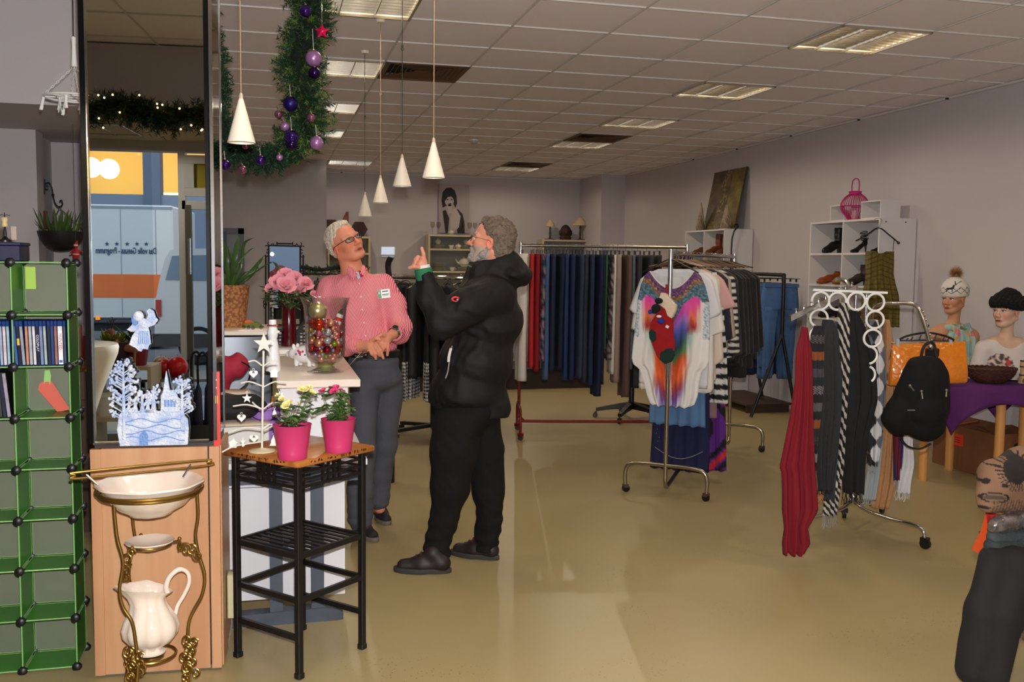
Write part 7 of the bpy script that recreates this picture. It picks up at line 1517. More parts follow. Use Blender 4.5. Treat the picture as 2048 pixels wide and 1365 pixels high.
# ================================================================ RIGHT WALL SHELVES
M_shelf=mat('white_shelf_board',(208,204,204),.5);XF=5.19
def cube_shelf(name,label,Y0,Y1,ncol,zs,loc_x=XF,back=True):
    t=thing(name,label,'shelf',(loc_x,Y0,0));D_=XR-loc_x-.01;L=Y1-Y0;T_=Matrix.Translation((-loc_x,-Y0,0))
    for k in range(ncol+1):b=MB(T_);b.box((loc_x+D_/2,Y0+L*k/ncol+(.009 if k==0 else-.009 if k==ncol else 0),zs[-1]/2),(D_,.018 if k in (0,ncol) else .016,zs[-1]));b.build('side_board' if k in (0,ncol) else 'divider',M_shelf,t)
    for z in zs:b=MB(T_);b.box((loc_x+D_/2,(Y0+Y1)/2,z-.009),(D_-.002,L-.036,.018));b.build('shelf_board',M_shelf,t)
    b=MB(T_);b.box((loc_x+D_-.005,(Y0+Y1)/2,zs[-1]/2),(.006,L-.03,zs[-1]-.03));b.build('back_board',M_shelf,t);return t
SA=cube_shelf('shoe_shelf','white cube shelf with shoes against the right wall, nearer one with a dress',7.38,8.50,2,[.1,.42,.75,1.08,1.405,1.705,2.01])
for (y,z) in ((7.378,1.975),(7.378,1.975)):pass
for x in (.06,.26):b=MB();b.ball((x,-.001,1.975),.007,6,(1,.3,1));b.build('screw_hole',M_black,SA)
SB=cube_shelf('shoe_shelf','white cube shelf with shoes against the right wall, farther one under the picture',10.35,11.45,2,[.1,.42,.75,1.08,1.405,1.705,2.01])
# shoe builders (toe towards -x = the room)
def boot(loc,rz,name,label,m,h_=.22,heel=.05,cat='shoe',low=False,sole=(30,24,20),grp=None):
    t=thing(name,label,cat,loc,rz,grp);B=Blob((-.2,-.07,-.01),(.14,.07,h_+.06),.005)
    B.chain([(.06,0,heel+.03),(-.03,0,heel*.6+.03),(-.12,0,.03),(-.155,0,.026)],[.034,.036,.03,.02],.02)
    if low:B.cap((.065,0,heel+.03),(.07,0,heel+.065),.034,.03,.02)
    else:B.chain([(.055,0,heel+.03),(.05,0,heel+.1),(.055,0,h_)],[.038,.037,.045],.02);B.cap((.055,0,h_-.02),(.057,0,h_+.04),.034,.04,.004,True)
    if low:B.ell((.02,0,heel+.085),(.07,.024,.03),.006,None,True)
    up=B.build('upper',m,t);ms=mat('sole_%d_%d_%d' % sole,sole,.6);b=MB();b.loft([[(x+o,y,z) for x,y in ((.06,-.022),(.095,-.015),(.1,0),(.095,.015),(.06,.022),(.05,0))] for z,o in ((0,0),(heel,-.004))]);b.build('heel',ms,t)
    b=MB();b.loft([[(x,s_*w_,z+d) for x,w_,z in ((.06,.025,heel-.004),(-.02,.028,heel*.5),(-.09,.034,.004),(-.14,.028,.003),(-.165,.01,.006))]+[(x,-s_*w_,z+d) for x,w_,z in ((-.165,.01,.006),(-.14,.028,.003),(-.09,.034,.004),(-.02,.028,heel*.5),(.06,.025,heel-.004))] for d in (0,.008) for s_ in (1,)]);b.build('sole',ms,t);return t
M_blk=mat('black_leather',(20,19,21),.45);M_tan=mat('tan_leather',(140,70,30),.25,coat=.4);M_tan2=mat('tan_suede',(146,84,38),.5);M_db=mat('dark_brown_leather',(58,44,42),.5)
Z1,Z2,Z3=1.706,1.406,1.081
boot((5.33,8.28,Z1),.3,'boot','black slouchy ankle boot in the top left cell of the near shoe shelf',M_blk,.23,.07,grp='boots in the near shelf');boot((5.36,8.05,Z1),.5,'boot','second black boot beside it, half hidden by the divider',M_blk,.19,.05,grp='boots in the near shelf')
def strappy(loc,rz,label):
    t=thing('high_heel',label,'shoe',loc,rz,'strappy heels');B=Blob((-.2,-.06,-.01),(.12,.06,.2),.004);B.chain([(.07,0,.09),(0,0,.06),(-.08,0,.018),(-.15,0,.014)],[.02,.018,.024,.014],.015);B.cap((.075,0,.09),(.08,0,.12),.022,.02,.02);B.build('upper',M_blk,t)
    b=MB();b.tube([(.085,0,.09),(.095,0,0)],[.011,.006],8);b.build('heel',M_blk,t)
    for k,z in enumerate((.13,.16,.19)):b=MB();b.tube([(.07+cos(a)*.035-.01*k,sin(a)*.03,z+.012*cos(a)) for a in np.linspace(0,2*PI,17)[:-1]],.0045,6,closed=True);b.build('ankle_strap',M_blk,t)
strappy((5.33,7.86,Z1),.45,'black strappy high heel in the top cell behind the dress hanger');strappy((5.40,7.62,Z1),.3,'black high heel, right one in the top cell beside the hanger')
boot((5.33,8.32,Z2),.15,'shoe','glossy tan lace shoe pointing out of the second row',M_tan,.2,.04,low=True,sole=(120,66,30),grp='tan shoes');boot((5.36,8.12,Z2),.25,'boot','tan ankle boot beside the glossy tan shoe',M_tan2,.2,.06,sole=(120,66,30),grp='tan shoes')
boot((5.33,7.84,Z2),.2,'boot','dark brown ankle boot with buckles left of the dress',M_db,.17,.06,grp='brown boots');boot((5.40,7.62,Z2),.1,'boot','dark brown ankle boot right next to the dress edge',M_db,.19,.06,grp='brown boots')
boot((5.34,7.95,Z3),.2,'shoe','olive brown flat shoe in the third row behind the chrome arm',mat('olive_leather',(70,58,40),.5),.15,.02,low=True);boot((5.34,8.3,Z3),.2,'shoe','dark flat shoe in the third row, left cell',M_blk,.15,.02,low=True)
boot((5.33,11.2,Z1),.2,'boot','brown ankle boot in the left cell of the far shoe shelf',mat('mid_brown_leather',(96,52,26),.45),.2,.05,grp='far boots');boot((5.33,10.85,Z1),.3,'boot','reddish brown boot in the right cell of the far shoe shelf',mat('red_brown_leather',(110,56,26),.45),.24,.06,grp='far boots');boot((5.38,10.62,Z1),.2,'boot','brown boot with a pale cuff at the right edge of the far shelf',MATS['mid_brown_leather'],.2,.05,grp='far boots')
boot((5.33,11.0,Z2),.2,'shoe','dark brown low shoe in the second row of the far shelf',M_db,.15,.03,low=True)
# on top of the near shelf
def open_frame(name,label,Y,z,w_,h_,d,x=5.27):
    t=thing(name,label,'frame',(x,Y,z),0,'white open cube frames')
    for s_ in (-1,1):b=MB();b.box((d/2,s_*(w_/2-.006),h_/2),(d,.012,h_));b.build('side_board',M_shelf,t)
    for z_ in (.006,h_-.006):b=MB();b.box((d/2,0,z_),(d,w_-.024,.012));b.build('flat_board',M_shelf,t)
open_frame('display_cube','small white open cube left of the magenta lantern',8.17,2.011,.24,.155,.2);open_frame('display_cube','white open cube right of the magenta lantern',7.64,2.011,.30,.165,.2)
lc=V3((5.30,7.93,2.011));t=thing('lantern','magenta bamboo strip lantern with a tall handle on top of the shoe shelf','lantern',lc);M_mag=mat('magenta_bamboo',(176,16,96),.5)
prof=[(.06,0),(.075,.03),(.115,.085),(.128,.13),(.12,.17),(.09,.215),(.058,.24)]
for z,r in ((.004,.062),(.13,.129),(.24,.058),(.265,.055)):b=MB();b.tube([(cos(a)*r,sin(a)*r,z) for a in np.linspace(0,2*PI,37)[:-1]],.005,6,closed=True);b.build('hoop',M_mag,t)
b=MB();b.lathe([(0,0),(.06,0),(.062,.008),(0,.008)],24);b.build('base',M_mag,t);b=MB();b.lathe([(.054,.238),(.056,.268),(.050,.268),(.049,.238)],24,cap=False);b.build('collar',M_mag,t)
for k in range(34):
    a=2*PI*k/34;b=MB();P=cr([(cos(a)*r,sin(a)*r,z) for r,z in prof],3);b.tube(P,.0032,5);b.build('bamboo_strip',M_mag,t)
b=MB();b.tube(cr([(0,-.052,.26),(0,-.058,.32),(0,-.045,.37),(0,0,.388),(0,.045,.37),(0,.058,.32),(0,.052,.26)],6),.006,7);b.build('handle',M_mag,t)
b=MB();b.lathe([(0,.01),(.03,.01),(.03,.09),(0,.09)],16);b.build('candle',mat('candle_white',(214,190,190),.5),t)
# dress on its hanger at the end board
Yd=7.36;hc_=atY(1762,447,Yd-.03);t=thing('clothes_hanger','black hanger hooked on the end of the white shoe shelf','hanger',hc_)
T_=Matrix.Translation(-hc_);q=lambda x,y:atY(x,y,Yd-.03)
b=MB(T_);b.tube(cr([q(1746,446),q(1751,438),q(1760,437),q(1764,443),q(1760,450),q(1757,456)],5),.0028,6);b.build('hook',M_chrome,t);b=MB(T_);b.tube(cr([q(1712,482),q(1735,469),q(1757,456),q(1778,470),q(1797,486)],5),.009,8,flat=.6);b.ball(q(1797,486),.013,8);b.build('body',M_blackpl,t)
o=q(1760,503);prof=[(0,-.155,.118),(.10,-.155,.128),(.20,-.152,.130),(.28,-.158,.150),(.38,-.175,.185),(.50,-.175,.205),(.60,-.172,.212),(.66,-.168,.212)]
Mdr=mat('olive_brocade',(96,82,20),.6,var=.35,vscale=26,bump=.8,bscale=26)
def dr_cf(x,z,fr):v=sin((z+.35*abs(x+.02)*(1 if z>-.25 else .2))*150);n_=noise.noise(V3((x*50,z*50,1)));return rgb(*[int(k*(1+.18*n_)*(.62 if v>.80 else 1)) for k in (98,86,22)])[:3]
g=garment('dress','olive green brocade strapless dress hanging on the shelf end','dress',mat('brocade_attr',(90,80,20),.6,attr=True,bump=.6,bscale=40),prof,(o.x,Yd-.055,o.z),0,None,cf=dr_cf,thick=.05,rip=.009,k=5,seed=310,nu=50,nv=110,neck=(.06,.05))
b=MB();b.tube([V3((.112,0,-.0)),Vector(q(1788,480))-V3((o.x,Yd-.055,o.z))],.003,5);b.build('strap',M_blackpl,g)
# on top of the far shelf
def cone_tree(px,ptop,pbot,w_,label):
    p=atX(px,pbot,5.33);p=V3((5.33,min(p.y,11.3),0));z=2.011;t=thing('cone_tree',label,'decoration',(p.x,p.y,z),0,'cone trees');h_=(pbot-ptop)/1905*dep_of(p);r=w_/1905*dep_of(p)/2;b=MB();r_=random.Random(px)
    for k in range(46):
        a=r_.uniform(0,6.28);z0=r_.uniform(0,.6)*h_;tw_=r_.uniform(-3,3);b.tube([(cos(a+tw_*q_)*r*(1-(z0+(h_-z0)*q_*.7)/h_),sin(a+tw_*q_)*r*(1-(z0+(h_-z0)*q_*.7)/h_),z0+(h_-z0)*q_*.7) for q_ in np.linspace(0,1,7)],.003,4)
    b.tube([(cos(a)*r,sin(a)*r,.004) for a in np.linspace(0,6.28,21)[:-1]],.005,5,closed=True);b.build('wire_weave',mat('pale_wicker',(170,150,128),.7),t)
    b=MB();b.lathe([(r*.86,0),(0,h_*.97)],20,cap=True);b.build('core',mat('wicker_core',(120,104,88),.8),t)
cone_tree(1379,401,461,22,'pale woven cone tree left of the leaning picture');cone_tree(1452,398,453,24,'pale woven cone tree in front of the leaning picture')
pc=[atX(1391,459,5.42),atX(1452,456,5.42),atX(1468,344,5.55),atX(1405,357,5.55)];o=(pc[0]+pc[1])/2;t=thing('framed_picture','brownish toned picture of a plant stem leaning against the right wall','picture',o);T_=Matrix.Translation(-o)
Pq=[V3((5.40,11.35,2.012)),V3((5.40,10.50,2.012)),V3((5.545,10.50,2.76)),V3((5.545,11.35,2.76))];nn=(Pq[1]-Pq[0]).cross(Pq[2]-Pq[1]).normalized()
b=MB(T_);b.loft([[p+nn*s_ for p in Pq] for s_ in (-.012,.012)]);b.build('canvas',mat('canvas_edge',(70,62,50),.7),t)
def picp(u,v):return Pq[0].lerp(Pq[1],u).lerp(Pq[3].lerp(Pq[2],u),v)-V3((.016,0,0))
def pic_c(u,v):
    n_=noise.noise(V3((u*5,v*7,2)));n2=noise.noise(V3((u*26,v*26,5)));c=[78,66,42] if u<.62 else [104,92,42];k=1+.35*n_+.2*n2
    s_=abs(u-.45-.06*sin(v*14));
    if s_<.07 and v>.3:k*=1.5 if n2>0 else .8
    if v<.35 and abs((u-.45)/(.42-v))<1 and n2>-.1:k*=1.25
    return rgb(*[min(255,int(q*k)) for q in c])[:3]
b=MB(T_);b.grid(picp,60,60,pic_c);b.build('print',mat('print_attr',(90,80,50),.5,attr=True),t,vcol=True)
c=atX(1467,455,5.3);t=thing('walking_stick','thin dark walking stick with a curved hook leaning at the far shelf end','walking stick',(5.3,10.28,0));b=MB();q=lambda x,y:atY(x,y,10.28)-V3((5.3,10.28,0))
b.tube(cr([V3((q(1462,520).x,0,.0)),q(1462,520),q(1466,470),q(1474,456),q(1476,451),q(1472,449),q(1467,455)],6),.010,8);b.build('stick',M_black,t)
# low brown boards on the floor by the wall
t=thing('low_plinth','low dark brown board plinth on the floor by the right wall','plinth',(5.3,9.7,0));b=MB();b.box((-.12,0,.09),(.55,1.1,.02));b.build('top_board',mat('brown_board',(64,48,38),.6),t)
for y in (-.5,.5):b=MB();b.box((-.12,y,.04),(.5,.03,.08));b.build('support',MATS['brown_board'],t)
t=thing('low_plinth','long dark low plinth on the floor behind the trouser rack','plinth',(2.7,11.9,0));b=MB();b.box((0,0,.12),(2.6,.9,.24));b.build('body',mat('dark_plinth',(40,28,22),.7),t);b=MB();b.box((0,0,.25),(2.64,.94,.02));b.build('top',mat('dark_plinth_top',(30,22,20),.6),t)

# ================================================================ MANNEQUINS, TABLE, BASKET, BOX
ZTb=.76
TC=V3((5.04,5.93,0));t=thing('round_table','beech table under a purple cloth by the right wall','table',TC);M_bw=mat('beech_wood',(206,146,84),.4,var=.08,vscale=6)
b=MB();b.lathe([(0,ZTb-.03),(.44,ZTb-.03),(.45,ZTb-.02),(.45,ZTb-.008),(.44,ZTb),(0,ZTb)],48);b.build('table_top',M_bw,t)
b=MB();b.lathe([(.34,ZTb-.10),(.36,ZTb-.10),(.36,ZTb-.03),(.34,ZTb-.03)],48,cap=False);b.build('apron',M_bw,t)
lg=at(2003,800,6.62)-TC;lv=V3((lg.x,lg.y,0));aL=atan2(lv.y,lv.x)
for k in range(4):a=aL+k*PI/2;b=MB();b.tube([(cos(a)*lv.length,sin(a)*lv.length,0),(cos(a)*lv.length,sin(a)*lv.length,ZTb-.03)],.032,16);b.build('leg',M_bw,t)
M_pur=mat('purple_cloth',(78,24,92),.8,bump=.3,bscale=14)
b=MB();n_=40;S_=.585;a0=aL
def clothp(u,v):
    x,y=(u*2-1)*S_/1.0,(v*2-1)*S_;r=hypot(x,y);ca,sa=cos(a0+PI/4*0),sin(a0);R_=.46
    if r>R_:ex=r-R_;x2,y2=x/r*(R_+.012+.03*sin(atan2(y,x)*9)*min(1,ex*4)),y/r*(R_+.012+.03*sin(atan2(y,x)*9)*min(1,ex*4));z=ZTb+.003-ex
    else:x2,y2,z=x,y,ZTb+.003
    return V3((x2*ca-y2*sa,x2*sa+y2*ca,z))
b.grid(clothp,n_,n_);cl=b.build('tablecloth',M_pur,None,smooth=180);cl.location=TC;tag(cl,'purple cloth draped corner-wise over the round table','tablecloth');md=cl.modifiers.new('s','SOLIDIFY');md.thickness=.003;md.offset=1
def mannequin(px,py,dep,label,skin,face_dir,zb,kind,scale=1.0,lips=(150,50,50)):
    c=at(px,py,dep);base=V3((c.x,c.y,zb));t_=None
    Fm=Vector(face_dir).normalized();Um=V3((0,0,1));Um=(Um-Fm*Um.dot(Fm)).normalized();Lm=Um.cross(Fm).normalized();Mh=Matrix((Fm,Lm,Um)).transposed();K=.93*scale
    B=Blob(base+V3((-.3,-.3,-.01)),base+V3((.3,.3,.95)),.0052);head_prims(B,c,Mh,K,.96,c+V3((0,0,-.20)),.040,.93)
    s0=c+V3((0,0,-.27));lat=V3((-Fm.y,Fm.x,0)).normalized() if kind !='b' else V3((cos(-YAW),sin(-YAW),0));fr=V3((lat.y,-lat.x,0))
    B.cap(c+V3((0,0,-.2)),s0,.042,.06,.03);B.chain([s0-lat*.14,s0-lat*.08+V3((0,0,.015)),s0+lat*.08+V3((0,0,.015)),s0+lat*.14],[.05,.06,.06,.05],.03)
    R3=Matrix((lat,fr,V3((0,0,1)))).transposed()
    B.ell(s0+V3((0,0,-.12)),(.14,.085,.14),.04,R3)
    for s_ in (-1,1):B.ell(s0+lat*s_*.06+fr*.055+V3((0,0,-.15)),(.055,.05,.055),.03,R3);B.cap(s0+lat*s_*.155+V3((0,0,-.02)),s0+lat*s_*.185+V3((0,0,-.22)),.042,.036,.03)
    B.ell(s0+V3((0,0,-.30)),(.115,.08,.14),.04,R3);B.cap(V3((base.x,base.y,zb+.02)),s0+V3((0,0,-.35)),.10,.10,.04)
    m_=B.build('mannequin',M_skin,None,origin=base,disp=lambda P:np.stack([P[:,0],P[:,1],np.maximum(P[:,2],zb+.006)],1),col=lambda P:head_col(P,c,Mh,K,skin,lips=lips,brow=(60,40,30),brow_w=.003));m_.location=base;tag(m_,label,'mannequin')
    eyes(c,Mh,K,m_,iris=(60,50,40))
    for s_ in (-1,1):b=MB(Matrix.Translation(-base));b.tube([c+Mh@(Vector(q_)*K) for q_ in ((.083,s_*.047,.005),(.093,s_*.038,.0095),(.096,s_*.030,.010),(.091,s_*.018,.004))],.0022,5);b.build('eyeliner',mat('eyeliner',(24,16,16),.5),m_)
    return m_,c,Mh,K,s0,lat,fr,base
fd1=(-RT*.80-FH*.55+V3((0,0,-.02)));m1_,c,Mh,K,s0,lat,fr,base=mannequin(1908,598,7.12,'tanned mannequin bust with white pompom hat and pale floral scarf',(186,134,100),fd1,ZTb+.0065,'b')
Rm=lambda f,l,u:c+Mh@V3((f*K,l*K,u*K))
def hat(name,label,fn,m,col=None,parent=None,disp=None,h_=.0045,cat='hat'):
    B=Blob(c-V3((.22,.22,.2)),c+V3((.22,.22,.3)),h_);fn(B);o=B.build(name,m,parent,col=col,disp=disp,origin=c if parent is None else parent.location)
    if parent is None:o.location=c;tag(o,label,cat)
    return o
def hf(B):
    B.ell(Rm(-.012,0,.065),(.112,.095,.105),.01,Mh);B.ell(Rm(-.012,0,-.13),(.25,.25,.148),.002,Mh,True);B.ell(Rm(-.015,0,.03),(.099,.078,.09),.002,Mh,True)
def hcol(P):
    q=(P-np.array(c))@np.array(Mh)/K;C=np.tile(np.array(rgb(214,206,198)[:3]),(len(P),1));a=np.arctan2(q[:,1],q[:,0]+.012);u=q[:,2];dk=np.array(rgb(34,34,44)[:3])
    C[(np.abs(np.abs(((a*5/PI) % 1)-.5)*.05-(u-.045))<.003) | (np.abs(-np.abs(((a*5/PI) % 1)-.5)*.05+.05-(u-.045))<.003)]=dk
    l=q[:,1]+.0;m=(q[:,0]>0) & (((np.abs(l-.02)/.028)**2+((u-.085)/.008)**2<1) | ((np.abs(l-.045)<.006) & (np.abs(u-.10)<.016)) | ((np.abs(np.abs(l-.02)-.02)<.003) & (np.abs(u-.072)<.012)) | ((np.abs(np.abs(l-.055)-.5*(u-.115))<.003) & (u>.11) & (u<.145)));C[m]=dk
    st=(np.sin(a*60)*np.sin(u*500)>.75);C[st & ~m]*=.8;return C
h1_=hat('knitted_hat','white knitted hat with dark reindeer pattern and fur pompom',hf,mat('knit_attr',(210,205,200),.9,attr=True,bump=.6,bscale=160),hcol)
b=MB(Matrix.Translation(-c));pc_=Rm(-.02,0,.205);r_=random.Random(2)
for k in range(900):
    a,z_=r_.uniform(0,6.283),r_.uniform(-1,1);d=V3((cos(a)*sqrt(1-z_*z_),sin(a)*sqrt(1-z_*z_),z_));s_=d.cross(V3((.3,.5,.8))).normalized()*.0016;p=pc_+d*.012;j=b.pts([p-s_,p+s_,p+d*r_.uniform(.038,.055)+V3((r_.uniform(-.008,.008),0,r_.uniform(-.006,.006)))]);b.face(j,j+1,j+2)
b.build('pompom',mat('pompom_fur',(168,128,84),.8,var=.3,vscale=20),h1_,smooth=0)
# floral scarf: two hanging bands and a neck wrap
def flo(x,z,fr=True):
    n_=noise.noise(V3((x*16+3,z*16,1)));n2=noise.noise(V3((x*34,z*34,9)));return rgb(*((206,110,120) if n_>.33 else (206,140,50) if n2>.38 else (110,110,60) if n2<-.42 else (150,176,168) if n_>-.2 else (130,160,160)))[:3]
o=s0-fr*.0+V3((0,0,.04));rzm=-YAW
g=garment('scarf','pale aqua floral scarf draped around the tanned mannequin','scarf',M_attr,[(0,-.06,.06),(.10,-.10,.11),(.24,-.12,.13),(.35,-.115,.14),(.44,-.11,.16)],s0-FH*.135+V3((0,0,.10)),-YAW,None,cf=flo,thick=.05,rip=.018,k=5,seed=330,nu=44,nv=90,neck=(.06,.05))
b=MB(Matrix.Translation(-Vector(g.location)) );b.m=Matrix.Rotation(-rzm,4,'Z') @ b.m;b.col=rgb(150,176,170)[:3];b.tube([s0+V3((cos(a)*.075,sin(a)*.07,.045+.012*sin(a*2))) for a in np.linspace(0,2*PI,25)[:-1]],.026,10,closed=True);b.build('neck_wrap',M_attr,g,vcol=True)
fd2=(-RT*.85-FH*.48+V3((0,0,.0)));m2_,c,Mh,K,s0,lat,fr,base=mannequin(2014,622,6.95,'pale mannequin bust with black fur hat and white printed shirt',(206,168,146),fd2,ZTb+.0065,'b',1.10,lips=(150,46,50))
Rm=lambda f,l,u:c+Mh@V3((f*K,l*K,u*K))
def hf2(B):
    B.chain([Rm(-.02+cos(a)*.085,sin(a)*.08,.055+.01*cos(a)) for a in np.linspace(0,2*PI,13)],[.047]*13,.02);B.ell(Rm(-.015,0,.09),(.09,.08,.075),.03,Mh);B.ell(Rm(-.015,0,.0),(.1,.078,.085),.002,Mh,True)
hat('fur_hat','round black fur hat on the pale mannequin',hf2,mat('black_fur',(12,11,13),.9,bump=1,bscale=120),disp=lambda P:wr(wr(P,.003,160,5),.003,300,6))
rzm=-YAW;
def shc(x,z,fr=True):
    d=hypot(x+.075,(z+.12));n_=noise.noise(V3((x*38,z*38,4)))
    if d<.085+.01*n_:return rgb(*((70,62,66) if n_<.02 else (160,140,132) if n_<.25 else (206,186,176)))[:3] if not (abs(x+.03)<.016 and abs(z+.10)<.02) else rgb(190,70,56)[:3]
    if abs(x-.09)<.05-abs(z+.24)*.4 and-.33<z<-.16:return rgb(150,150,166)[:3]
    return rgb(208,198,194)[:3]
B=Blob(s0+V3((-.3,-.3,-.62)),s0+V3((.3,.3,.1)),.006);R3=Matrix((lat,fr,V3((0,0,1)))).transposed()
B.chain([s0-lat*.155+V3((0,0,-.01)),s0-lat*.08+V3((0,0,.0)),s0+lat*.08+V3((0,0,.0)),s0+lat*.155+V3((0,0,-.01))],[.062,.068,.068,.062],.03);B.ell(s0+V3((0,0,-.12)),(.165,.11,.15),.04,R3)
for s_ in (-1,1):B.ell(s0+lat*s_*.06+fr*.06+V3((0,0,-.15)),(.065,.06,.07),.03,R3);B.cap(s0+lat*s_*.16+V3((0,0,-.02)),s0+lat*s_*.21+V3((0,0,-.24)),.062,.06,.03)
B.ell(s0+V3((0,0,-.32)),(.16,.12,.15),.04,R3);B.cap(s0+V3((0,0,-.42)),s0+V3((0,0,-.36)),.14,.14,.03);B.ell(s0+V3((0,0,.06))+fr*.02,(.085,.1,.07),.008,R3,True)
def shcol(P):q_=P-np.array(s0);x=q_@np.array(RT);y=q_@np.array(FH);return np.array([shc(a,z_) if f_<.0 else rgb(208,198,194)[:3] for a,z_,f_ in zip(x,q_[:,2],y)])
o=B.build('shirt',mat('tee_attr',(210,200,196),.85,attr=True,bump=.2,bscale=25),None,origin=base,disp=lambda P:np.stack([wr(P,.004,26,71)[:,0],wr(P,.004,26,71)[:,1],np.maximum(P[:,2],ZTb+.012)],1),col=shcol);o.location=base;tag(o,'white round neck shirt with a round floral print on the pale mannequin','shirt')
# basket
bc=atz(1980,762,ZTb+.01);bc=at(1980,752,6.72);bc.z=ZTb+.0065;t=thing('basket','dark brown oval wicker bowl on the purple table cloth','basket',bc,-YAW)
M_wick=mat('dark_wicker',(66,30,20),.6,bump=.8,bscale=60,var=.3,vscale=40)
b=MB(Matrix.Scale(.82,4,V3((0,1,0))))
for k in range(13):q_=k/12;r=.075+.095*sin(q_*PI/2)**.8;b.tube([(cos(a)*(r+.0025*sin(a*24+k*PI)),sin(a)*(r+.0025*sin(a*24+k*PI)),.008+.095*q_**1.25) for a in np.linspace(0,2*PI,97)[:-1]],.0052,6,closed=True)
b.build('wicker_wall',M_wick,t);b=MB(Matrix.Scale(.82,4,V3((0,1,0))));b.lathe([(0,.0),(.08,.0),(.085,.006),(.16,.09),(.155,.092),(.08,.012),(0,.01)],40);b.build('lining',M_wick,t)
b=MB(Matrix.Scale(.82,4,V3((0,1,0))));b.tube([(cos(a)*.174,sin(a)*.174,.104+.003*sin(a*30)) for a in np.linspace(0,2*PI,121)[:-1]],.007,6,closed=True);b.build('rim',M_wick,t)
# small figure at the right edge
c=at(2046,742,6.7);c.z=ZTb+.0065;t=thing('wooden_figure','small light wooden figure with black bands at the right edge of the table','figurine',c)
b=MB();b.lathe([(0,0),(.03,0),(.032,.03),(.02,.05),(.018,.1),(.022,.12),(.02,.16),(0,.17)],20);b.build('body',mat('light_wood',(176,140,104),.6),t)
for z in (.055,.115,.155):b=MB();b.lathe([(.0215,z),(.0235,z+.004),(.0215,z+.009)],20,cap=False);b.build('band',M_black,t)
b=MB();b.ball((.0,-.03,.02),.022,9);b.build('patterned_ball',mat('speckle_ball',(190,190,190),.4,col2=(40,40,44),vscale=70),t)
# cardboard box
X0,Y0=5.19,5.90;t=thing('cardboard_box','brown cardboard box with orange red labels under the table','box',(X0,Y0,0));M_card=mat('cardboard',(120,78,48),.8,var=.06,vscale=5)
b=MB();b.box((.16,.33,.17),(.32,.66,.34));b.build('body',M_card,t);b=MB()
b.loft([[(0,y,.34),(0,y,.344),(.14,y,.40+.004),(.14,y,.40)] for y in (0,.5)]);b.build('flap',M_card,t);b=MB();b.loft([[(x,0,.34),(x,0,.344),(x,.2,.375),(x,.2,.371)] for x in (.0,.34)]);b.build('flap',M_card,t)
M_lab=mat('warning_label',(224,66,34),.6)
b=MB();b.box((-.0015,.40,.235),(.002,.17,.09),rot=Matrix.Rotation(-.05,3,'X'));lab_=b.build('orange_label',M_lab,t);b=MB();b.box((-.003,.46,.245),(.002,.02,.045));b.ball((-.003,.46,.27),.014,7,(.2,1,1));b.build('label_symbol',mat('symbol_dark',(60,24,18),.6),lab_)
b=MB()
for k in range(3):b.box((-.003,.385,.255-.018*k),(.001,.08,.004))
b.build('label_lines',MATS['symbol_dark'],lab_)
b=MB();b.bar((.03,.40,.358),(.12,.30,.398),.09,.002,(0,0,1));b.build('orange_label',M_lab,t)
b=MB();b.ball((.22,-.001,.25),.028,8,(1.5,.12,.8));b.build('grip_hole',mat('hole_dark',(16,12,10),.9),t)

# ================================================================ BOTTOM RIGHT PILE
LD=3.45;c=at(2088,1120,LD);TBx=V3((c.x,c.y,0));ZP=at(2030,1112,LD-.1).z
t=thing('display_bench','low display bench with worn wooden shelves at the right edge','bench',TBx,-YAW)
M_worn=mat('worn_painted_wood',(128,110,94),.6,col2=(70,58,50),vscale=12,stretch=(.3,1,1));zt=ZP-.02
b=MB();b.box((.16,.06,zt-.015),(.52,.46,.03));b.build('top_board',M_worn,t)
for z in (at(2045,1243,LD-.1).z,at(2030,1312,LD-.2).z):b=MB();b.box((.17,.06,z-.012),(.46,.40,.024));b.build('shelf_board',wood('shelf_pine',(190,140,80),(150,104,56)) if z>.25 else M_worn,t)
for x in (-.05,.37):
    for y in (-.12,.24):b=MB();b.box((x,y,(zt-.03)/2),(.04,.04,zt-.03));b.build('leg',M_worn,t)
def blobthing(name,label,cat,m,prims,h_=.007,disp=None,col=None,group=None):
    allp=[Vector(p[1]) for p in prims]+[Vector(p[2]) for p in prims if p[0]=='c'];lo=V3((min(p.x for p in allp)-.35,min(p.y for p in allp)-.35,min(p.z for p in allp)-.3));hi=V3((max(p.x for p in allp)+.35,max(p.y for p in allp)+.35,max(p.z for p in allp)+.3))
    B=Blob(lo,hi,h_);o=sum(allp,Vector())/len(allp)
    for p in prims:
        if p[0]=='c':B.cap(p[1],p[2],p[3],p[4],p[5])
        else:B.ell(p[1],p[2],p[3],ROTV)
    q=B.build(name,m,None,origin=o,disp=disp,col=col);q.location=o;return tag(q,label,cat,group)
a_=lambda x,y,dd=0:at(x,y,LD+dd)
blobthing('trousers','black trousers draped over the edge of the display bench down to the floor','trousers',mat('black_cotton',(20,19,22),.85,bump=.3,bscale=20),[('c',a_(1985,1120,-.02),a_(2050,1118,.1),.055,.06,.04),('c',a_(1990,1130,-.08),a_(1970,1220,-.12),.062,.062,.03),('c',a_(1970,1220,-.12),a_(1945,1340,-.14),.062,.055,.03),('c',a_(2030,1130,-.08),a_(2014,1230,-.14),.068,.062,.03),('c',a_(2014,1230,-.14),a_(1985,1352,-.16),.060,.055,.03),('c',a_(2062,1130,-.06),a_(2050,1195,-.08),.06,.05,.03)],disp=lambda P:np.stack([wr(P,.005,22,81)[:,0],wr(P,.005,22,82)[:,1],np.maximum(P[:,2],.02)],1))
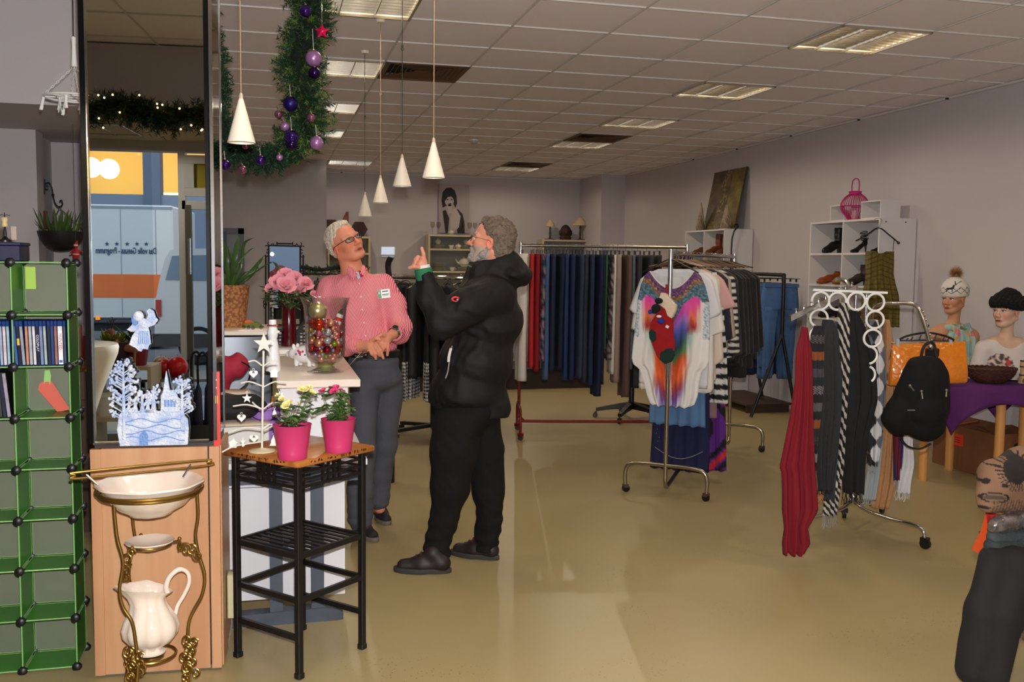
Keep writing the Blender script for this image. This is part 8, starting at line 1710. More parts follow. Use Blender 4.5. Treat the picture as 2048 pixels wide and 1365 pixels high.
for i,(y,hh_,col,lab) in enumerate([(1092,.034,(44,54,56),'dark teal folded garment lying on the black trousers'),(1078,.028,(58,66,68),'grey green folded garment, second of the stack at the right edge')]):
    blobthing('folded_garment',lab,'clothing',cm('fold_%d' % i,col,bump=.5,bscale=60),[('c',a_(1988,y-6*i,-.05),a_(2060,y-6*i,.02),hh_,hh_,.02),('c',a_(1992,y-6*i,.1),a_(2060,y-6*i,.15),hh_,hh_,.04)],disp=lambda P:wr(P,.003,40,5))
blobthing('wrapped_garment','dark garment wrapped in shiny clear plastic on the folded stack','package',mat('shiny_plastic_wrap',(58,54,58),.12,coat=1,bump=1,bscale=30,col2=(110,100,96),vscale=20),[('c',a_(2000,1048,-.06),a_(2055,1038,.0),.03,.045,.03),('c',a_(1985,1056,-.06),a_(2055,1052,.1),.012,.02,.04)],disp=lambda P:wr(P,.004,70,6))
t=thing('paper_folder','orange red paper standing behind the wrapped garment','paper',a_(1975,1075,.15));o=Vector(t.location);T_=Matrix.Translation(-o)
for nm,pts,m_ in (('orange_sheet',((1944,1100),(1962,1065),(1972,1030),(1990,1040),(1975,1080),(1958,1108)),mat('orange_paper',(206,76,22),.7)),('red_sheet',((1972,1026),(2012,1030),(2030,1072),(1976,1070)),mat('red_paper',(170,22,24),.7))):b=MB(T_);P=[a_(x,y,.15) for x,y in pts];b.loft([[p+FH*s_ for p in P] for s_ in (0,.006)]);b.build(nm,m_,t)
def facecol(P):
    o_=np.array(a_(2000,965));x=(P-o_)@np.array(RT);z=(P-o_)[:,2];C=np.tile(np.array(rgb(122,92,70)[:3]),(len(P),1));dk=np.array(rgb(26,20,18)[:3])
    for (cx,cy,rx,ry) in ((-.075,.01,.012,.007),(-.068,.018,.008,.006),(-.02,.005,.012,.008),(.01,.05,.03,.035),(.045,.065,.035,.045),(.03,.02,.02,.012),(-.085,-.085,.03,.006),(-.04,.07,.02,.003),(-.10,.05,.006,.006)):C[((x-cx)/rx)**2+((z-cy)/ry)**2<1]=dk
    for k in range(14):a=k*.37;m=(np.abs((x-.03)*sin(a)-(z-.055)*cos(a))<.0022) & (np.hypot(x-.03,z-.055)<.075);C[m]=dk
    m=(np.abs(((x+.045)/.045)**2+((z+.045)/.018)**2-1)<.22);C[m]=dk;m=(((x+.045)/.04)**2+((z+.045)/.009)**2<1);C[m]=np.array(rgb(70,60,54)[:3])
    m=(z<-.055) & (x>-.05) & (np.sin(x*520)>.2);C[m]=np.array(rgb(78,58,48)[:3]);return C
o=blobthing('bag','brown cloth bag printed with dark face drawings on top of the pile','bag',mat('bag_attr',(120,90,70),.8,attr=True,bump=.2,bscale=30),[('c',a_(1998,958,0),a_(2050,950,.05),.075,.10,.04),('c',a_(1990,995,0),a_(2055,1000,.05),.055,.06,.04),('c',a_(1964,985,-.02),a_(1972,1010,-.02),.018,.022,.05),('c',a_(2045,925,.05),a_(2060,925,.05),.05,.05,.03)],.005,disp=lambda P:wr(P,.004,30,8),col=facecol)

# ================================================================ BACK WALL
M_cream=mat('cream_shelf',(192,178,146),.5)
def back_shelf(name,label,px0,px1,ytop,rows,Y=15.35,D_=.35,m=None):
    a=atY(px0,ytop,Y);c_=atY(px1,ytop,Y);X0,X1,Z=a.x,c_.x,a.z;t=thing(name,label,'shelf',(X0,Y,0));m=m or M_cream;T_=Matrix.Translation((-X0,-Y,0))
    for x in (X0+.015,X1-.015):b=MB(T_);b.box((x,Y+D_/2,Z/2),(.03,D_,Z));b.build('side_board',m,t)
    for z in [Z]+[atY(px0,r,Y).z for r in rows]+[.1]:b=MB(T_);b.box(((X0+X1)/2,Y+D_/2,z-.015),(X1-X0-.06,D_,.03));b.build('shelf_board',m,t)
    b=MB(T_);b.box(((X0+X1)/2,Y+D_-.005,Z/2),(X1-X0,.01,Z));b.build('back_board',mat('shelf_back_grey',(150,150,148),.7),t);return t,X0,X1,Z
t,X0,X1,Z=back_shelf('crockery_shelf','cream shelf with white crockery at the back wall between the men',857,1012,469,(497,542,585))
M_ch=mat('ivory_china',(206,200,180),.2)
def crock(kind,x,z,label,grp):
    p=V3((x,15.5,z));t=thing(kind,label,kind.replace('_',' '),p,0,grp);b=MB()
    if kind=='teapot':
        b.lathe([(0,0),(.05,0),(.09,.05),(.085,.1),(.045,.135),(.02,.14),(.018,.16),(0,.165)],20);b.build('body',M_ch,t);b=MB();b.tube(cr([(-.075,0,.05),(-.12,0,.08),(-.14,0,.13)],4),[.018]*4+[.010]*5,8);b.build('spout',M_ch,t);b=MB();b.tube(cr([(.08,0,.1),(.13,0,.1),(.12,0,.04),(.08,0,.035)],4),.008,6);b.build('handle',M_ch,t)
    elif kind=='plate_stack':
        for k in range(4):b.lathe([(0,.015*k),(.06,.015*k),(.11,.015*k+.012),(.108,.015*k+.014),(0,.015*k+.004)],24)
        b.build('plates',M_ch,t)
    elif kind=='cup':b.lathe([(0,0),(.025,0),(.045,.05),(.042,.06),(.038,.055),(0,.01)],16);b.build('bowl',M_ch,t);b=MB();b.tube(cr([(.04,0,.045),(.065,0,.04),(.055,0,.018),(.034,0,.018)],4),.005,5);b.build('handle',M_ch,t)
    elif kind=='sugar_bowl':b.lathe([(0,0),(.03,0),(.055,.035),(.045,.065),(.012,.08),(.012,.092),(0,.096)],16);b.build('body',M_ch,t)
    elif kind=='wine_glass':b.lathe([(.03,0),(.028,.003),(.004,.008),(.004,.09),(.012,.1),(.034,.13),(.038,.17),(.033,.21),(.031,.21),(.036,.17),(.03,.135),(0,.108)],18,cap=False);b.build('glass',glass_mat('wine_glass_glass',(244,242,238),.5),t)
    return t
zr1,zr2=atY(860,497,15.35).z,atY(860,542,15.35).z
for k,x,z,lab in [('plate_stack',X0+.18,zr1,'cream plate stack in the upper left of the crockery shelf'),('sugar_bowl',X0+.18,zr1+.075,'cream lidded bowl standing on the upper plate stack'),('cup',X0+.40,zr1,'cream cup right of the upper plate stack'),('sugar_bowl',X0+.52,zr1,'cream sugar bowl in the upper row middle'),('plate_stack',X0+.66,zr1,'cream plate stack in the middle of the upper row'),('sugar_bowl',X0+.66,zr1+.075,'lidded bowl on the middle plate stack'),('teapot',X0+.90,zr1,'small cream teapot in the upper row'),('cup',X0+1.07,zr1,'cream cup at the right of the upper row'),('plate_stack',X0+.2,zr2,'cream plate stack in the lower left of the crockery shelf'),('plate_stack',X0+.2,zr2+.07,'second cream plate stack lying on the lower left one'),('cup',X0+.42,zr2,'cream cup beside the lower plate stack'),('teapot',X0+.62,zr2+.07,'large cream coffee pot in the middle of the lower row'),('plate_stack',X0+.62,zr2,'plates under the large coffee pot'),('teapot',X0+.92,zr2,'cream teapot at the right of the lower row'),('sugar_bowl',X0+1.08,zr2,'cream bowl at the right end of the lower row')]:crock(k,x,z,lab,'cream crockery')
for k,px in enumerate((865,877,925,939,950,962)):p=atY(px,466,15.5);crock('wine_glass',p.x,Z,'stemmed glass on top of the crockery shelf, %s' % ['leftmost','second from left','right of the poster figure','fourth from left','fifth, near the grey haired head','rightmost'][k],'stemmed glasses on the crockery shelf')
c=atY(903,466,15.45);crock('sugar_bowl',c.x,Z,'small pale bowl on top of the crockery shelf in front of the poster',None)
p=atY(928,582,15.45);t=thing('storage_tin','small amber tin with a dark lid low in the crockery shelf','tin',(p.x,15.5,atY(860,585,15.35).z));b=MB();b.lathe([(0,0),(.09,0),(.09,.07),(0,.07)],20);b.build('tin_body',mat('amber_tin',(150,96,30),.4),t);b=MB();b.lathe([(0,.07),(.06,.07),(.06,.1),(0,.1)],16);b.build('lid',M_black,t)
# poster: plain stand-in, a dark haired woman in a black dress drawn flat
p0,p1=atY(877,466,15.74),atY(938,371,15.74);t=thing('poster','tall black and white poster of a woman in a black dress','poster',(p0.x,15.72,p0.z));Wp,Hp=p1.x-p0.x,p1.z-p0.z;b=MB();b.box((Wp/2,0,Hp/2),(Wp,.016,Hp));pan=b.build('panel',mat('poster_ground',(164,152,152),.6),t)
M_pk,M_pf2=mat('poster_black',(20,20,24),.6),mat('poster_pale',(182,170,166),.6)
def pshape(nm,pts,m_,lay,q=None):b=MB();b.prism([(x*Wp,z*Hp) for x,z in pts],.0012,Matrix.Translation((0,-.0085-.001*lay,0)));b.build(nm,m_,pan,smooth=0)
ell_=lambda cx,cz,rx,rz_,n=22,s_=1:[(cx+cos(a)*rx,cz+sin(a)*rz_) for a in np.linspace(0,2*PI,n)[:-1]]
pshape('hair',[(.12,.52),(.08,.68),(.12,.84),(.24,.93),(.40,.94),(.52,.88),(.58,.76),(.60,.62),(.54,.52),(.48,.6),(.3,.58)],M_pk,0)
pshape('face',ell_(.34,.66,.15,.105),M_pf2,1);pshape('fringe_hair',[(.16,.73),(.2,.8),(.36,.82),(.5,.77),(.5,.72),(.4,.76),(.28,.74),(.2,.66)][::-1],M_pk,2)
pshape('neck',[(.3,.4),(.3,.6),(.42,.58),(.45,.4)][::-1],M_pf2,1);pshape('dress',[(.12,.45),(.22,.48),(.34,.3),(.3,0),(.22,0)][::-1],M_pk,2);pshape('dress',[(.52,.5),(.62,.5),(.78,.40),(.85,.22),(.86,0),(.62,0),(.56,.2)][::-1],M_pk,2);pshape('arm',[(.40,.02),(.38,.3),(.46,.5),(.56,.52),(.72,.35),(.66,.12),(.52,.03)][::-1],M_pf2,3)
for ex in (.28,.42):pshape('eye',ell_(ex,.69,.035,.012,12),M_pk,3)
pshape('lips',ell_(.37,.605,.04,.012,12),M_pk,3)
t,X0,X1,Z=back_shelf('cabinet','cream shelf under the two lamps at the back wall',1085,1188,479,(512,560),m=M_cream)
def lamp(px,ybase,ytop,rs,label):
    p=atY(px,ybase,15.5);h_=(ybase-ytop)/1905*dep_of(p);t=thing('table_lamp',label,'table lamp',(p.x,p.y,Z),0,'lamps on the back cabinet');b=MB();b.lathe([(0,0),(.10,0),(.10,.012),(.03,.02),(.015,.04),(.022,h_*.3),(.012,h_*.45),(.02,h_*.55),(.008,h_*.62),(.008,h_*.85),(0,h_*.85)],20);b.build('base',mat('lamp_bronze',(76,60,44),.4,.5),t)
    b=MB();b.lathe([(rs*.18,h_),(rs*.5,h_*.9),(rs*.85,h_*.75),(rs,h_*.64),(rs*.96,h_*.64),(rs*.8,h_*.74),(rs*.45,h_*.88),(rs*.15,h_*.98)],28);b.build('shade',mat('lamp_shade_cream',(206,182,140),.6),t)
lamp(1100,477,437,.085,'small bronze table lamp with cream shade, left of the bust');lamp(1160,477,432,.13,'larger bronze table lamp with cream shade, right of the bust')
p=atY(1131,477,15.5);t=thing('bust_sculpture','dark brown round carved bust between two table lamps','sculpture',(p.x,p.y,Z));B=Blob((-.16,-.12,-.01),(.16,.12,.3),.008);B.ell((0,0,.14),(.095,.08,.11),.02);B.ell((0,0,.225),(.035,.035,.03),.02);B.cap((-.05,0,.03),(.05,0,.03),.05,.05,.03);B.ell((0,-.075,.12),(.02,.02,.03),.01)
for s_ in (-1,1):B.ell((s_*.1,0,.12),(.014,.02,.05),.01)
B.build('head',mat('dark_carved_wood',(50,30,24),.6,bump=.6,bscale=60),t,disp=lambda P:np.stack([P[:,0],P[:,1],np.maximum(P[:,2],.0)],1))
p=atY(1129,510,15.5);t=thing('glass_bowl','small green bowl beside glasses inside the lamp cabinet','bowl',(p.x,p.y,atY(1085,512,15.35).z));b=MB();b.lathe([(0,0),(.03,0),(.07,.05),(.065,.05),(.03,.01),(0,.008)],20);b.build('bowl',mat('green_bowl',(70,90,30),.4),t)
for k,px in enumerate((1145,1152,1163)):p=atY(px,510,15.5);t=thing('drinking_glass','clear tumbler in the lamp cabinet, %s' % ('left','middle','right')[k],'glass',(p.x,p.y,atY(1085,512,15.35).z),0,'tumblers in the lamp cabinet');b=MB();b.lathe([(0,0),(.03,0),(.035,.12),(.032,.12),(.028,.01),(0,.008)],16);b.build('glass',MATS['wine_glass_glass'],t)
t,X0,X1,Z=back_shelf('cabinet','cream cabinet at the left end of the back wall behind the pink shirt man',655,741,472,(505,562))
p=atY(700,503,15.5);t=thing('glass_jug','pale glass jug in the cabinet behind the pink shirt man','jug',(p.x+.15,p.y,atY(655,505,15.35).z));b=MB();b.lathe([(0,0),(.07,0),(.09,.08),(.05,.17),(.06,.2),(.055,.2),(.045,.17),(0,.02)],20);b.build('jug',MATS['wine_glass_glass'],t)
M_hex=mat('dark_red_box',(60,8,12),.5)
for px,yb,r,lab in ((718,471,.135,'dark red hexagonal box on the left back cabinet, right one'),(661,470,.15,'dark red hexagonal box half hidden behind the grey hair')):
    p=atY(px,yb,15.5);t=thing('hexagonal_box',lab,'box',(p.x,p.y,Z),0,'hexagonal boxes');b=MB();hx=[(cos(a)*r,r*.866+sin(a)*r) for a in np.arange(6)*PI/3];b.prism(hx[::-1],.12);b.build('body',M_hex,t);b=MB();b.prism([(x*.8,r*.866*.2+z*.8) for x,z in hx][::-1],.126);b.build('front_panel',mat('dark_red_box2',(44,6,10),.6),t)
p=atY(686,468,15.62);t=thing('triangular_sign','orange brown triangular wooden piece standing on the left back cabinet','decoration',(p.x,p.y,Z));b=MB();b.prism([(-.14,0),(.09,0),(.09,.40),(.05,.40)],.03);b.build('panel',mat('orange_wood',(150,74,24),.5,col2=(96,36,14),vscale=7),t)
# grey door in the left back wall
p0,p1=atY(430,456,14.04),atY(488,456,14.04);b=MB();x0,x1,zt=p0.x-.35,p1.x,p0.z
b.box((x1-.04,14.03,zt/2),(.08,.06,zt));b.box((x0+.04,14.03,zt/2),(.08,.06,zt));b.box(((x0+x1)/2,14.03,zt-.04),(x1-x0,.06,.08));dd=struct('door_1',b,mat('door_frame_grey',(96,102,112),.5))
b=MB();b.box(((x0+x1)/2,14.035,zt/2-.04),(x1-x0-.16,.04,zt-.1));b.build('door_leaf',mat('door_leaf_dark',(52,56,64),.3),dd);b=MB();b.box((x0+.30,13.99,1.72),(.42,.01,.5));b.build('door_pane',mat('door_pane',(70,80,96),.1),dd)
b=MB();b.tube([(x1-.13,13.97,1.02),(x1-.24,13.97,1.02)],.01,8);b.build('door_handle',M_chrome,dd)
# ================================================================ BEHIND THE VIEWER: SHOP FRONT AND STREET (seen in the pillar mirror)
def V(x,y,dep):# pixel in the mirror and virtual distance -> the real place in front of the mirror
    p=at(x,y,dep);n=PN;d=(p-PL).dot(n);return p-n*(2*d)
YF=-1.0
b=MB();b.box((.6,.52,(CE+2.55)/2),(10,.12,CE-2.55));struct('trim_front_soffit',b,M_wallg)
b=MB();b.box((.6,-.32,2.58),(10,1.52,.06));struct('ceiling_front',b,mat('front_ceiling',(190,168,140),.9))
b=MB();b.box((.6,YF,2.52),(10,.16,.10));struct('trim_window_header',b,M_wall)
b=MB();b.box((.6,YF,.05),(10,.16,.10));struct('trim_window_sill',b,mat('sill_grey',(150,150,150),.5))
b=MB()
for x in (-4.2,-2.9,1.4,3.2,5.0):b.box((x,YF,1.28),(.09,.09,2.4))
M_pvc=mat('pvc_white',(214,216,220),.3);wn=struct('window_1',b,M_pvc)
for x0,x1 in ((-4.2,-2.9),(-2.9,-1.42),(1.4,3.2),(3.2,5.0)):b=MB();b.box(((x0+x1)/2,YF,1.28),(x1-x0-.09,.008,2.36));b.build('window_pane',glass_mat('shop_window_glass',(240,244,246),.35),wn)
b=MB();b.box((-4.3,-.5,CE/2),(.2,2.5,CE));b.box((XR+.1,-2,1.5),(.2,1.0,3));struct('wall_front_return',b,M_wall)
# white door frame with tilted top window: placed on the window line where the mirror shows it
def Vx(px):
    q=V(px,500,8.3);p=V(px,500,7.0);k=(YF-p.y)/(q.y-p.y);return p.x+(q.x-p.x)*k
xd0,xd1=Vx(362),Vx(300);xl=Vx(366);xr_=Vx(420)
xa,xb=sorted((Vx(360),Vx(374)))
b=MB();b.box(((xa+xb)/2,YF,1.28),(xb-xa,.10,2.4));b.box((1.32,YF,1.28),(.08,.1,2.4));b.box(((xb+1.32)/2+0*xa,YF,2.03),(1.32-xa if xa<1.32 else .1,.10,.07));dr_=struct('door_2',b,M_pvc)
x0_,x1_=sorted((Vx(374),Vx(430)));zt_,zb_=2.44,2.10
b=MB();wS=x1_-x0_+.35;b.box((x0_+wS/2,YF+.07,zt_-.035),(wS,.06,.07));b.box((x0_+wS/2,YF+.07,zb_+.035),(wS,.06,.07));b.box((x0_+.04,YF+.07,(zt_+zb_)/2),(.08,.056,zt_-zb_-.142));b.box((x0_+wS-.04,YF+.07,(zt_+zb_)/2),(.08,.056,zt_-zb_-.142));b.build('top_window',M_pvc,dr_)
b=MB();b.box((x0_+wS/2,YF+.07,(zt_+zb_)/2),(wS-.14,.01,zt_-zb_-.12));b.build('yellow_pane',mat('yellow_film',(150,140,40),.4),dr_)
b=MB();b.box((x0_+.25,YF+.02,1.04),(.5,.008,1.95));b.build('door_glass',MATS['shop_window_glass'],dr_)
b=MB();b.box((x0_+.02,YF+.03,1.04),(.05,.05,1.98));b.box((x0_+.5,YF+.03,1.04),(.05,.05,1.98));b.build('door_leaf_frame',mat('door_alu',(120,116,106),.35,.6),dr_)
b=MB();b.tube([(x0_+.035,YF+.10,1.45),(x0_+.035,YF+.10,1.75)],.012,8);b.build('door_handle',M_chrome,dr_)
o=dup(CL,label='recessed louvre ceiling light in the low ceiling by the shop window');p=V(222,290,7.9);o.location=(p.x-.3,-.55,2.549);lamp_light(p.x-.3,-.55,24,2.55);lamp_light(2.2,-.55,24,2.55)  # the second glow is an extra light with no fixture above it
# garland with tiny lights along the soffit
gl=[V(x,y,6.75) for x,y in ((120,232),(200,224),(260,208),(310,222),(350,232),(400,222),(440,226),(480,216))]
for p in gl:p.y=.74;p.z-=.07
t,tips=fir(gl,.12,620,11,'fir_garland','fir garland with tiny warm lights above the shop window, seen in the mirror',needles=20,nlen=.04,wd=.003)
M_led=mat('fairy_light',(255,210,140),.4,emit=(255,190,110),estr=14)
rr=random.Random(4)
for k in range(26):
    p=rr.choice(tips)+V3((0,.03,0));b=MB(Matrix.Translation(-Vector(t.location)));b.ball(p,.006,6);b.build('fairy_light',M_led,t)
# ---- street
b=MB();b.box((-2,-16.2,-.22),(60,30,.14));struct('floor_street',b,mat('asphalt',(92,94,98),.85,bump=.4,bscale=30,var=.15,vscale=2))
b=MB();b.box((-2,-2.6,-.12),(60,3.0,.20));struct('floor_pavement',b,mat('pavement',(128,126,124),.8,var=.15,vscale=3))
# facade across the street
DF=25.0;pA,pB=V(150,318,DF),V(440,318,DF);YFc=(pA.y+pB.y)/2
t=thing('building','grey building across the street with a warmly lit upper window band','building',(pA.x,YFc,-.15));o=Vector(t.location);T_=Matrix.Translation(-o)
zlo,zhi=V(250,412,DF).z,V(250,300,DF).z
M_fac=mat('facade_grey',(120,130,148),.8)
b=MB(T_);b.box((-3,YFc-.3,(zlo+.3-.15)/2),(34,.5,zlo+.45));b.build('lower_wall',M_fac,t);b=MB(T_);b.box((-3,YFc-.3,zhi+2.6),(34,.5,3.6));b.build('upper_wall',M_fac,t)
for px0,px1 in ((286,319),(120,150),(470,500)):a,c_=V(px0,360,DF).x,V(px1,360,DF).x;b=MB(T_);b.box(((a+c_)/2,YFc-.2,(zlo+zhi)/2+.4),(abs(a-c_),.4,zhi-zlo+.9));b.build('column',mat('column_grey',(96,106,124),.7),t)
b=MB(T_);b.box((-3,YFc-4,(zlo+zhi)/2+.4),(34,.1,zhi-zlo+1.6));b.box((-3,YFc-2.2,zhi+.75),(34,3.8,.06));b.build('lit_hall',mat('lit_hall',(230,190,110),.8,emit=(255,200,110),estr=.55),t)
for x,y in ((182,335),(218,338)):p=V(x,y,DF+2);b=MB(T_);b.ball(p,.28,10);b.build('hall_lamp',mat('hall_lamp',(255,240,200),.5,emit=(255,226,160),estr=12),t)
for x,y in ((350,388),(392,388),(365,395)):p=V(x,y,DF+2.5);b=MB(T_);b.box(p,(.9,.1,.05));b.build('strip_lamp',mat('hall_lamp2',(255,240,200),.5,emit=(255,226,170),estr=5),t)
# truck box with lettering
DT=18.0;P0,P1=V(60,408,DT),V(322,408,DT);yT=(P0.y+P1.y)/2;zt=V(240,409,DT).z;zb=V(240,640,DT).z;xa,xb=P1.x,P0.x
t=thing('truck','white box truck with orange stripe parked across the street','truck',((xa+xb)/2,yT,-.15));T_=Matrix.Translation(-Vector(t.location));xL,xR_=min(xa,xb)-0,max(xa,xb)
if V(322,408,DT).x<V(60,408,DT).x:xL,xR_=V(340,408,DT).x,V(60,408,DT).x-.0
else:xL,xR_=V(60,408,DT).x,V(340,408,DT).x
M_trk=mat('truck_white',(196,196,194),.45);b=MB(T_);b.box(((xL+xR_)/2,yT-1.15,(zt+zb)/2),(xR_-xL,2.3,zt-zb),bev=.04);body=b.build('cargo_box',M_trk,t)
b=MB(T_);zs1,zs2=V(240,549,DT).z,V(240,596,DT).z;b.box(((xL+xR_)/2,yT+.004,(zs1+zs2)/2),(xR_-xL-.02,.006,zs1-zs2));b.build('orange_stripe',mat('orange_stripe',(214,104,44),.5,var=.1,vscale=3),body)
b=MB(T_)
for px in (174,240,308):p=V(px,500,DT);b.box((p.x,yT+.004,(zt+zb)/2),(.012,.003,zt-zb-.05))
b.box(((xL+xR_)/2,yT+.006,zt-.05),(xR_-xL,.01,.05));b.build('panel_seam',mat('seam_grey',(130,140,150),.5),body)
tx=V(250,502,DT);M_ltr=mat('lettering_blue',(40,62,96),.5);tl=text_mesh('lettering','Das volle Genuss - Programm',.165,M_ltr,V3((tx.x,yT+.012,tx.z))-Vector(t.location),(PI/2,0,PI),body,.003,bold=.0025);tl.scale=(.55,1,1)
for px in (213,232,252,271,289):p=V(px,488,DT);b=MB(T_ @ Matrix.Translation((p.x,yT+.01,p.z)));b.prism(star_pts(.042,.018),.004);b.build('star',M_ltr,body)
b=MB(T_);b.box(((xL+xR_)/2,yT-1.1,zb-.12),(xR_-xL-.2,1.9,.22));b.build('chassis',mat('chassis_dark',(40,42,46),.7),t);b=MB(T_);b.box(((xL+xR_)/2,yT-.02,zb-.03),(xR_-xL-.1,.05,.06));b.build('side_rail',mat('rail_dark',(60,64,72),.6),t)
def wheel(c,r,par,T_):b=MB(T_ @ Matrix.Translation(c));b.loft([[(cos(a)*r*q,y,sin(a)*r*q) for a in np.linspace(0,2*PI,29)[:-1]] for q,y in ((.55,.01),(.9,.03),(1,0),(1,-.24),(.9,-.26))]);b.build('tyre',mat('tyre',(24,24,26),.85),par);b=MB(T_ @ Matrix.Translation(c));b.loft([[(cos(a)*r*q,y,sin(a)*r*q) for a in np.linspace(0,2*PI,21)[:-1]] for q,y in ((.55,.0),(.5,.035),(.2,.02))]);b.build('hub',mat('hub_grey',(120,122,126),.5,.5),par)
for px in (292,110):p=V(px,670,DT-.2);wheel(V3((p.x,yT-.05,-.15+.42)),.42,t,T_)
b=MB(T_);p=V(196,637,DT);b.box((p.x,yT+.02,p.z),(.08,.03,.06));b.build('side_marker',mat('marker_orange',(240,140,20),.4,emit=(255,140,20),estr=.8),t)
# van
DV=15.4;p0=V(306,690,DV);yV=p0.y;sgn=1 if V(400,600,DV).x>V(306,600,DV).x else-1
t=thing('van','silver grey van with red tail light parked behind the truck','van',(p0.x,yV,-.15));T_=Matrix.Translation(-Vector(t.location))
out=[V(x,y,DV) for x,y in ((308,676),(309,640),(311,598),(318,560),(328,520),(338,502),(352,498),(420,497),(520,500),(560,560),(590,600),(596,676))]
b=MB(T_);b.loft([[V3((p.x,yV-y_,p.z)) for p in out] for y_ in (0,.06,1.7,1.76)]);vb=b.build('body',mat('van_silver',(180,180,180),.4,.1),t,smooth=20)
for q,(xs,ys) in enumerate((((311,322),(600,634)),)):a,c_=V(xs[0],ys[0],DV),V(xs[1],ys[1],DV);b=MB(T_);b.box(((a.x+c_.x)/2,yV+.01,(a.z+c_.z)/2),(abs(a.x-c_.x),.03,abs(a.z-c_.z)));b.build('tail_light',mat('tail_red',(150,40,30),.3),t)
a,c_=V(304,668,DV),V(364,694,DV);b=MB(T_);b.box(((a.x+c_.x)/2+sgn*1.0,yV+.02,(a.z+c_.z)/2),(abs(a.x-c_.x)+2.0,.08,abs(a.z-c_.z)));b.build('bumper',mat('bumper_dark',(52,46,44),.6),t)
b=MB(T_);pts=[V(x,y,DV) for x,y in ((330,560),(343,512),(420,510),(420,562))];b.loft([[V3((p.x,yV+y_,p.z)) for p in pts] for y_ in (.0,.012)]);b.build('side_window',mat('van_window',(110,122,138),.1),t)
for px in (395,560):p=V(px,690,DV);wheel(V3((p.x,yV-.02,-.15+.33)),.33,t,T_)
# ---- shop window display
def put(px,py,dep):return V(px,py,dep)
p=put(112,690,5.0);t=thing('bar_table','bar table in a white stretch cover, seen in the mirror','table',(p.x,p.y,0));zt=p.z;b=MB();M_str=mat('white_stretch_cloth',(214,206,196),.7)
b.lathe([(0,zt),(.30,zt),(.305,zt-.02),(.30,zt-.05),(.22,zt-.25),(.14,zt-.5),(.12,zt-.7),(.15,.35),(.24,.06),(.27,0)],40);b.build('stretch_cover',M_str,t,smooth=60)
dsp=put(245,735,6.6);zD=dsp.z;x0,x1=sorted((put(180,735,6.6).x,put(300,735,6.6).x));yD=dsp.y
t=thing('window_shelf','cream open shelf in the shop window, seen in the mirror','shelf',((x0+x1)/2,yD,0));T_=Matrix.Translation(-Vector(t.location))
for z in (zD,zD-.36,.06):b=MB(T_);b.box(((x0+x1)/2,yD-.15,z-.012),(x1-x0-.05,.32,.024));b.build('shelf_board',M_cream,t)
for x in (x0+.012,x1-.012):b=MB(T_);b.box((x,yD-.15,zD/2),(.024,.34,zD));b.build('side_board',M_cream,t)
for i,px in enumerate((206,262)):
    p=put(px,800,6.65);t=thing('planter','white cylindrical pot in the window shelf, %s one' % ('left','right')[i],'planter',(p.x,yD-.16,zD-.36),0,'white pots in the window shelf');b=MB();b.lathe([(0,0),(.085,0),(.095,.17),(.087,.17),(.08,.02),(0,.02)],28);b.build('pot',M_wplast,t);b=MB();b.lathe([(.0955,.13),(.0975,.135),(.0975,.15),(.0955,.155)],28,cap=False);b.build('rim_band',M_wplast,t)
p=put(265,734,6.6);t=thing('flower_pot','dark red pot with green leaves on the window shelf, seen in the mirror','flower pot',(p.x,yD-.12,zD));b=MB();b.lathe([(0,0),(.06,0),(.085,.17),(.078,.17),(.055,.02),(0,.02)],24);b.build('pot',mat('dark_red_pot',(120,22,40),.4),t);b=MB();rr=random.Random(9)
for k in range(40):a=rr.uniform(0,6.28);leaf_mb(b,V3((0,0,.15)),V3((cos(a)*rr.uniform(.05,.16),sin(a)*.1,.18+rr.uniform(.03,.16))),.03)
b.build('leaves',M_leaf,t,smooth=60)
p=put(212,738,6.5);t=thing('planter','dark purple bowl planter on the window shelf, seen in the mirror','planter',(p.x,yD-.12,zD));b=MB();b.lathe([(0,0),(.1,0),(.15,.17),(.14,.17),(.09,.02),(0,.02)],28);b.build('bowl',mat('plum_planter',(52,26,50),.5),t)
b=MB();rr=random.Random(19)
for k in range(60):a=rr.uniform(0,6.28);leaf_mb(b,V3((cos(a)*.03,sin(a)*.03,.14)),V3((cos(a)*rr.uniform(.05,.15),sin(a)*.12,.16+rr.uniform(.0,.10))),.03)
b.build('leaves',mat('yellow_green_leaf',(140,150,40),.6,var=.3,vscale=8),t,smooth=60)
p=put(222,675,6.5);base=V3((p.x,yD-.12,zD+.001));t=thing('reindeer_figure','copper coloured reindeer figurine in the shop window, seen in the mirror','figurine',(p.x,yD-.05,zD));s_=1 if put(260,675,6.5).x>p.x else-1;M_cop=mat('copper_deer',(170,118,92),.4,.3)
B=Blob((-.2,-.08,-.01),(.2,.08,.34),.005);B.cap((0,0,.14),(s_*.12,0,.13),.032,.036,.02);B.cap((0,0,.15),(-s_*.035,0,.24),.024,.016,.015);B.cap((-s_*.035,0,.25),(-s_*.075,0,.24),.018,.010,.01)
for x in (.0,.12):
    for y in (-.02,.02):B.cap((s_*x,y,.13),(s_*x,y,.008),.011,.007,.008)
B.cap((s_*.15,0,.14),(s_*.165,0,.15),.01,.008,.006);B.build('body',M_cop,t)
for y in (-1,1):
    b=MB();b.tube(cr([(-s_*.035,y*.01,.26),(-s_*.03,y*.035,.30),(-s_*.045,y*.05,.345)],4),.003,6);b.tube([(-s_*.031,y*.034,.298),(-s_*.06,y*.03,.32)],.0025,5);b.tube([(-s_*.034,y*.04,.315),(-s_*.012,y*.05,.335)],.0025,5);b.build('antler',mat('antler_dark',(70,50,42),.5),t)
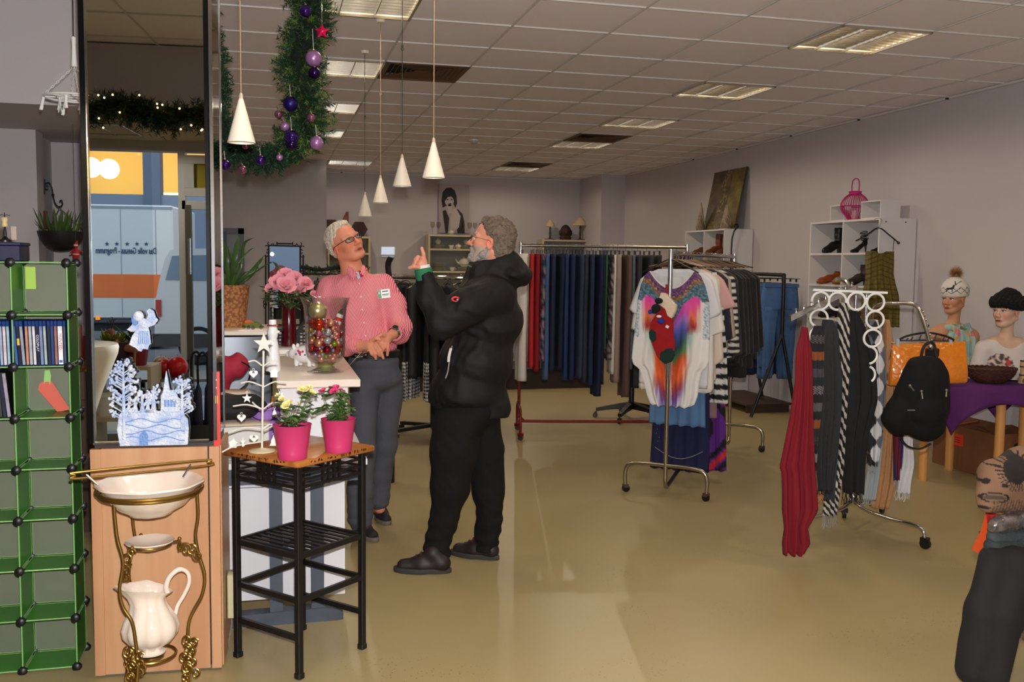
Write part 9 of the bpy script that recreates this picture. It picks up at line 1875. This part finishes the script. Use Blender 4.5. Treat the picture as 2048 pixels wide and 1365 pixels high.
# red dishes and glass things by the window
dg=put(335,790,6.9);t=thing('window_table','low glass topped table by the shop window, seen in the mirror','table',(dg.x,dg.y-.3,0));T_=Matrix.Translation(-Vector(t.location));zG=put(335,760,6.9).z
b=MB(T_);b.box((dg.x,dg.y-.3,zG-.01),(.7,.6,.02));b.build('table_top',mat('glass_top',(120,124,128),.08,.3),t)
for x in (-.3,.3):
    for y in (-.25,.25):b=MB(T_);b.box((dg.x+x,dg.y-.3+y,(zG-.02)/2),(.03,.03,zG-.02));b.build('leg',M_black,t)
for i,(px,dy,col,r) in enumerate(((318,-.12,(190,24,30),.07),(346,-.1,(206,28,34),.08),(302,-.3,(176,156,110),.07),(305,-.42,(180,30,34),.06))):
    p=put(px,770,6.9);t=thing('candle_ball',['red glossy ball candle, left','large bright red ball candle, right','beige ball candle','small red ball candle at the back'][i]+' on the window table','candle',(p.x,dg.y+dy-.05,zG+r*.96),0,'ball candles');b=MB();b.ball((0,0,0),r,14);b.build('wax',mat('wax_%d_%d_%d' % col,col,.3),t,smooth=180);b=MB();b.tube([(0,0,r),(0,0,r+.012)],.0015,5);b.build('wick',M_black,t)
for i,px in enumerate((316,332,350,362)):
    p=put(px,770,7.2);t=thing('tealight_glass','amber tinted tealight glass at the back of the window table, %s one' % ('left','left middle','right middle','right')[i],'glass',(p.x,dg.y-.5,zG),0,'amber tealight glasses');b=MB();b.lathe([(0,0),(.03,0),(.034,.09),(.03,.09),(.026,.008),(0,.008)],18);b.build('glass',glass_mat('amber_glass',(214,180,140),1.0),t)
# umbrella stand near the door
p=put(400,860,6.2);t=thing('umbrella_stand','dark umbrella stand with folded umbrellas by the door, seen in the mirror','umbrella stand',(p.x,p.y,0));b=MB();b.lathe([(.11,0),(.11,.5),(.105,.5),(.105,.01),(0,.01)],24);b.build('cylinder',mat('dark_mesh',(36,38,44),.5),t)
for i,(dx,dy) in enumerate(((-.05,0),(.0,.05),(.05,-.02))):t2=thing('umbrella','folded dark blue umbrella in the stand by the door, %s one' % ('left','middle','right')[i],'umbrella',(p.x+dx,p.y+dy,.02),0,'umbrellas in the stand');b=MB();b.lathe([(.006,0),(.012,.1),(.028,.5),(.022,.7),(.008,.74)],10);b.build('folded_canopy',mat('umbrella_blue',(28,34,62),.6),t2);b=MB();b.tube(cr([(0,0,.7),(0,0,.9),(.03,0,.95),(.06,0,.92)],5),.008,7);b.build('handle',M_black,t2)
# ---- pillar ornaments on the mirror
M_ice=mat('glitter_acrylic',(176,196,236),.2,coat=1,bump=1.0,bscale=110,col2=(222,230,246),vscale=18,spec=.8);M_iced=mat('glitter_acrylic_blue',(120,160,226),.2,coat=1,bump=1,bscale=120,spec=.8)
o=pil(.265,.012,MZ+.012);t=thing('winter_village','glittering pale blue acrylic winter village with church standing against the mirror','decoration',o,PA)
def mirp(x,y):# pixel -> local coordinates on the mirror plane
    d=ray(x,y);k=(PL+PN*.012-CAM).dot(PN)/d.dot(PN);p=CAM+d*k-Vector(t.location);return (p.dot(PX_),p.z)
def slab(nm,pts,th,m,out=0.0,par=None,bev=.003):
    b=MB();b.prism([mirp(*p) for p in pts][::-1],th,Matrix.Translation((0,-out,0)));q=b.build(nm,m,par or t,smooth=0);md=q.modifiers.new('b','BEVEL');md.width=bev;md.segments=2;return q
slab('snowy_ground',[(240,893),(376,890),(378,860),(376,838),(360,822),(340,818),(318,822),(296,818),(270,824),(250,818),(238,830),(234,860)],.014,M_ice)
slab('church',[(322,824),(322,792),(328,780),(352,780),(356,792),(356,824)],.018,M_ice,.004);slab('spire',[(327,784),(330,760),(333,741),(337,760),(341,784)],.016,M_ice,.004,bev=.002)
b=MB()
for k in range(4):x,z=mirp(332+6*k,806);b.box((x,-.016,z),(.008,.003,.026))
b.build('church_window',M_iced,t);slab('arched_door',[(280,890),(280,872),(285,862),(292,862),(297,872),(297,890)],.006,M_iced,.010,bev=.001)
rr=random.Random(12)
def ice_tree(x0,y0,y1,w_,n_,nm='ice_tree'):
    b=MB();xb,zb=mirp(x0,y0);xt,zt=mirp(x0-2,y1);b.tube([(xb,-.004,zb),((xb+xt)/2,-.006,(zb+zt)/2),(xt,-.006,zt)],[.008,.006,.003],8)
    for k in range(n_):
        q=rr.uniform(.25,1);yy=zb+(zt-zb)*q;s_=rr.choice((-1,1));L=w_*sin(min(1,(1-q)*1.7+.25)*PI/2)*rr.uniform(.4,1)/1905*3.4*.5;e=(xb+(xt-xb)*q+s_*L,-.006+rr.uniform(-.006,.004),yy+L*.7);b.tube([(xb+(xt-xb)*q,-.006,yy),e],.0022,5)
        for m_ in range(3):b.ball((e[0]+rr.uniform(-.008,.008),e[1]+rr.uniform(-.004,.002),e[2]+rr.uniform(-.008,.008)),rr.uniform(.004,.0065),5)
    b.build(nm,M_ice,t)
ice_tree(249,880,728,56,60);ice_tree(366,860,757,36,34);ice_tree(309,824,772,26,18);ice_tree(286,824,782,22,10)
for x,y0,y1,w_ in ((258,826,794,12),(271,826,790,14),(283,826,806,10),(296,826,792,15),(305,826,802,10),(347,792,772,6)):slab('fir_silhouette',[(x-w_/2,y0),(x-w_/4,(y0*2+y1)/3),(x,y1),(x+w_/4,(y0*2+y1)/3),(x+w_/2,y0)],.01,M_ice,.002,bev=.0015)
for k in range(9):
    y=835+6*k;b=MB();P=[]
    for i in range(14):x,z=mirp(245+9.6*i,y+4*sin(i*.9+k*1.3));P.append((x,-.0075,z))
    b.tube(P,.0022,5);b.build('snow_ridge',M_iced if k % 2 else M_ice,t)
o=pil(.30,.010,1.24);t=thing('angel_decoration','glittering pale blue acrylic trumpet angel stuck on the mirror','decoration',o,PA)
slab('skirt',[(262,692),(258,690),(264,672),(274,658),(279,648),(296,650),(300,668),(302,688),(298,692),(296,700),(286,698),(283,704),(276,702),(272,697)],.010,M_ice,bev=.002)
slab('wing',[(253,660),(262,652),(270,640),(277,650),(272,664),(262,664)],.008,M_ice,-.001,bev=.002);slab('torso',[(276,652),(277,640),(286,636),(298,640),(298,652)],.012,M_ice,.001,bev=.002)
slab('arm',[(280,648),(292,644),(301,636),(312,634),(317,640),(310,650),(298,655),(286,656)],.012,M_ice,.004,bev=.002);slab('trumpet',[(292,640),(297,630),(293,622),(299,617),(308,622),(312,634),(303,641)],.01,M_ice,.003,bev=.002)
x,z=mirp(277,633);b=MB();b.ball((x,-.006,z),.020,10,(1,.6,1));b.build('head',M_ice,t);x,z=mirp(270,640);b=MB();b.ball((x,-.004,z),.014,8,(1,.6,1.5));b.build('curls',M_iced,t)
for k in range(6):b=MB();a,c_=mirp(279+3.2*k,662),mirp(277+4*k,688);b.tube([(a[0],-.0055,a[1]),(c_[0],-.0055,c_[1])],.0018,5);b.build('skirt_fold',M_iced,t)
